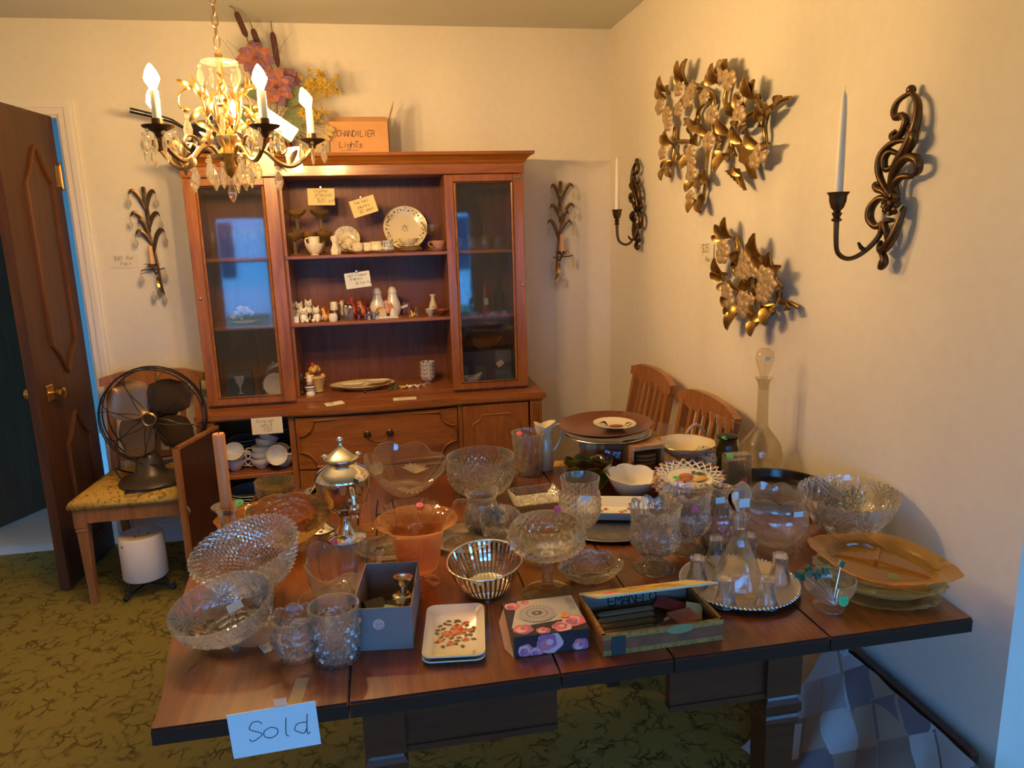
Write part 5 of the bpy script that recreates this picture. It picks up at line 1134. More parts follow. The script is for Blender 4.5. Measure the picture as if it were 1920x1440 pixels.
for px, py, nm in ((0.144, 3.505, 'left'), (0.177, 3.52, 'right')): shaker('mini_lantern', nm+' miniature lantern shaker with silver ribs near the sake bottle', (px, py, S2), [(0, 0), (.011, 0), (.012, .006), (.009, .010), (.011, .018), (.011, .026), (.006, .032), (.002, .044), (0, .045)], crystal, [(0, 0), (.012, 0), (.012, .005), (0, .006)], brass, n=12)
critter('bird_figurine', 'small yellow bird figurine on the front edge of the middle shelf', (0.154, 3.452, S2), .45, yellowc, 'bird')
sk = shaker('sake_bottle', 'cream square-shouldered sake bottle with a red round seal', (0.261, 3.57, S2), [(0, 0), (.020, 0), (.021, .012), (.022, .03), (.010, .068), (.009, .080), (.015, .090), (.015, .094), (0, .094)], creamc, cat='bottle', n=20)
MB().lathe([(.006, 0), (.009, 0), (.009, .001), (.006, .001)], 20, Matrix.Translation((0, -.0215, .028)) @ Matrix.Rotation(PI/2, 4, 'X'), close=True).build('seal_print', inkr, sk)
for k in range(3): gob([(0, 0), (.010, 0), (.010, .003), (.018, .010), (.025, .018)], porc, 'sake_cup', ('lowest', 'middle', 'topmost')[k]+' of the three stacked white sake cups', 'cup', (0.241, 3.50, S2+.0065*k), 'sake cups stacked on the middle shelf', n=20)
gob([(0, 0), (.016, 0), (.017, .003), (.034, .018), (.040, .027)], plain('redware', (.22, .06, .03), .3, coat=.3), 'redware_bowl', 'small reddish brown bowl at the right end of the middle shelf', 'bowl', (0.288, 3.475, S2), n=24)
# bottom of the open centre
j = thing('cupcake_jar', 'striped yellow china jar shaped like a basket with flowers on the lid', 'jar', (-0.316, 3.535, S0))
MB().lathe([(0, 0), (.034, 0), (.040, .004), (.034, .006), (.046, .066), (.050, .07), (.046, .074), (0, .074)], 40, None, lambda a, i, r, z: (r*(1+.035*cos(20*a)), z)).build('body', plain('striped_glaze', (.72, .50, .22), .3, coat=.4), j, 60)
b = MB(); rn = random.Random(9)
for i in range(26): a = rn.uniform(0, 6.28); q = rn.uniform(0, 1)**.7; b.ball((.036*q*cos(a), .036*q*sin(a), .078+.040*(1-q*q)+rn.uniform(-.003, .004)), .011, 7, 5)
lid = b.build('lid', yellowc, j, 60); MB().ball((-.006, -.01, .128), .010, 8, 6).ball((-.006, -.01, .138), .008, 8, 6, None, (1, 1, .5)).build('finial', redc, lid, 60)
cf = thing('clown_figurine', 'yellow and black china chef figurine in front of the basket jar', 'figurine', (-0.335, 3.455, S0))
MB().lathe([(0, 0), (.020, 0), (.022, .006), (.018, .018), (.014, .022), (.024, .030), (.024, .042), (.016, .050), (0, .052)], 18).build('body', whitep, cf, 60)
MB().ball((0, -.002, .060), .014, 12, 8).build('head', skinp, cf, 60)
MB().lathe([(0, .070), (.015, .070), (.015, .074), (.011, .078), (.014, .090), (.009, .097), (0, .098)], 14, Matrix.Translation((0, 0, -.002))).build('hat', whitep, cf, 60)
MB().lathe([(.0245, .034), (.026, .036), (.0245, .039)], 18, close=True).tube([(-.02, -.008, .046), (-.012, -.02, .05), (0, -.022, .049), (.014, -.018, .051), (.02, -.006, .046)], .003, 6).build('scarf', ink, cf, 60)
MB().ball((-.005, -.0155, .062), .0018, 6, 4).ball((.005, -.0155, .062), .0018, 6, 4).tube([(-.004, -.0158, .055), (0, -.0162, .0535), (.004, -.0158, .055)], .0008, 4).build('face', ink, cf)
critter('dark_figurine', 'brown and tan china figurine half hidden by the left hutch door', (-0.388, 3.50, S0), 1.5, darkc, 'cat')
plate('oval_platter', 'large oval cream platter at the bottom of the hutch centre', (-0.097, 3.53, S0), creamc, .110, oval=(1.42, .90), h=.026, rimm=gold)
for i, (px, y) in enumerate(((-0.142, 3.50), (-0.027, 3.54))): plate('relish_dish', ('left', 'right')[i]+' small boat dish lying in the oval platter', (px, y, S0+.020+.003*i), floral2, .042, oval=(1.5, .62), h=.014, rimm=None)
gob([(0, 0), (.006, 0), (.007, .006), (.005, .010), (0, .011)], darkc, 'loose_knob', 'small dark round knob lying before the oval platter', 'knob', (-0.087, 3.43, S0), n=12)
cl_ = thing('china_flower', 'green leaf china spray with a red flower beside the platter', 'figurine', (0.043, 3.47, S0))
MB().leaf((0, 0, .004), (.045, .0, .016), .018, th=.002).leaf((0, 0, .004), (-.018, -.012, .003), .012, th=.002).leaf((0, 0, .004), (.012, -.02, .003), .012, th=.002).tube([(0, 0, .003), (-.006, 0, .018), (-.012, 0, .026)], .0022, 6).build('leaf', plain('green_glaze', (.06, .20, .07), .3), cl_, 60); MB().ball((-.013, 0, .029), .008, 8, 6).build('flower', redc, cl_, 60)
for i, (px, m_, nm) in enumerate(((0.093, yellowc, 'yellow'), (0.126, whitep, 'white and black'), (0.162, whitep, 'cream'), (0.191, skinp, 'pinkish'))):
    t = thing('animal_figurine', nm+' miniature animal lying in the row right of the platter', 'figurine', (px, 3.47+.006*(i % 2), S0), .4*i)
    MB().ball((0, 0, .008), .010, 10, 6, None, (1.6, .8, .75)).ball((-.016, 0, .014), .006, 8, 6).tube([(-.008, -.004, .004), (-.012, -.014, .002)], .002, 5).tube([(.012, .002, .006), (.022, 0, .016)], .0018, 5).build('body', m_, t, 60)
for k in range(4): gob([(0, 0), (.016, 0), (.016, .006), (.030, .018), (.038, .040), (.039, .046)], imari, 'rice_bowl', ('lowest', 'second lowest', 'second highest', 'topmost')[k]+' of the stacked brown-printed rice bowls at the right of the hutch centre', 'bowl', (0.218, 3.57, S0+.020*k), 'rice bowls stacked in the hutch', n=28)
# behind the left glass door
for i in range(6): gob([(0, 0), (.028, 0), (.004, .004), (.004, .05), (.020, .062), (.028, .085), (.027, .12)], thin, 'goblet', ('leftmost', 'second', 'third')[i % 3]+' goblet in the '+('front', 'back')[i//3]+' row behind the left glass door', 'glass', (-.70+.085*(i % 3)+.04*(i//3), 3.50+.09*(i//3), S1), 'goblets behind the left hutch door', cav=.055, th=.001, n=20)
sw = thing('teapot_set', 'pink and white ruffled china centrepiece behind the left glass door', 'centrepiece', (-0.61, 3.54, S2))
b = MB().lathe([(0, .004), (.05, .004), (.062, .012), (.058, .014), (0, .010)], 24, None, lambda a, i, r, z: (r*(1+.08*cos(9*a)), z)); rn = random.Random(4)
for i in range(44):
    a = rn.uniform(0, 6.28); r = rn.uniform(0, .042); c = Vector((r*cos(a)*1.2, r*sin(a), .016+.045*(1-r/.045)+rn.uniform(0, .01))); d = Vector((cos(a), sin(a), .8)).normalized(); b.leaf(c, c+d*.020, .018, up=(0, -.6, .8), th=.001, n=3)
b.build('flowers', whitep, sw, 60); plate('display_plate', 'gold edged plate under the ruffled china centrepiece', (-0.611, 3.54, S2), skinp, .068, h=.004, rimm=gold)
bb = MB().lathe([(0, 0), (.018, 0), (.026, .02), (.022, .045), (.006, .060), (.004, .075), (0, .076)], 18, Matrix.Rotation(.3, 4, 'Y')).build('blue_bottle', plain('blue_glaze', (.15, .28, .55), .15, coat=.5), None, 50, (-0.529, 3.60, S0+.075)); tag(bb, 'small pale blue bird-shaped bottle behind the left glass door', 'bottle')
tag(MB().cbox((0, 0, .037), (.08, .08, .074), bev=.002).build('dark_box', darkc, None, False, (-0.537, 3.61, S0)), 'dark box that carries the blue bird bottle', 'box')
fr = thing('glass_box', 'dark gift box printed with a stemmed glass behind the left glass door', 'box', (-0.65, 3.52, S0), .05)
MB().cbox((0, 0, .062), (.11, .07, .124), bev=.001).build('body', plain('navy_card', (.03, .035, .06), .5), fr)
b = MB(); Pw = lambda x, z: (x, -.0358, z)
gp = [(-.022, .105), (.022, .105), (.016, .075), (.004, .056), (.003, .030), (.014, .020), (-.014, .020), (-.003, .030), (-.004, .056), (-.016, .075)]
b.add([Pw(x, z) for x, z in gp], [tuple(range(10))[::-1]]); b.build('glass_print', plain('print_grey', (.35, .33, .33), .6), fr)
for k in range(3): 
    plate('scalloped_plate', ('front', 'middle', 'rear')[k]+' scalloped gold-edged plate standing behind the left glass door', (-0.494+.012*k, 3.48+.05*k, S0+.056+.008*k), (porc, browntray, porc)[k], .055+.008*k, (1.3, 0, .3), group='scalloped plates behind the left hutch door', rimm=gold, rim=scallop(14, .002, 0, 4))
# behind the right glass door
for i in range(7):
    o = vessel([(0, 0), (.028, 0), (.004, .004), (.004, .055), (.022, .066), (.030, .088), (.028, .125)], thin, 'wine_glass', (.385+.062*(i % 4)+.02*(i//4), 3.49+.09*(i//4), S1+.126), n=20, m=18, cav=.060, th=.001, rot=(PI, 0, 0)); tag(o, ('leftmost', 'second', 'third', 'fourth')[i % 4]+' upturned wine glass in the '+('front', 'back')[i//4]+' row behind the right glass door', 'glass', 'upturned wine glasses behind the right hutch door')
for i, (x, h) in enumerate(((.405, .13), (.455, .15), (.515, .14), (.585, .155))):
    o = shaker('dark_bottle', ('leftmost', 'second', 'third', 'rightmost')[i]+' dark bottle on the middle shelf behind the right glass door', (x, 3.56, S2), [(0, 0), (.024, 0), (.025, .01), (.025, h*.55), (.010, h*.78), (.009, h), (0, h)], greeng if i % 2 else maroon, cat='bottle', group='dark bottles behind the right hutch door')
    if i == 2: MB().cbox((0, -.0255, .05), (.02, .001, .03)).build('label', gold, o)
gob([(0, 0), (.03, 0), (.034, .01), (.075, .035), (.09, .06)], amberg, 'amber_bowl', 'amber glass bowl standing on the box behind the right glass door', 'bowl', (.50, 3.58, S0+.151), n=40, rim=scallop(12, .004, .004))
bx2 = thing('gift_box', 'slate blue box with a small tag behind the right glass door', 'box', (.50, 3.60, S0), -.05)
MB().cbox((0, 0, .075), (.26, .16, .15), bev=.001).build('body', plain('slate_card', (.07, .075, .11), .6), bx2)
tg = MB().cbox((0, 0, 0), (.034, .001, .026)).build('tag', paper, bx2, False, (.075, -.082, .085), (0, -.6, .0)); 
g = MB(); strokes(g, 'Crystal', (.045, .035), .018, .0012, lambda X, Z: (X, -.0812, Z)); g.build('lettering', plain('grey_print', (.35, .35, .36), .6), bx2)
gv = thing('gravy_boat', 'white china gravy boat before the slate box', 'gravy boat', (0.417, 3.47, S0))
vessel([(0, 0), (.020, 0), (.022, .006), (.034, .022), (.036, .040)], porc, 'bowl', parent=gv, n=28, m=12, oval=(1.25, .85), rim=lambda a, t, r, z: (r*(1+.28*max(0, cos(a))**5*t), z+.016*max(0, cos(a))**4*t))
MB().tube(spline([(-.040, 0, .036), (-.062, 0, .048), (-.060, 0, .018), (-.034, 0, .016)], 5), .0035, 6).build('handle', porc, gv, 40)
# cards lying on the sideboard front edge
note('price_card', 'pale card with a pink dot lying tilted on the sideboard edge', .085, .035, [(-.02, .0, '$5', .014)], (-0.221, 3.305, .752), (-1.35, 0, .45), paper, .012, .001, 'card')
note('price_card', 'plain card lying flat on the middle of the sideboard top', .105, .032, [(-.03, -.004, 'sets 8', .009)], (0.092, 3.312, .751), (-1.40, 0, .0), paper, .012, .001, 'card')
ct = note('price_card', 'card reading China set sets 8 150 taped above the open cabinet', .130, .074, [(-.045, .016, 'China set', .012), (-.028, -.002, 'sets 8', .012), (-.020, -.026, '150', .019)], (-0.512, 3.262, 0.683), (0, 0, 0), paper, .014, .0012, 'card')

# ------------------------------------------------------------------ china in the open cabinet
C1, C0 = .4505, .20
grp = 'teacups piled in the open cabinet'
cd_ = [(-.690, 3.40, 0, 0, .2, 'lowest cup of the left pile', 1), (-.688, 3.395, .030, -.10, .1, 'middle cup of the left pile', 1), (-.684, 3.385, .066, .75, .0, 'top cup of the left pile, mouth turned to the room', 1),
 (-.575, 3.40, 0, 0, PI, 'lowest cup of the centre pile', 1), (-.572, 3.40, .028, .05, PI, 'second cup of the centre pile', 1), (-.568, 3.40, .052, .1, PI, 'third cup of the centre pile', 1), (-.560, 3.41, .080, .3, 2.2, 'fourth cup of the centre pile, tipped', 1), (-.555, 3.42, .105, .5, 2.0, 'topmost cup of the centre pile, tipped', 1),
 (-.472, 3.40, 0, 0, 0, 'lowest cup of the right pile with its handle showing', 1), (-.500, 3.43, .035, .3, .3, 'middle cup of the right pile', 1), (-.492, 3.37, .062, 1.25, 0, 'top cup of the right pile facing the room', 1)]
c1 = None
for (x, y, dz, tl, rz, nm, _) in cd_:
    lb = 'blue-white teacup, '+nm+', open cabinet'
    if c1 is None: c1 = cup('china_teacup', lb, (x, y, C1+dz), porc, .047, .052, rz, tl, grp)
    else: dup(c1, (x, y, C1+dz), (tl, 0, rz), lb, grp)
pl0 = None
for (x, y, n_, nm, r, zz, step) in ((-.67, 3.58, 6, 'back left stack above the cabinet shelf', .075, C1, .017), (-.52, 3.60, 8, 'back right stack above the cabinet shelf', .075, C1, .017), (-.635, 3.45, 10, 'left stack below the cabinet shelf', .105, C0, .013), (-.485, 3.52, 7, 'right stack below the cabinet shelf', .075, C0, .013)):
    for k in range(n_):
        lb = 'blue-white plate, %s up in the %s' % (('first', 'second', 'third', 'fourth', 'fifth', 'sixth', 'seventh', 'eighth', 'ninth', 'tenth')[k], nm)
        if pl0 is None: pl0 = plate('china_plate', lb, (x, y, zz+step*k), bluec, 1.0*r, h=.016, rimm=porc, group='dinner service stacked in the open cabinet'); r0 = r
        else:
            o = dup(pl0, (x+.002*sin(k*2), y, zz+step*k), 0, lb); o.scale = (r/r0, r/r0, 1)

# ------------------------------------------------------------------ things on the table
def tv(name, label, cat, xy, prof, mat, z=TZ, group=None, **k):
    o = vessel(prof, mat, name, (xy[0], xy[1], z), **k); return tag(o, label, cat, group)
# front left corner
o = tv('diamond_bowl', 'large clear pressed-glass bowl of raised diamonds, tilted at the left end', 'bowl', (-.283, 1.510), [(0, 0), (.035, 0), (.062, .010), (.086, .042), (.098, .078), (.103, .098)], crystal, z=.795, n=240, m=54, th=.005, pat=diamond(40, 13, .0042), oval=(1.02, .86), rot=(.38, -.22, 0), rim=lambda a, t, r, z: (r*(1+.05*cos(2*a)*t), z+.004*tri(a*40/(2*PI))*(t > .97)), smooth=False)
o = tv('footed_bowl', 'oval cut-glass bowl on little feet with fan stars, front left of the table', 'bowl', (-.305, 1.325), [(0, .006), (.045, .004), (.072, .022), (.084, .048), (.090, .070)], crystal, z=.785, n=168, m=32, th=.0045, pat=star(6, .0035, .55, 12, .5), oval=(1.05, .82), rot=(.30, -.20, .1), rim=scallop(44, .0, .0028, 30), cav=.006, smooth=30)
FB = [(0, .006), (.045, .004), (.072, .022), (.084, .048), (.090, .070)]
for a_ in (.6, 1.75, 2.9, 4.0, 5.2): cutstar(o, FB, (1.05, .82), a_, .036, .034, 16)
for k in range(3):
    a = 2*PI*k/3-PI/2; MB().lathe([(0, -.022), (.006, -.022), (.012, .010), (0, .012)], 6, Matrix.Translation((.045*cos(a), .040*sin(a), .002))).build('foot', crystal, o)
MB().cbox((.02, .03, .018), (.028, .020, .001)).build('price_sticker', paperw, o, False, None, (.2, 0, .3))
tv('glass_saucer', 'clear footed glass saucer under the right side of the star-cut footed bowl', 'saucer', (-.262, 1.335), [(0, 0), (.03, 0), (.05, .006), (.056, .012)], clear, n=40, m=12)
note('paper_slip', 'small blank paper slip lying under the footed bowl', .035, .03, [], (-.235, 1.29, TZ+.001), (-PI/2, 0, .5), paper, cat='card')
def handle(o, pts, r, mat, name='handle'): return MB().tube(spline(pts, 5), r, 7).build(name, mat, o, 40)
o = tv('creamer', 'small cut-glass creamer with looped handle beside the cubed mug', 'creamer', (-.182, 1.245), [(0, 0), (.026, 0), (.028, .006), (.040, .024), (.043, .045), (.036, .060), (.042, .078)], crystald, n=120, m=28, th=.004, pat=star(5, .0025, .5, 10, .5), rim=scallop(9, .002, .006, 8), smooth=30)
handle(o, [(.038, 0, .066), (.062, 0, .072), (.066, 0, .045), (.040, 0, .024)], .0045, clear)
o = tv('cube_mug', 'clear glass mug moulded all over with little cubes', 'mug', (-.112, 1.228), [(0, 0), (.036, 0), (.037, .006), (.034, .012), (.038, .03), (.042, .07), (.045, .102)], crystal, n=144, m=40, th=.004, pat=diamond(14, 6, .0035, .14, .82), smooth=False)
handle(o, [(-.040, -.006, .080), (-.070, -.010, .080), (-.074, -.010, .045), (-.038, -.006, .028)], .005, clear)
tv('round_glass_bowl', 'thin round clear bowl standing behind the cubed mug', 'bowl', (-.128, 1.315), [(0, 0), (.030, 0), (.045, .02), (.054, .055), (.055, .072)], thin, n=64, m=18, th=.002, pat=flutes(24, .0012, .1, .7))
o = tv('ruffled_bowl', 'clear ruffled glass bowl with swirled ribs and a pink sticker', 'bowl', (-.106, 1.470), [(0, 0), (.040, 0), (.058, .008), (.070, .030), (.074, .058), (.081, .084)], clear, n=144, m=26, th=.003, pat=lambda a, t, r, z: .0018*sin(18*a+5*t)*(t < .95), rim=lambda a, t, r, z: (r*(1+.05*cos(5*a)*t*t), z+.011*cos(5*a+.6)*t**3), rot=(.10, 0, 0))
sticker(o, (-.020, .076, .080), .007, pinks, (0, -.8, .6), '15')
# grey card box with its contents
GB = thing('grey_card_box', 'open grey card box with a round $10 sticker, full of odds and ends', 'box', (-.030, 1.232, TZ), -.13)
gw, gd, gh = .108, .185, 0.843-.76
b = MB().box(-gw/2, -gw/2+.002, 0, gd, 0, gh).box(gw/2-.002, gw/2, 0, gd, 0, gh).box(-gw/2+.002, gw/2-.002, 0, .002, 0, gh).box(-gw/2+.002, gw/2-.002, gd-.002, gd, 0, gh).box(-gw/2+.002, gw/2-.002, .002, gd-.002, 0, .002)
b.build('body', grayc, GB); sticker(GB, (-.006, -.0006, gh*.62), .0105, plain('salmon_sticker', (.80, .42, .33), .6), (0, -1, 0), '10')
def inbox(P): M = GB.matrix_basis if False else Matrix.LocRotScale(Vector((-.030, 1.232, TZ)), Euler((0, 0, -.13)), None); return tuple(M @ Vector(P))
cs = thing('brass_candlestick', 'small silver gilt candlestick standing in the grey card box', 'candlestick', inbox((.028, .075, .004)), (-.12, .06, 0))
MB().lathe([(0, 0), (.009, 0), (.009, .045), (.020, .050), (.022, .056), (.020, .060), (.008, .063), (.007, .078), (.012, .084), (.018, .092), (.019, .096), (.012, .096), (.010, .086), (0, .085)], 24).build('stem', chromer, cs, 40)
MB().lathe([(.012, .0605), (.013, .063), (.012, .0655)], 20, close=True).build('ring', brass, cs, 40)
t = thing('dark_purse', 'folded black leather case lying in the grey card box', 'case', inbox((-.018, .085, .012)), (.5, .1, .5)); MB().cbox((0, 0, .008), (.05, .085, .014), bev=.004).build('body', blackp, t)
t = thing('seed_packet', 'green and yellow printed packet in the grey card box', 'packet', inbox((.002, .065, .022)), (.25, .1, -.35)); MB().cbox((0, 0, 0), (.038, .075, .003), bev=.001).build('body', plain('packet_print', (.50, .46, .14), .5, var=.5, bscale=25), t); MB().cbox((0, .026, .0018), (.038, .018, .0006)).build('band', plain('packet_green', (.08, .25, .14), .5), t)
# enamel trays
def rrect(w, d, r, n=5):
    P = []
    for cx, cy_, a0 in ((w/2-r, d/2-r, 0), (-w/2+r, d/2-r, PI/2), (-w/2+r, -d/2+r, PI), (w/2-r, -d/2+r, 1.5*PI)):
        for k in range(n+1): a = a0+k/n*PI/2; P.append((cx+r*cos(a), cy_+r*sin(a)))
    return P
def tray(name, label, loc, rz, w, d, mat, group=None):
    b = MB(); vs = []; fs = []; L_ = [(-.020, 0, .001), (-.018, 0, .0), (-.004, .0, .009), (0, 0, .0105), (.0005, 0, .009), (-.0035, 0, .0075)]
    rings = [(-.014, .0015), (-.003, .0095), (.0, .0105), (0, .008), (-.004, .0072), (-.013, .0)]
    for o_, z in rings:
        vs += [(x, y, z) for x, y in rrect(w+2*o_, d+2*o_, .018+o_*.6)]
    n = 24
    for i in range(len(rings)-1):
        for k in range(n): fs.append((i*n+k, i*n+n+k, i*n+n+(k+1) % n, i*n+(k+1) % n))
    fs += [tuple(range(n)), tuple(5*n+n-1-k for k in range(n))]
    return tag(b.add(vs, fs).build(name, mat, None, 40, loc, (0, 0, rz)), label, 'tray', group)
traym = plain('cream_enamel', (.78, .72, .52), .22, coat=.4)
tray('metal_tray', 'lower of the two small cream metal trays stacked at the table front', (.100, 1.243, TZ), -.12, .112, .182, traym)
tr = tray('metal_tray', 'upper cream metal tray painted with a rose bouquet', (.101, 1.245, TZ+.0075), -.13, .112, .182, traym)
rn = random.Random(6); rs = MB(); gn = MB(); pk = MB(); z_ = .0018
for (x, y, r) in ((.004, .014, .011), (-.008, -.006, .010), (.012, .0, .009), (-.018, -.002, .007), (.019, .030, .006), (.02, -.026, .006), (-.006, -.036, .007), (-.026, -.024, .006), (.028, .006, .006)):
    for k in range(6): a = k*1.05+rn.uniform(0, 1); (rs if k % 2 else pk).leaf((x, y, z_), (x+1.25*r*cos(a), y+1.25*r*sin(a), z_+.0003), r*1.1, n=3, fold=0, bend=.03)
for k in range(34): a = k*.61; r = .020+.018*rn.random(); x, y = r*cos(a), r*sin(a)*1.3; gn.leaf((x, y, z_-.0002), (x+.012*cos(a*1.7), y+.012*sin(a*1.7), z_), .009, n=2, fold=0, bend=.02)
rs.build('rose_print', plain('rose_red', (.50, .08, .04), .4), tr); pk.build('rose_print', plain('rose_orange', (.70, .28, .08), .4), tr); gn.build('leaf_print', plain('leaf_olive', (.16, .12, .04), .4), tr)
sticker(tr, (.036, -.068, .0022), .005, paper, (0, 0, 1), '3')
# crystal dish carton
CB = thing('crystal_dish_carton', 'carton printed with pink roses and an oval dish, marked CRYSTAL', 'box', (.265, 1.215, TZ), .0)
bw, bd_, bh = .138, .125, .040
MB().cbox((0, 0, bh/2), (bw, bd_, bh), bev=.0006).build('body', plain('carton_black', (.03, .025, .03), .35), CB)
def flatdisc(b, cx, cy_, rx, ry, z, n=20, wob=0, ph=0, frame=None):
    vs = [(cx+rx*cos(2*PI*k/n)*(1+wob*cos(5*2*PI*k/n+ph)), cy_+ry*sin(2*PI*k/n)*(1+wob*cos(5*2*PI*k/n+ph))) for k in range(n)]
    b.add([(x, y, z) if frame is None else frame(x, y, z) for x, y in vs], [tuple(range(n))])
MB().add([(-bw/2+.002, -bd_/2+.03, bh+.0003), (bw/2-.001, -bd_/2+.045, bh+.0003), (bw/2-.001, bd_/2-.001, bh+.0003), (-bw/2+.03, bd_/2-.001, bh+.0003)], [(0, 1, 2, 3)]).build('cream_panel', plain('carton_cream', (.55, .50, .40), .4), CB)
petal = [plain('rose_pink', (.75, .18, .20), .4), plain('rose_light', (.85, .42, .42), .4), plain('rose_mauve', (.42, .14, .25), .4)]
def roses(lst, frame, z):
    for j, (cx, cy_, r) in enumerate(lst):
        for q in range(4):
            b = MB(); flatdisc(b, cx+.15*r*cos(q*2), cy_+.12*r*sin(q*2.3), r*(1-.24*q), r*.9*(1-.24*q), z+.0002*(q+1)+.00005*j, 20, .07, q*1.3+j, frame); b.build('rose_print', petal[(q+j) % 3], CB)
cl_x = lambda v: max(-bw/2, min(bw/2, v)); cl_y = lambda v: max(-bd_/2, min(bd_/2, v))
roses([(-.054, .044, .015), (-.025, .052, .010), (-.050, -.040, .018), (.046, -.030, .022), (.020, -.046, .018), (-.015, -.052, .013)], lambda x, y, z: (cl_x(x), cl_y(y), bh+z), .0002)
fz = lambda x, y, z: (cl_x(x), -bd_/2-z, max(.001, min(bh-.001, y)))
roses([(-.050, .012, .014), (-.008, .022, .024), (.050, .010, .015), (-.030, .006, .012)], fz, .0002)
dz = MB(); dz.lathe([(0, bh+.0016), (.034, bh+.0016)], 40, Matrix.Translation((-.012, .008, 0)), lambda a, i, r, z: (r*(1+.05*cos(22*a)), z), (1.05, .9)); dz.f = [f for f in dz.f if len(f) == 4]
dz.build('dish_print', plain('print_pale', (.50, .45, .42), .5), CB)
dz = MB()
for k in range(28):
    a = 2*PI*k/28
    for (r0, r1, w) in ((.004, .014, .0009), (.017, .026, .0011), (.028, .034, .0012)):
        x0, y0 = r0*cos(a), r0*sin(a)*.88; x1, y1 = r1*cos(a+.12), r1*sin(a+.12)*.88; dz.add([(-.012+x0-w*sin(a), .008+y0+w*cos(a), bh+.0019), (-.012+x1, .008+y1, bh+.0019), (-.012+x0+w*sin(a), .008+y0-w*cos(a), bh+.0019)], [(0, 1, 2)])
dz.build('dish_print', plain('print_dark', (.16, .13, .13), .5), CB)
g = MB(); strokes(g, 'CRYSTAL', (0, 0), .011, .0009, lambda X, Y: (.052+Y, .055-X, bh+.0022)); g.build('lettering', plain('print_grey2', (.28, .26, .22), .5), CB)
sticker(CB, (.036, -.012, bh+.0022), .008, orange, (0, 0, 1), '5')
MB().add([(-bw/2, -bd_/2, 0), (-bw/2-.012, -bd_/2+.03, .002), (-bw/2-.014, bd_/2-.05, .030), (-bw/2, bd_/2-.02, bh)], [(0, 1, 2, 3), (3, 2, 1, 0)]).build('torn_flap', card, CB)
# cigar box
CG = thing('cigar_box', 'open wooden cigar box lettered EMANELO holding small things', 'box', (.462, 1.200, TZ), .015)
w, d, h = .226, .150, .040
b = MB().box(-w/2, w/2, -d/2, -d/2+.005, 0, h).box(-w/2, w/2, d/2-.005, d/2, 0, h).box(-w/2, -w/2+.005, -d/2+.005, d/2-.005, 0, h).box(w/2-.005, w/2, -d/2+.005, d/2-.005, 0, h).box(-w/2+.005, w/2-.005, -d/2+.005, d/2-.005, 0, .004)
b.build('body', plain('cigar_paper', (.22, .065, .02), .55, var=.3, bscale=40), CG)
b = MB()
for z0, z1 in ((0, .009), (h-.009, h+.0006)): b.box(-w/2-.0008, w/2+.0008, -d/2-.0008, -d/2+.0052, z0, z1).box(w/2-.0052, w/2+.0008, -d/2, d/2, z0, z1).box(-w/2-.0008, -w/2+.0052, -d/2, d/2, z0, z1)
b.build('gold_edging', plain('cigar_gold', (.42, .20, .04), .45, .2, var=.4, bscale=120), CG)
MB().cbox((-w/2+.028, -d/2-.0012, .018), (.026, .0008, .036)).build('tax_stamp', plain('stamp_blue', (.03, .035, .03), .6), CG)
MB().lathe([(0, 0), (.018, 0), (.018, .0008), (0, .0008)], 24, Matrix.Translation((.03, -d/2-.0009, h-.006)) @ Matrix.Rotation(PI/2, 4, 'X'), None, (1.4, .5)).build('seal_label', plain('seal_green', (.26, .24, .10), .5), CG)
MB().box(-w/2+.006, w/2-.006, d/2-.0062, d/2-.0052, .006, h-.002).build('inner_paper', plain('inner_blue', (.26, .22, .17), .6), CG)
g = MB(); strokes(g, 'EMANELO', (-.052, .013), .020, .0026, lambda X, Z: (X*1.05, d/2-.0066, Z), slant=0, jit=0); g.build('lettering', ink, CG)
LM = Matrix.Translation((0, d/2, h)) @ Matrix.Rotation(-.43, 4, 'X')
lid = MB().box(-w/2, w/2, -d*.93, 0, 0, .0035, LM).build('lid', plain('lid_cream', (.66, .54, .30), .5), CG)
MB().box(-w/2+.05, w/2-.05, -d*.80, -.025, .0036, .0040, LM).build('lid_print', plain('lid_print', (.55, .36, .07), .5, var=.6, bscale=60), lid); MB().box(-w/2+.03, -w/2+.05, -d*.60, -.06, .0036, .0042, LM).build('lid_seal', pinks, lid)
def incg(name, label, cat, loc, rot, mk):
    P = Matrix.Translation((.462, 1.200, TZ)) @ Vector(loc); t = thing(name, label, cat, P, rot); mk(t); return t
incg('cigar_holder', 'dark wooden cigar holder lying in the cigar box', 'holder', (.005, -.044, .016), (0, 0, .30), lambda t: (MB().tube([(-.045, 0, -.004), (-.02, 0, 0), (.03, 0, .002)], [.003, .008, .012], 12).build('body', maroon, t, 40), MB().tube([(-.006, 0, .001), (-.002, 0, .001)], .0108, 12).build('ring', brass, t, 40)))
incg('playing_card_pack', 'red and white pack of cards in the cigar box', 'cards', (.062, -.022, .020), (.1, .05, .25), lambda t: (MB().cbox((0, 0, 0), (.052, .040, .014), bev=.001).build('body', plain('pack_red', (.65, .16, .08), .4, var=.2, bscale=60), t), MB().cbox((-.032, -.006, -.002), (.010, .036, .009), bev=.0005).build('label', papery, t)))
incg('red_pencil_bundle', 'bundle of dark red pencils at the back of the cigar box', 'pencils', (.060, .035, .016), (0, 0, -.75), lambda t: [MB().tube([(-.03, -.014+.007*k, .001*k), (.03, -.014+.007*k, .002)], .0034, 6).build('pencil', inkr, t) for k in range(5)])
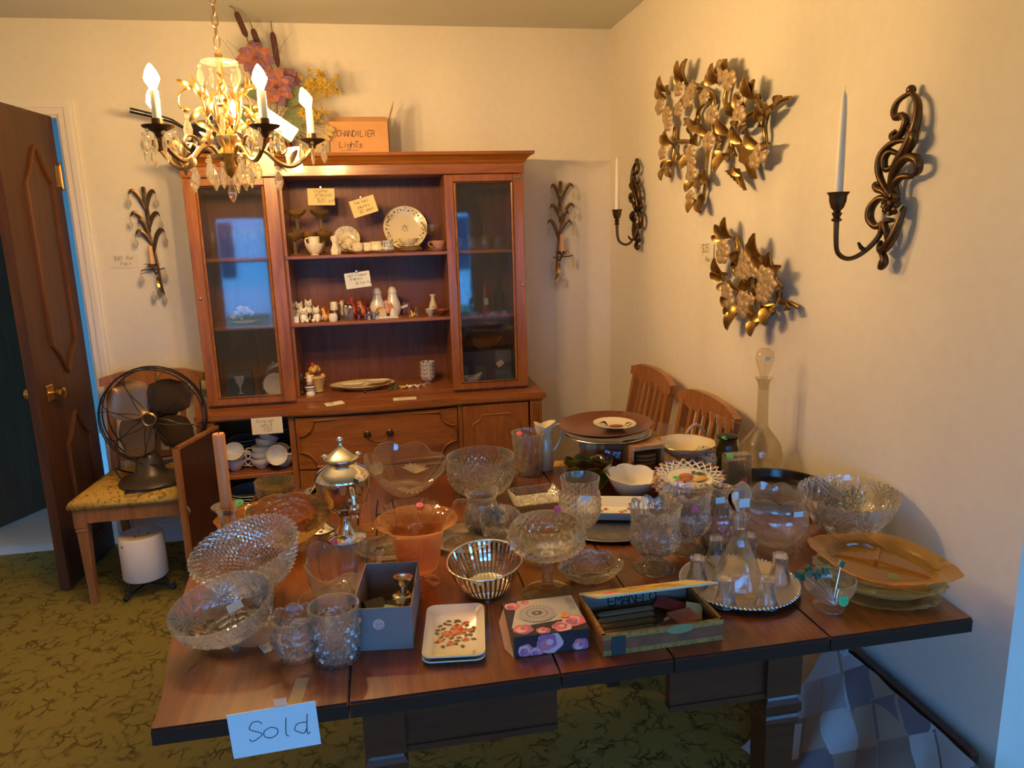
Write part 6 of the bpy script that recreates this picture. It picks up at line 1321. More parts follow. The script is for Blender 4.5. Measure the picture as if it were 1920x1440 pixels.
for k, y in enumerate((-.028, -.008, .012, .032)): incg('cigar_tube', 'brownish glass cigar tube, '+('first', 'second', 'third', 'fourth')[k]+' from the front of the cigar box', 'tube', (-.050+.006*k, y, .012+.001*k), (0, 0, .04), lambda t: MB().tube([(-.058, 0, 0), (-.052, 0, 0), (.050, 0, 0), (.055, 0, 0)], [.004, .0075, .0075, .004], 12).build('body', plain('tube_tan', (.26, .15, .07), .25, coat=.3) if 'tube_tan' not in MATS else MATS['tube_tan'], t, 40))
incg('paper_ticket', 'cream folded ticket beside the red card pack', 'ticket', (.088, -.008, .022), (.25, .1, -.4), lambda t: MB().cbox((0, 0, 0), (.030, .050, .001)).build('sheet', papery, t))
incg('ivory_button', 'small cream button in the right corner of the cigar box', 'button', (.096, -.050, .006), (0, 0, 0), lambda t: MB().lathe([(0, 0), (.006, 0), (.006, .003), (.003, .002), (0, .002)], 14).build('disc', cream, t))

# beaded silver tray with decanter and six glasses
TX, TY = .698, 1.302
st = thing('silver_tray', 'round silver tray with beaded rim carrying the decanter set', 'tray', (TX, TY, TZ))
MB().lathe([(0, .001), (.078, 0), (.095, .004), (.116, .012), (.119, .013), (.119, .015), (.114, .0145), (.094, .007), (.080, .004), (0, .004)], 64).build('dish', traysil, st, 40)
b = MB()
for k in range(84): a = 2*PI*k/84; b.ball((.119*cos(a), .119*sin(a), .0145), .0038, 6, 4)
o = b.build('beading', chromer, st, 60); o['kind'] = 'stuff'
ZT = TZ+.0055
dc = thing('decanter', 'clear conical glass decanter with faceted oval stopper on the silver tray', 'decanter', (TX-.008, TY-.012, ZT))
vessel([(0, 0), (.050, 0), (.054, .006), (.050, .025), (.032, .070), (.017, .105), (.014, .135), (.015, .150), (.020, .160)], thin, 'body', parent=dc, n=32, m=30, th=.002, pat=lambda a, t, r, z: .0008*cos(8*a))
s = MB().lathe([(0, .128), (.0115, .130), (.0135, .158), (.008, .166), (.010, .172), (.020, .190), (.022, .204), (.014, .222), (.004, .230), (0, .231)], 8, None, None, (1, .6)).build('stopper', crystal, dc)
MB().cbox((0, -.0135, .190), (.022, .001, .018)).build('price_sticker', paperw, s)
g0 = None
for k, ((x, y), nm) in enumerate((((0.617,1.327), 'leftmost'), ((0.631,1.232), 'front left'), ((0.708,1.21), 'front right'), ((0.786,1.296), 'rightmost'), ((0.699,1.41), 'back left'), ((0.774,1.408), 'back right'))):
    lb = 'upturned little clear glass, '+nm+' of those around the decanter'
    if g0 is None:
        g0 = vessel([(0, 0), (.015, 0), (.016, .004), (.0165, .030), (.020, .045), (.024, .060)], cordg, 'cordial_glass', (x, y, ZT+.0615), n=32, m=16, th=.0018, rot=(PI, 0, 0), pat=flutes(8, -.0015, .05, .6), cav=.006); tag(g0, lb, 'glass', 'six upturned cordial glasses on the silver tray')
    else: dup(g0, (x, y, ZT+.0615), None, lb)
# bowl with green picks
pb = tv('small_footed_bowl', 'small clear footed bowl holding green-headed picks', 'bowl', (.826, 1.185), [(0, 0), (.027, 0), (.028, .006), (.014, .012), (.030, .022), (.045, .042), (.048, .064)], clear, n=56, m=24, th=.002, cav=.014)
sticker(pb, (-.002, -.0478, .040), .0105, greens, (0, -1, .3), '10')
for k in range(10):
    a = k*.7; x, y = (-.025+.030*rn.random()*cos(a*2.2)-.004*k*(k < 9), -.005+.020*rn.random()) if k < 9 else (.030, .012)
    z = .072+.012*rn.random(); pk = thing('cocktail_pick', ('front left', 'lowest left', 'highest left', 'centre', 'back', 'right of centre', 'rear left', 'pale-topped', 'hindmost', 'far right, set apart')[k]+' green-headed pick in the small footed bowl', 'pick', (.826, 1.185, TZ), 0, 'green-headed cocktail picks')
    MB().tube([(.008, -.004, .020), (x, y, z)], .0008, 5).build('stick', chrome, pk); M = Matrix.Translation((x, y, z)) @ Euler((rn.uniform(-.6, .6), rn.uniform(-.6, .6), k)).to_matrix().to_4x4()
    MB().lathe([(0, -.006), (.0062, -.006), (.0066, .006), (0, .006)], 7, M).build('head', plain('pick_green', (.015, .10, .06), .35) if 'pick_green' not in MATS else MATS['pick_green'], pk)
# amber divided platter on green and clear dishes
PX, PY = .970, 1.238
sq = lambda k_: (lambda a, t, r, z: (r*(1+k_*cos(4*a+.2)*t+.015*cos(24*a)*t**6), z))
tv('clear_dish', 'clear glass dish, lowest of the stack under the amber platter', 'dish', (PX-.012, PY-.010), [(0, 0), (.085, 0), (.10, .008), (.110, .012)], clear, n=96, m=14, rim=sq(.03), rot=(0, 0, -.85), oval=(1.05, .92), soft=False)
tv('green_dish', 'pale green glass dish with ruffled edge beneath the amber platter', 'dish', (PX, PY), [(0, 0), (.085, 0), (.10, .012), (.113, .020)], lgreen, z=TZ+.014, n=96, m=14, rim=sq(.035), rot=(0, 0, -.8), oval=(1.08, .92), soft=False)
ap = tv('divided_platter', 'amber glass divided platter with scalloped handles at the right end', 'platter', (PX+.012, PY+.008), [(0, 0), (.088, 0), (.094, .016), (.100, .020), (.121, .026)], amberg, z=TZ+.036, n=120, m=20, rim=lambda a, t, r, z: (r*(1+.05*cos(4*a)*t+.06*t**5*(max(0, cos(a))**24+max(0, -cos(a))**24)+.01*cos(20*a)*t**6), z), rot=(.04, .02, -.82), oval=(1.08, .90), soft=False)
for P in ([(-.088, 0, .006), (0, .004, .012), (.088, 0, .006)], [(-.01, .004, .012), (-.018, .072, .008)]): MB().tube(P, .004, 6).build('divider', amberg, ap, 40)
sticker(ap, (.030, -.030, .0045), .011, greens, (0, 0, 1), '20')
# cut bowls at the wall
tv('cut_glass_bowl', 'large cut-glass bowl with sawtooth rim close to the right wall', 'bowl', (1.078, 1.50), [(0, 0), (.040, 0), (.060, .012), (.092, .050), (.108, .085), (.113, .100)], crystal, n=192, m=44, th=.005, pat=star(5, .0042, .55, 14, .55), rim=scallop(36, .001, .005, 25), rot=(.04, -.03, .2), smooth=30)
CBP = [(0, 0), (.040, 0), (.060, .012), (.092, .050), (.108, .085), (.113, .100)]
for a_ in (1.0, 2.1, 3.2): cutstar(tb_ := bpy.data.objects['cut_glass_bowl'], CBP, (1, 1), a_, .062, .032, 14, .0013)
pnb = tv('punch_bowl', 'round clear footed bowl with scalloped rim and etched leaves', 'bowl', (.862, 1.455), [(0, 0), (.046, 0), (.046, .004), (.030, .012), (.045, .022), (.070, .055), (.073, .085), (.062, .112), (.066, .128)], clear, n=128, m=44, th=.0028, cav=.016, pat=lambda a, t, r, z: .0011*max(0, noise.noise(Vector((cos(a)*5, sin(a)*5, z*90))))*(.3 < t < .85), rim=lambda a, t, r, z: (r*(1+.02*abs(cos(4*a))*(t > .9)), z+.012*abs(cos(4*a))*max(0, (t-.88)/.12)))
MB().cbox((.018, -.0665, .108), (.022, .001, .012)).build('price_sticker', paperw, pnb)
cr = tv('cut_cruet', 'clear cut-glass cruet with handle and narrow neck left of the round footed bowl', 'cruet', (.752, 1.500), [(0, 0), (.040, 0), (.044, .008), (.042, .050), (.030, .085), (.017, .108), (.016, .125), (.026, .145)], crystald, n=112, m=40, th=.003, pat=diamond(12, 6, .002, .05, .55), rim=lambda a, t, r, z: (r*(1+.25*max(0, cos(a-2.6))**6*max(0, t-.9)*10), z))
handle(cr, [(.020, 0, .138), (.048, 0, .140), (.052, 0, .100), (.034, 0, .075)], .005, clear); MB().cbox((-.012, -.020, .120), (.022, .001, .014)).build('price_sticker', paperw, cr)
SG = [(0, 0), (.042, 0), (.042, .003), (.034, .008), (.014, .026), (.026, .034), (.046, .052), (.054, .075), (.050, .100), (.052, .128), (.055, .140)]
for xy, nm, hd in (((.562, 1.425), 'front', 1), ((.668, 1.500), 'rear', 0)):
    o = tv('footed_sugar_bowl', nm+' footed pressed-glass sugar bowl of the matching pair', 'sugar bowl', xy, SG, crystald, n=144, m=50, th=.004, cav=.036, pat=star(6, .0028, .62, 10, .4), rim=scallop(10, .003, .010, 14), smooth=30)
    if hd: handle(o, [(.050, -.01, .112), (.078, -.02, .108), (.076, -.02, .070), (.050, -.01, .062)], .006, clear); sticker(o, (.012, -.052, .108), .006, orange, (0, -.8, .6))
    else: sticker(o, (-.006, -.055, .120), .008, pinks, (0, -1, .2), '15')
lf = tv('leaf_dish', 'low clear glass dish moulded with leaves in the table middle', 'dish', (.412, 1.408), [(0, 0), (.035, 0), (.052, .010), (.064, .022), (.068, .026)], textg, n=120, m=20, th=.003, oval=(1.0, .72), rim=lambda a, t, r, z: (r*(1+.06*abs(cos(4*a))*t*t), z+.018*max(0, sin(a))*t*t+.006*abs(cos(4*a))*t**3))
b = MB()
for k in range(4):
    for s in (-1, 1):
        x0 = -.045+.030*k; b.tube(spline([(x0, .012, .010), (x0+s*.013, .026, .020), (x0, .046, .042)], 4), .0011, 5)
b.build('leaf_rib', clear, lf, 40); MB().cbox((.004, -.012, .0042), (.014, .010, .001)).build('price_sticker', paper, lf)
sg = tv('water_goblet', 'clear stemmed goblet with diamond-cut bowl behind the leaf dish', 'glass', (.424, 1.535), [(0, 0), (.040, 0), (.040, .002), (.010, .010), (.006, .020), (.005, .055), (.010, .062), (.030, .075), (.044, .100), (.046, .130), (.042, .160), (.045, .186)], clear, n=128, m=60, th=.0022, cav=.068, pat=lambda a, t, r, z: (.0026*(1.6*min(tri(a*18/(2*PI)+z*70), tri(a*18/(2*PI)-z*70))-.3) if .068 < z < .150 else 0))
MB().cbox((0, -.0465, .152), (.020, .001, .010)).build('price_sticker', paperw, sg)
cp = tv('tall_compote', 'tall pale clear compote with diamond-cut bowl and a pink sticker', 'compote', (.308, 1.372), [(0, 0), (.050, 0), (.050, .003), (.020, .008), (.018, .014), (.012, .020), (.011, .070), (.018, .080), (.040, .086), (.068, .102), (.077, .122), (.074, .142), (.066, .156)], glass('pale_yellow_crystal', (.97, .95, .82), refr=.4, ior=1.4, haze=.07, tir=True), n=192, m=64, th=.004, cav=.090, pat=lambda a, t, r, z: (.0034*(1.6*min(tri(a*26/(2*PI)+z*55), tri(a*26/(2*PI)-z*55))-.3) if .086 < z < .142 else 0), smooth=30)
sticker(cp, (.036, .052, .160), .008, pinks, (0, -1, .6), '2-')
tv('pale_dish', 'pale yellow glass footed dish half hidden behind the tall compote', 'dish', (.328, 1.530), [(0, 0), (.042, 0), (.040, .006), (.030, .012), (.048, .035), (.062, .062)], yellowg, n=96, m=26, th=.003, pat=flutes(16, .002), rim=scallop(16, .002, .003, 6), cav=.012)
# silver wire basket
wb = thing('wire_bread_basket', 'round silver basket of upright metal strips with a green tag', 'basket', (.186, 1.412, TZ), (.10, -.05, 0))
wbp = spline([(.046, .010), (.056, .022), (.068, .045), (.077, .072)], 4); sp0 = None
for k in range(44):
    if sp0 is None:
        b = MB(); vs = []; fs = []
        for i, p in enumerate(wbp): w_ = .0022+.0006*i/len(wbp); vs += [(p.x, -w_, p.y), (p.x, w_, p.y), (p.x+.0009, w_, p.y), (p.x+.0009, -w_, p.y)]
        n = len(wbp); fs = [(4*i+q, 4*i+(q+1) % 4, 4*i+4+(q+1) % 4, 4*i+4+q) for i in range(n-1) for q in range(4)]
        sp0 = b.add(vs, fs).build('strip', chrome, wb)
    else:
        o = sp0.copy(); COL.objects.link(o); o.parent = wb; o.rotation_euler = (0, 0, 2*PI*k/44)
MB().tube([(.078*cos(2*PI*k/60), .078*sin(2*PI*k/60), .073) for k in range(60)], .0026, 8, closed=True).build('rim', chrome, wb, 60)
MB().lathe([(0, .008), (.046, .008), (.048, .011), (.0475, .012), (0, .0105)], 48).build('floor', chrome, wb, 60)
MB().lathe([(.044, 0), (.046, 0), (.047, .009), (.0445, .009)], 48, close=True).build('foot_ring', chromer, wb, 60)
sticker(wb, (.074, .030, .082), .010, greens, (0, -.2, 1), '15')
# peach compote
pc_ = tv('peach_compote', 'orange-pink glass compote with wide turned rim and a red sticker', 'compote', (.050, 1.475), [(0, 0), (.042, 0), (.042, .002), (.020, .006), (.010, .014), (.012, .026), (.030, .032), (.044, .048), (.050, .090), (.056, .118), (.068, .134), (.088, .146)], pinkg, n=80, m=52, th=.0026, cav=.034)
sticker(pc_, (.012, .079, .1475), .008, pinks, (0, -.4, 1), '7')
# chrome coffee urn and goblet
ur = thing('silver_urn', 'tall shiny silver coffee pot with domed lid and ball finial', 'urn', (-.112, 1.755, TZ))
def HU(v): return v
MB().lathe([(0, 0), (.046, 0), (.048, .004), (.044, .010), (.026, .018), (.016, .040), (.014, .058), (.020, .066), (.021, .072), (.036, .080), (.056, .102), (.064, .132), (.065, .158), (.067, .160), (.067, .163), (.063, .171), (.055, .182), (.038, .192), (.034, .197), (.035, .203), (.030, .206), (0, .206)], 48).build('body', chrome, ur, 40)
MB().lathe([(0, .2065), (.041, .2065), (.043, .210), (.040, .214), (.030, .218), (.018, .228), (.006, .236), (.004, .242), (.0035, .246), (.007, .249), (.0085, .254), (.006, .260), (0, .262)], 40).build('lid', chromer, ur, 40)
sp = MB().tube(spline([(.022, -.060, .150), (.025, -.068, .130), (.027, -.070, .105), (.027, -.066, .095)], 5), [.006]*8+[.007]*8, 10).ball((.026, -.066, .100), .013, 12, 8, None, (1, 1, 1.2)).tube([(.026, -.066, .087), (.026, -.066, .080)], [.006, .009], 10)
sp.build('spigot', chrome, ur, 60); MB().tube([(.030, -.052, .163), (.034, -.056, .168)], .007, 10).build('socket', blackp, ur, 40)
for s_ in (-1, 1): MB().ball((s_*.040, .01, .212), .006, 8, 6, None, (1.4, .8, 1)).build('knob', chrome, ur, 60)
tv('silver_goblet', 'small silver goblet left of the coffee pot', 'goblet', (-.182, 1.830), [(0, 0), (.034, 0), (.034, .003), (.026, .008), (.008, .024), (.005, .032), (.010, .040), (.005, .046), (.020, .056), (.028, .075), (.029, .100), (.030, .106)], chrome, n=36, m=40, th=.002, cav=.052)
ld = thing('silver_ladle', 'silver sauce spoon lying with its bowl up in the silver goblet', 'spoon', (-.182, 1.830, TZ+.098)); MB().lathe([(0, 0), (.012, .004), (.020, .014), (.021, .016), (.012, .007), (0, .003)], 24, Matrix.Rotation(-.9, 4, 'Y') @ Matrix.Translation((0, 0, .0)), None, (1.3, .9)).tube(spline([(.016, 0, .030), (.030, .006, .050), (.040, .016, .072)], 5), .003, 6).build('spoon', chrome, ld, 60)
tv('glass_coaster', 'clear glass plate with upturned lip under the silver coffee pot', 'plate', (-.055, 1.765), [(0, 0), (.03, 0), (.042, .006), (.048, .012)], amberg, n=48, m=10)
# back row of clear glass
lb_ = tv('large_ruffled_bowl', 'large thin clear ruffled bowl with frosted leaves behind the silver pot', 'bowl', (.036, 2.025), [(0, 0), (.040, 0), (.062, .018), (.090, .050), (.108, .080)], thin, n=128, m=26, th=.0025, rim=lambda a, t, r, z: (r*(1+.07*abs(cos(3.5*a))*t*t), z+.016*abs(cos(3.5*a))*t**3), rot=(.25, .05, .3), z=TZ+.018)
b = MB()
for c_, q in (((.045, .03, .03), 0), ((-.05, .05, .035), 1.4), ((.0, -.05, .03), 3.3)):
    b = MB()
    for k in range(7): a = q+k*.42; v = Vector(c_); b.leaf(v, v+Vector((.040*cos(a), .040*sin(a), .012)), .014, fold=.1, bend=.04, n=4)
    b.build('frosted_leaf', MATS.get('frosted_glass') or glass('frosted_glass', (.93, .88, .78), refr=.3, haze=.4), lb_, 60)
MB().tube([(.1135*cos(2*PI*k/96)*(1+.07*abs(cos(3.5*2*PI*k/96)))*.953, .1135*sin(2*PI*k/96)*(1+.07*abs(cos(3.5*2*PI*k/96)))*.953, .0805+.016*abs(cos(3.5*2*PI*k/96))) for k in range(96)], .0017, 5, closed=True).build('rim', clear, lb_, 60)
tv('deep_cut_bowl', 'deep straight-sided cut-glass bowl in the back row left of the vase', 'bowl', (.259, 2.000), [(0, 0), (.050, 0), (.072, .012), (.090, .040), (.096, .075), (.098, .108)], crystal, n=192, m=48, th=.005, pat=lambda a, t, r, z: (.0038*((1.6*min(tri(a*30/(2*PI)+t*9), tri(a*30/(2*PI)-t*9))-.3) if int(a*6/(2*PI)) % 2 else .6*cos(16*((a*3/PI) % 1-.5)*(1.3-t))) if .08 < t < .84 else 0), smooth=30)
DCP = [(0, 0), (.050, 0), (.072, .012), (.090, .040), (.096, .075), (.098, .108)]
for i_ in range(7): cutstar(bpy.data.objects['deep_cut_bowl'], DCP, (1, 1), .2+i_*.9, .030, .062, 9, .0013, .0055, (.6, 2.54))
vs_ = tv('glass_vase', 'clear pressed-glass vase with drooping petals and a pink dot', 'vase', (.422, 2.115), [(0, 0), (.036, 0), (.038, .006), (.041, .04), (.044, .085), (.047, .118), (.051, .134)], crystald, n=96, m=44, th=.0035, pat=lambda a, t, r, z: .0022*abs(sin(4*a+.5*sin(t*12))) if .06 < t < .9 else 0)
sticker(vs_, (-.030, -.020, .137), .009, pinks, (0, -.5, 1), '18')
jg = tv('cream_pitcher', 'cream china jug with gilt flowers just behind the glass vase', 'pitcher', (.478, 2.150), [(0, 0), (.026, 0), (.030, .01), (.034, .040), (.026, .085), (.022, .110), (.030, .140)], creamc, n=48, m=24, th=.003, rim=lambda a, t, r, z: (r*(1+.3*max(0, cos(a))**4*t**6), z+.014*abs(cos(a))*t**8))
handle(jg, [(.026, 0, .130), (.050, 0, .140), (.056, 0, .10), (.030, 0, .050)], .004, creamc)
rd = thing('square_relish_dish', 'square clear glass dish with rope-twist edge in front of the vase', 'dish', (.392, 1.880, TZ), (.12, 0, .06))
b = MB(); rg = [(0, 0, .004), (.045, .0, .004), (.062, 0, .022), (.064, 0, .022), (.047, 0, 0), (0, 0, 0)]; vs = []; fs = []
for o_, _, z in rg: vs += [(x, y, z) for x, y in rrect(2*o_*1.1+.002, 2*o_*.85+.002, .001+o_*.12, 3)]
n = 16
for i in range(5): fs += [(i*n+k, i*n+(k+1) % n, i*n+n+(k+1) % n, i*n+n+k) for k in range(n)]
b.add(vs, fs).build('dish', textg, rd, 40); P = rrect(.141, .11, .01, 3); b = MB(); q = []
for i in range(16): a_, c_ = Vector((*P[i], .0225)), Vector((*P[(i+1) % 16], .0225)); nn = max(1, int((c_-a_).length/.006)); q += [a_.lerp(c_, k/nn) for k in range(nn)]
for p in q: b.ball(tuple(p), .0032, 6, 4)
o = b.build('rope_edge', clear, rd, 60); o['kind'] = 'stuff'
b = MB()
for x in (-.022, .022): b.tube([(x+.018*cos(2*PI*k/24), .022*sin(2*PI*k/24), .0055) for k in range(24)], .0013, 5, closed=True)
b.build('moulded_oval', clear, rd, 40); MB().cbox((-.03, -.02, .007), (.012, .006, .001)).build('price_sticker', paper, rd)
# centre: plates and pressed pieces
def starplate(name, label, xy, r, z=TZ, mat=crystal, oval=(1, 1), rot=(0, 0, 0)):
    o = tv(name, label, 'plate', xy, [(0, 0), (r*.6, 0), (r*.8, r*.08), (r, r*.22)], mat, z=z, n=128, m=18, th=.003, oval=oval, rot=rot, rim=scallop(28, .001, .002, 8))
    b = MB()
    for c_, s_ in (((0, 0), 1.0), ((r*.55, 0), .45), ((-r*.28, r*.48), .45), ((-r*.28, -r*.48), .45)):
        for k in range(14): a = 2*PI*k/14; L_ = r*.42*s_; b.leaf((c_[0]*1.0+.1*L_*cos(a), c_[1]+.1*L_*sin(a), .0035), (c_[0]+L_*cos(a), c_[1]+L_*sin(a), .0038+.06*max(0, abs(c_[0])-r*.3)), .0038*s_+.001, n=3, fold=.5, bend=.03)
    b.build('star_cut', crystal, o, 60); return o
starplate('star_cut_plate', 'clear plate with cut stars left of the silver basket', (0.164,1.655), .080)
starplate('star_cut_plate', 'smaller clear plate with cut stars behind the silver basket', (0.26,1.788), .055, TZ+.002)
bp = starplate('beaded_plate', 'clear beaded plate between the ruffled bowl and the peach compote', (-0.014,1.647), .078, oval=(1, .8))
b = MB()
for k in range(54): a = 2*PI*k/54; b.ball((.078*cos(a), .062*sin(a), .017), .003, 6, 4)
o = b.build('beading', clear, bp, 60); o['kind'] = 'stuff'
ea = thing('plate_easel', 'small black wire easel by the beaded plate', 'stand', (*(-0.02,1.759), TZ)); MB().tube(spline([(-.02, -.02, .004), (-.018, .01, .05), (-.012, .02, .085)], 5), .0016, 6).tube(spline([(.03, -.02, .004), (.028, .01, .05), (.022, .02, .085)], 5), .0016, 6).tube([(-.018, .01, .05), (.028, .01, .05)], .0014, 6).tube([(-.02, -.02, .004), (-.02, -.03, .014)], .0018, 6).build('wire', blackp, ea, 40)
tv('flat_clear_bowl', 'wide shallow clear bowl behind the peach compote', 'bowl', (.048, 1.825), [(0, 0), (.040, 0), (.062, .014), (.075, .034)], thin, n=72, m=16, th=.0022, rim=scallop(8, .002, .004, 4))
gp_ = tv('pressed_glass_pitcher', 'small pressed-glass pitcher with round handle in the table centre', 'pitcher', (0.223,1.726), [(0, 0), (.030, 0), (.032, .006), (.042, .030), (.040, .060), (.034, .078), (.040, .095)], crystal, n=120, m=34, th=.004, pat=star(5, .003, .45, 12, .45), rim=lambda a, t, r, z: (r*(1+.25*max(0, cos(a-.6))**6*t**6), z+.010*max(0, cos(a-.6))**4*t**5), smooth=30)
handle(gp_, [(-.034, 0, .082), (-.066, 0, .080), (-.070, 0, .042), (-.038, 0, .026)], .0048, clear); MB().cbox((-.006, -.0405, .072), (.012, .001, .012)).build('price_sticker', paperw, gp_)
tv('star_bottom_bowl', 'clear cut bowl with a big star in its side beside the small pitcher', 'bowl', (0.256,1.657), [(0, 0), (.026, 0), (.044, .02), (.050, .046), (.052, .052)], crystal, n=120, m=26, th=.004, pat=star(4, .0035, .5, 14, .6), rim=scallop(24, 0, .003, 20), rot=(.3, 0, 0), z=TZ+.012, smooth=30)
SBP = [(0, 0), (.026, 0), (.044, .02), (.050, .046), (.052, .052)]
for a_ in (1.57, 4.7): cutstar(bpy.data.objects['star_bottom_bowl'], SBP, (1, 1), a_, .028, .022, 16)
# amber pieces and candlestick on the left
tv('amber_platter', 'large deep amber glass platter at the back left of the table', 'platter', (-.325, 1.905), [(0, 0), (.075, 0), (.090, .006), (.125, .026)], amberd, n=120, m=16, th=.003, oval=(1.0, .88), rim=lambda a, t, r, z: (r*(1+.03*abs(cos(6*a))*t*t), z), rot=(.0, 0, .15))
tv('amber_carnival_bowl', 'amber textured oval bowl tilted in front of the amber platter', 'bowl', (-.252, 1.745), [(0, 0), (.035, 0), (.058, .022), (.080, .052), (.088, .070)], carng, n=96, m=24, th=.003, oval=(1.1, .9), rim=scallop(8, .003, .005, 4), rot=(.35, .05, .2), z=TZ+.022)
for k in range(3): tv('custard_bowl', ('lowest', 'middle', 'topmost')[k]+' of the three nested pale glass bowls at the back left corner', 'bowl', (-.322, 2.072), [(0, 0), (.034, 0), (.044, .012), (.052, .034), (.054, .040)], textg if k < 2 else yellowg, z=TZ+.012*k, n=72, m=18, th=.0025, pat=flutes(12, .0012, .1, .8))
ck = thing('glass_candlestick', 'cut-glass candlestick at the left edge with a green sticker', 'candlestick', (-.396, 1.800, TZ))
zc = 0.855-.76
MB().lathe([(0, 0), (.040, 0), (.042, .004), (.030, .010), (.020, .020), (.017, .035), (.018, zc*.75), (.024, zc*.9), (.036, zc), (.036, zc+.003), (.016, zc-.002), (.015, zc-.020), (0, zc-.022)], 48, None, lambda a, i, r, z: (r*(1+(.10*abs(cos(5*a)) if 3 < i < 8 else 0)), z)).build('body', crystal, ck, 30)
sticker(ck, (.030, .004, zc+.006), .010, greens, (.2, -.6, 1), '4')
tc = thing('pillar_taper', 'thick peach orange candle standing in the glass candlestick', 'candle', (-.396, 1.800, TZ+zc-.018)); hc = 1.04-.76-zc+.018
MB().lathe([(0, 0), (.0135, 0), (.0145, hc-.004), (.013, hc), (0, hc-.002)], 20).build('wax', peach, tc, 40); MB().tube([(0, 0, hc-.003), (.001, 0, hc+.006)], .001, 5).build('wick', blackp, tc)
# right half, back
tv('amethyst_bowl', 'purple-brown pressed glass bowl behind the green ruffled bowl', 'bowl', (.650, 2.000), [(0, 0), (.030, 0), (.045, .020), (.058, .050), (.062, .060)], purpleg, n=80, m=20, th=.003, oval=(1.05, .85), rim=scallop(6, .004, .006, 4), rot=(.15, 0, .1), z=TZ+.006)
tv('green_ruffled_bowl', 'dark green ruffled glass bowl behind the water goblet', 'bowl', (.556, 1.930), [(0, 0), (.028, 0), (.048, .016), (.064, .045), (.058, .066), (.068, .080)], greeng, n=96, m=26, th=.003, rim=lambda a, t, r, z: (r*(1+.06*abs(cos(4*a))*t*t), z+.010*abs(cos(4*a))*t**4))
tv('milk_glass_bowl', 'white milk-glass bowl with gently scalloped rim', 'bowl', (.666, 1.872), [(0, 0), (.030, 0), (.046, .012), (.062, .036), (.072, .058)], milk, n=96, m=22, th=.003, rim=lambda a, t, r, z: (r*(1+.05*abs(cos(4*a))*t**3), z+.004*abs(cos(4*a))*t**3), rot=(.08, .03, 0))
cc = tv('china_compote', 'cream octagonal china compote with gold rim on a flared foot', 'compote', (.886, 2.010), [(0, 0), (.030, 0), (.024, .020), (.014, .034), (.020, .042), (.050, .058), (.076, .082), (.085, .094)], creamc, n=8*8, m=34, th=.003, cav=.046, rim=lambda a, t, r, z: (r*(1+.05*abs(cos(4*a))*(t > .5)*(t-.5)*2), z))
MB().tube([(.0865*cos(2*PI*k/64)*(1+.05*abs(cos(4*2*PI*k/64))), .0865*sin(2*PI*k/64)*(1+.05*abs(cos(4*2*PI*k/64))), .0942) for k in range(64)], .0012, 5, closed=True).build('gold_rim', gold, cc, 60)
MB().leaf((-.062, .02, .083), (-.052, .035, .087), .012, n=3).build('painted_fruit', orangec, cc); MB().tube(spline([(-.062, -.045, .076), (-.045, -.058, .070), (-.03, -.064, .077), (-.02, -.068, .072)], 4), .0012, 5).build('painted_scroll', oldbrass, cc)
for k in range(4): tv('dinner_plate_dark', ('lowest', 'second', 'third', 'topmost')[k]+' of the dark-edged plates under the lattice fruit plates', 'plate', (.800, 1.770), [(0, 0), (.055, 0), (.070, .004), (.088, .009)], porc if k % 2 else bluec, z=TZ+.006*k, group='plates under the lattice plates', n=56, m=10, th=.0022)
lat = None
for k in range(4):
    z = TZ+.034+.010*k; lb = ('lowest', 'second lowest', 'second highest', 'topmost')[k]+' of the stacked china fruit plates with pierced lattice rims'
    if lat is None:
        lat = thing('lattice_plate', lb, 'plate', (.790, 1.775, z), (.10, -.05, 0), 'lattice-rimmed fruit plates')
        vessel([(0, 0), (.040, 0), (.055, .004), (.060, .006)], whitep, 'plate_centre', parent=lat, n=48, m=8)
        b = MB(); n = 22
        for i in range(n):
            for s_ in (-1, 1):
                a0, a1 = 2*PI*i/n, 2*PI*(i+s_*1.5)/n; b.tube([(.059*cos(a0), .059*sin(a0), .0055), (.075*cos((a0+a1)/2), .075*sin((a0+a1)/2), .011), (.091*cos(a1), .091*sin(a1), .017)], .0023, 5)
        b.build('lattice_rim', whitep, lat, 60)
        b = MB(); 
        for i in range(n): a = 2*PI*(i+.5)/n; b.ball((.091*cos(a), .091*sin(a), .018), .006, 6, 5, None, (1, 1, .4))
        b.build('rim_scallop', plain('mauve_glaze', (.35, .12, .18), .25, coat=.5), lat, 60)
        b = MB()
        for i in range(0, n, 3): a = 2*PI*(i+.5)/n; b.ball((.088*cos(a), .088*sin(a), .0185), .007, 6, 5, None, (1, 1, .4))
        b.build('rim_flower', yellowc, lat, 60)
    else: lat = dup(lat, (.790+.002*k, 1.775, z), (.10, -.05, .12*k), lb)
b = MB().ball((-.004, .010, .0075), .022, 14, 6, None, (1, .8, .12)).ball((-.020, -.006, .0075), .016, 12, 6, None, (1, .8, .14)); b.build('painted_pear', plain('fruit_rust', (.42, .11, .04), .3, coat=.5), lat, 60)
MB().ball((.016, -.022, .0080), .020, 14, 6, None, (1.25, .62, .14)).build('painted_lemon', yellowc, lat, 60)
b = MB()
for x, y, a in ((.022, .012, .5), (.034, .0, -.4), (.030, .004, .1)): b.leaf((x, y, .006), (x+.020*cos(a), y+.020*sin(a), .0075), .011, fold=.1, bend=.05)
b.build('painted_leaf', plain('fruit_leaf', (.10, .13, .05), .3), lat, 60); sticker(lat, (-.038, .012, .011), .009, greens, (0, 0, 1), '6')
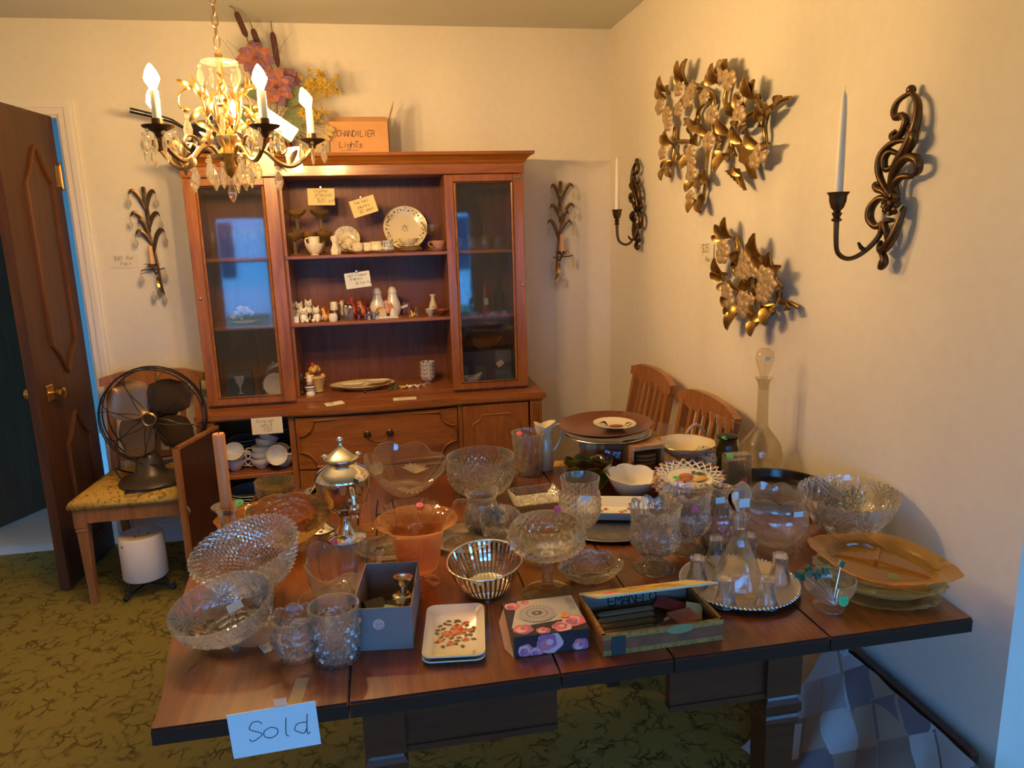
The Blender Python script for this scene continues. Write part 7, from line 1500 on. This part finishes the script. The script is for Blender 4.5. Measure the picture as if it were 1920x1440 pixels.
pw = tag(MB().lathe([(0, .001), (.13, 0), (.145, .003), (.160, .008), (.162, .0095), (.160, .011), (.144, .007), (.13, .005), (0, .0045)], 80, None, lambda a, i, r, z: (r*(1+.018*cos(2*a)), z), (1.02, .88)).build('pewter_platter', pewter, None, 40, (.568, 1.695, TZ), (0, 0, .3)), 'wide oval grey pewter platter in the middle of the table', 'platter')
wd = thing('rectangular_dish', 'white rectangular china dish painted with tulips on the pewter platter', 'dish', (*(0.565,1.725), TZ+.0102), -.28)
b = MB(); vs = []; fs = []; rg = [(.070, .042, 0), (.088, .058, .026), (.091, .061, .026), (.091, .061, .023), (.078, .048, .0)]
rg = [(.066, .038, .0035), (.086, .056, .024), (.090, .060, .0245), (.089, .059, .021), (.074, .046, 0)]
for w_, d_, z in rg: vs += [(-w_, -d_, z), (w_, -d_, z), (w_, d_, z), (-w_, d_, z)]
for i in range(4): fs += [(4*i+k, 4*i+4+k, 4*i+4+(k+1) % 4, 4*i+(k+1) % 4) for k in range(4)]
fs += [(0, 1, 2, 3), (19, 18, 17, 16)]; b.add(vs, fs).build('dish', whitep, wd)
b = MB()
for x, y in ((-.02, .012), (.02, -.012), (.04, .016), (-.045, -.01)): b.leaf((x, y, .0042), (x+.008, y+.009, .0046), .007, n=3, fold=.1).leaf((x, y, .0042), (x-.002, y+.011, .0046), .006, n=3, fold=.1)
b.build('tulip_print', inkr, wd); b = MB()
for x, y in ((-.02, .012), (.02, -.012), (.04, .016), (-.045, -.01)): b.tube([(x, y, .0040), (x-.012, y-.006, .0040), (x-.026, y-.012, .0040)], .0006, 4).leaf((x-.014, y-.006, .004), (x-.006, y-.016, .0043), .005, n=3, fold=.1)
b.build('stem_print', leafm, wd)
# carton with round trays on top
hb_ = 0.855-.76
bc = thing('trinket_carton', 'brown cardboard carton carrying the round trays at the table back', 'box', (.716, 2.125, TZ), -.24)
MB().cbox((0, 0, hb_/2), (.25, .10, hb_), bev=.001).build('body', card, bc); MB().cbox((-.09, -.0505, hb_*.5), (.03, .0008, hb_)).cbox((-.055, -.0505, hb_*.5), (.012, .0008, hb_)).build('tape_strip', papery, bc)
zt = TZ+hb_+.001
o = tag(MB().lathe([(0, 0), (.085, 0), (.110, .008), (.135, .018), (.137, .020), (.134, .021), (.108, .011), (.085, .003), (0, .003)], 64).build('black_tray', darkpl, None, 40, (.672, 2.118, zt)), 'black round tray with silver rim under the brown tray', 'tray')
MB().tube([(.1365*cos(2*PI*k/64), .1365*sin(2*PI*k/64), .020) for k in range(64)], .0014, 5, closed=True).build('rim_band', chromer, o, 60)
tag(MB().lathe([(0, 0), (.09, 0), (.120, .010), (.146, .022), (.148, .025), (.144, .026), (.118, .014), (.09, .004), (0, .004)], 64, None, None, (1, .93)).build('brown_tray', browntray, None, 40, (.668, 2.12, zt+.022), (.02, -.02, .1)), 'large reddish brown round wooden tray on top of the black tray', 'tray')
fp = plate('fruit_plate', 'cream plate painted with a purple plum on the brown tray', (.695, 2.11, zt+.034), creamc, .066, (.02, .02, 0), h=.014)
MB().ball((.006, .0, .0035), .018, 14, 6, None, (1.3, .9, .12)).build('painted_plum', plain('plum_glaze', (.22, .02, .06), .25, coat=.5), fp, 60)
MB().leaf((-.02, .0, .0045), (-.046, .018, .0095), .009).leaf((-.022, .006, .0045), (-.036, .030, .0105), .009).leaf((-.02, -.004, .0045), (-.052, .004, .011), .006).leaf((.03, -.008, .0045), (.052, -.012, .0115), .012).build('painted_leaf', blackp, fp)
# coaster set, basket, rack, bottle, block, round black tray
cs_ = thing('coaster_holder', 'oak holder with arched top holding round coasters', 'coaster holder', (.748, 2.000, TZ), .1)
hz = 0.868-.76
pts = [(-.052, -.034)]+[(-.052+.0*k, -.034) for k in range(0)]
tp = [(-.055, -.030), (-.045, -.038), (.045, -.038), (.055, -.030), (.055, .030), (.040, .040), (-.040, .040), (-.055, .030)]
MB().prism(tp, hz-.012, hz).build('top', oakw, cs_); MB().prism(tp, 0, .010).build('base', oakw, cs_)
for x in (-.049, .049): MB().box(x-.005, x+.005, -.030, .030, .010, hz-.012).build('post', oakw, cs_)
for k in range(6): tag(MB().lathe([(0, 0), (.036, 0), (.040, .003), (.040, .009), (.036, .011), (.032, .008), (0, .008)], 36).build('coaster', wood('coaster_wood', (.13, .055, .024), (.22, .10, .045), 'x', .3) if 'coaster_wood' not in MATS else MATS['coaster_wood'], None, 40, (.748, 2.000, TZ+.0105+.0118*k)), 'dark round wooden coaster, '+('lowest', 'second', 'third', 'fourth', 'fifth', 'topmost')[k]+' in the oak holder', 'coaster', 'coasters in the oak holder')
bk = thing('handled_china_basket', 'small tan china basket with hoop handle behind the cream compote', 'basket', (.960, 2.105, TZ))
MB().lathe([(0, 0), (.034, 0), (.040, .03), (.044, .058), (.041, .058), (.036, .03), (0, .006)], 32, None, lambda a, i, r, z: (r*(1+.02*cos(16*a)), z)).build('basket', creamc, bk, 40)
MB().tube([(.036*cos(t_), 0, .055+.062*sin(t_)) for t_ in [PI*k/20 for k in range(21)]], .0055, 8).build('handle', plain('tan_glaze', (.55, .36, .17), .3), bk, 60); MB().ball((0, -.004, .119), .007, 8, 5).build('bud', plain('mauve_bud', (.40, .22, .28), .4), bk, 60)
af = thing('acrylic_stand', 'clear slanting acrylic sheet behind the coaster holder', 'frame', (.880, 2.130, TZ+.045), (-.3, .28, .0)); MB().cbox((0, 0, .03), (.10, .004, .085), bev=.001).build('sheet', thin, af); MB().box(-.045, .045, .0, .03, -.045, -.012).build('foot', thin, af)
jr = thing('dark_spice_jar', 'dark metal jar with green sticker under the wire rack', 'jar', (1.010, 1.985, TZ)); MB().lathe([(0, 0), (.030, 0), (.032, .006), (.032, .075), (.028, .085), (.026, .100), (.028, .104), (0, .104)], 28).build('body', greeng, jr, 40); MB().lathe([(0, .1045), (.030, .1045), (.031, .112), (.012, .116), (0, .116)], 28).build('lid', iron, jr, 40); sticker(jr, (-.020, -.020, .1125), .010, greens, (0, -.3, 1), '8')
wr = thing('wire_toast_rack', 'slim wire rack with tall square loops beside the big decanter', 'rack', (1.035, 2.060, TZ))
z1 = 0.921-.76; zb = 0.805-.76
for k, x in enumerate((-.032, -.010, .020, .042)):
    MB().tube([(x, -.028, .002), (x-.004, -.028, z1-.01*k), (x-.004, .028, z1-.01*k), (x, .028, .002)], .0013, 6).build('loop', chromer, wr, 20)
for zz in (zb, zb-.012): MB().tube([(.038*cos(2*PI*k/28)+.005, .030*sin(2*PI*k/28), zz) for k in range(28)], .0015, 6, closed=True).build('ring', oldbrass, wr, 60)
MB().tube([(-.034, -.028, .002), (.044, -.028, .002), (.044, .028, .002), (-.034, .028, .002)], .0015, 6, closed=True).build('base', chromer, wr)
bt = thing('tall_decanter', 'tall long-necked smoky glass decanter with balloon stopper by the wall', 'decanter', (1.100, 1.950, TZ))
vessel([(0, 0), (.035, 0), (.055, .015), (.063, .050), (.056, .090), (.036, .120), (.021, .140), (.017, .165), (.016, .260), (.020, .282), (.027, .292)], smoke, 'body', parent=bt, n=48, m=48, th=.002)
st_ = MB().lathe([(0, .255), (.012, .257), (.016, .285), (.010, .291), (.012, .30), (.022, .33), (.027, .350), (.024, .368), (.012, .378), (0, .380)], 32).build('stopper', smoke, bt, 50); MB().cbox((-.005, -.0235, .352), (.018, .001, .012)).build('price_sticker', paperw, st_)
ab = thing('acrylic_block_vase', 'thick rectangular clear glass block vase standing upright', 'vase', (.945, 1.800, TZ), -.05)
zz = 0.877-.76
MB().box(-.036, .036, -.020, .020, 0, zz, bev=.003).build('block', clear, ab); MB().box(-.027, .027, -.011, .011, .012, zz-.016).build('cavity', smoke, ab); sticker(ab, (-.030, -.021, zz+.002), .010, greens, (0, -.6, 1), '5'); sticker(ab, (.016, -.0205, .045), .009, pinks, (0, -1, 0))
tag(MB().lathe([(0, 0), (.135, 0), (.142, .004), (.146, .026), (.149, .027), (.148, .029), (.143, .028), (.138, .006), (0, .003)], 72).build('round_black_tray', darkpl, None, 40, (1.045, 1.765, TZ)), 'large round black lacquer tray behind the scalloped footed bowl', 'tray')
gb = thing('pale_green_box', 'small pale green open box left of the glass block', 'box', (.905, 1.875, TZ), -.2); b = MB().box(-.04, .04, -.03, -.028, 0, .032).box(-.04, .04, .028, .03, 0, .032).box(-.04, -.038, -.028, .028, 0, .032).box(.038, .04, -.028, .028, 0, .032).box(-.038, .038, -.028, .028, 0, .002); b.build('body', plain('sage_card', (.22, .24, .15), .8), gb)
dp = thing('floral_ginger_jar', 'dark flowered china pot half hidden under the cream compote', 'pot', (.935, 1.985, TZ)); MB().lathe([(0, 0), (.022, 0), (.036, .02), (.040, .045), (.030, .068), (.022, .072), (0, .072)], 28).build('body', imari, dp, 40); MB().lathe([(0, .0725), (.024, .0725), (.020, .080), (0, .086)], 24).build('lid', imari, dp, 40)
# sold card and its tape on the front edge
so = note('sold_card', 'white card reading Sold taped to the front edge of the table', .135, .080, [(-.040, -.014, 'Sold', .034)], (-0.205, 1.0835, 0.734), (.03, -.035, 0), paperw, .034, .0013, 'card')
MB().box(.004, .024, .0028, .0034, .028, .052).build('tape_tail', tape, so)
t_ = MB().box(-.011, .011, -.040, .044, 0, .0005).build('clear_tape', tape, None, False, (-.172, 1.131, TZ+.0006), (0, 0, -.10)); tag(t_, 'strip of clear tape stuck on the table top above the Sold card', 'tape')
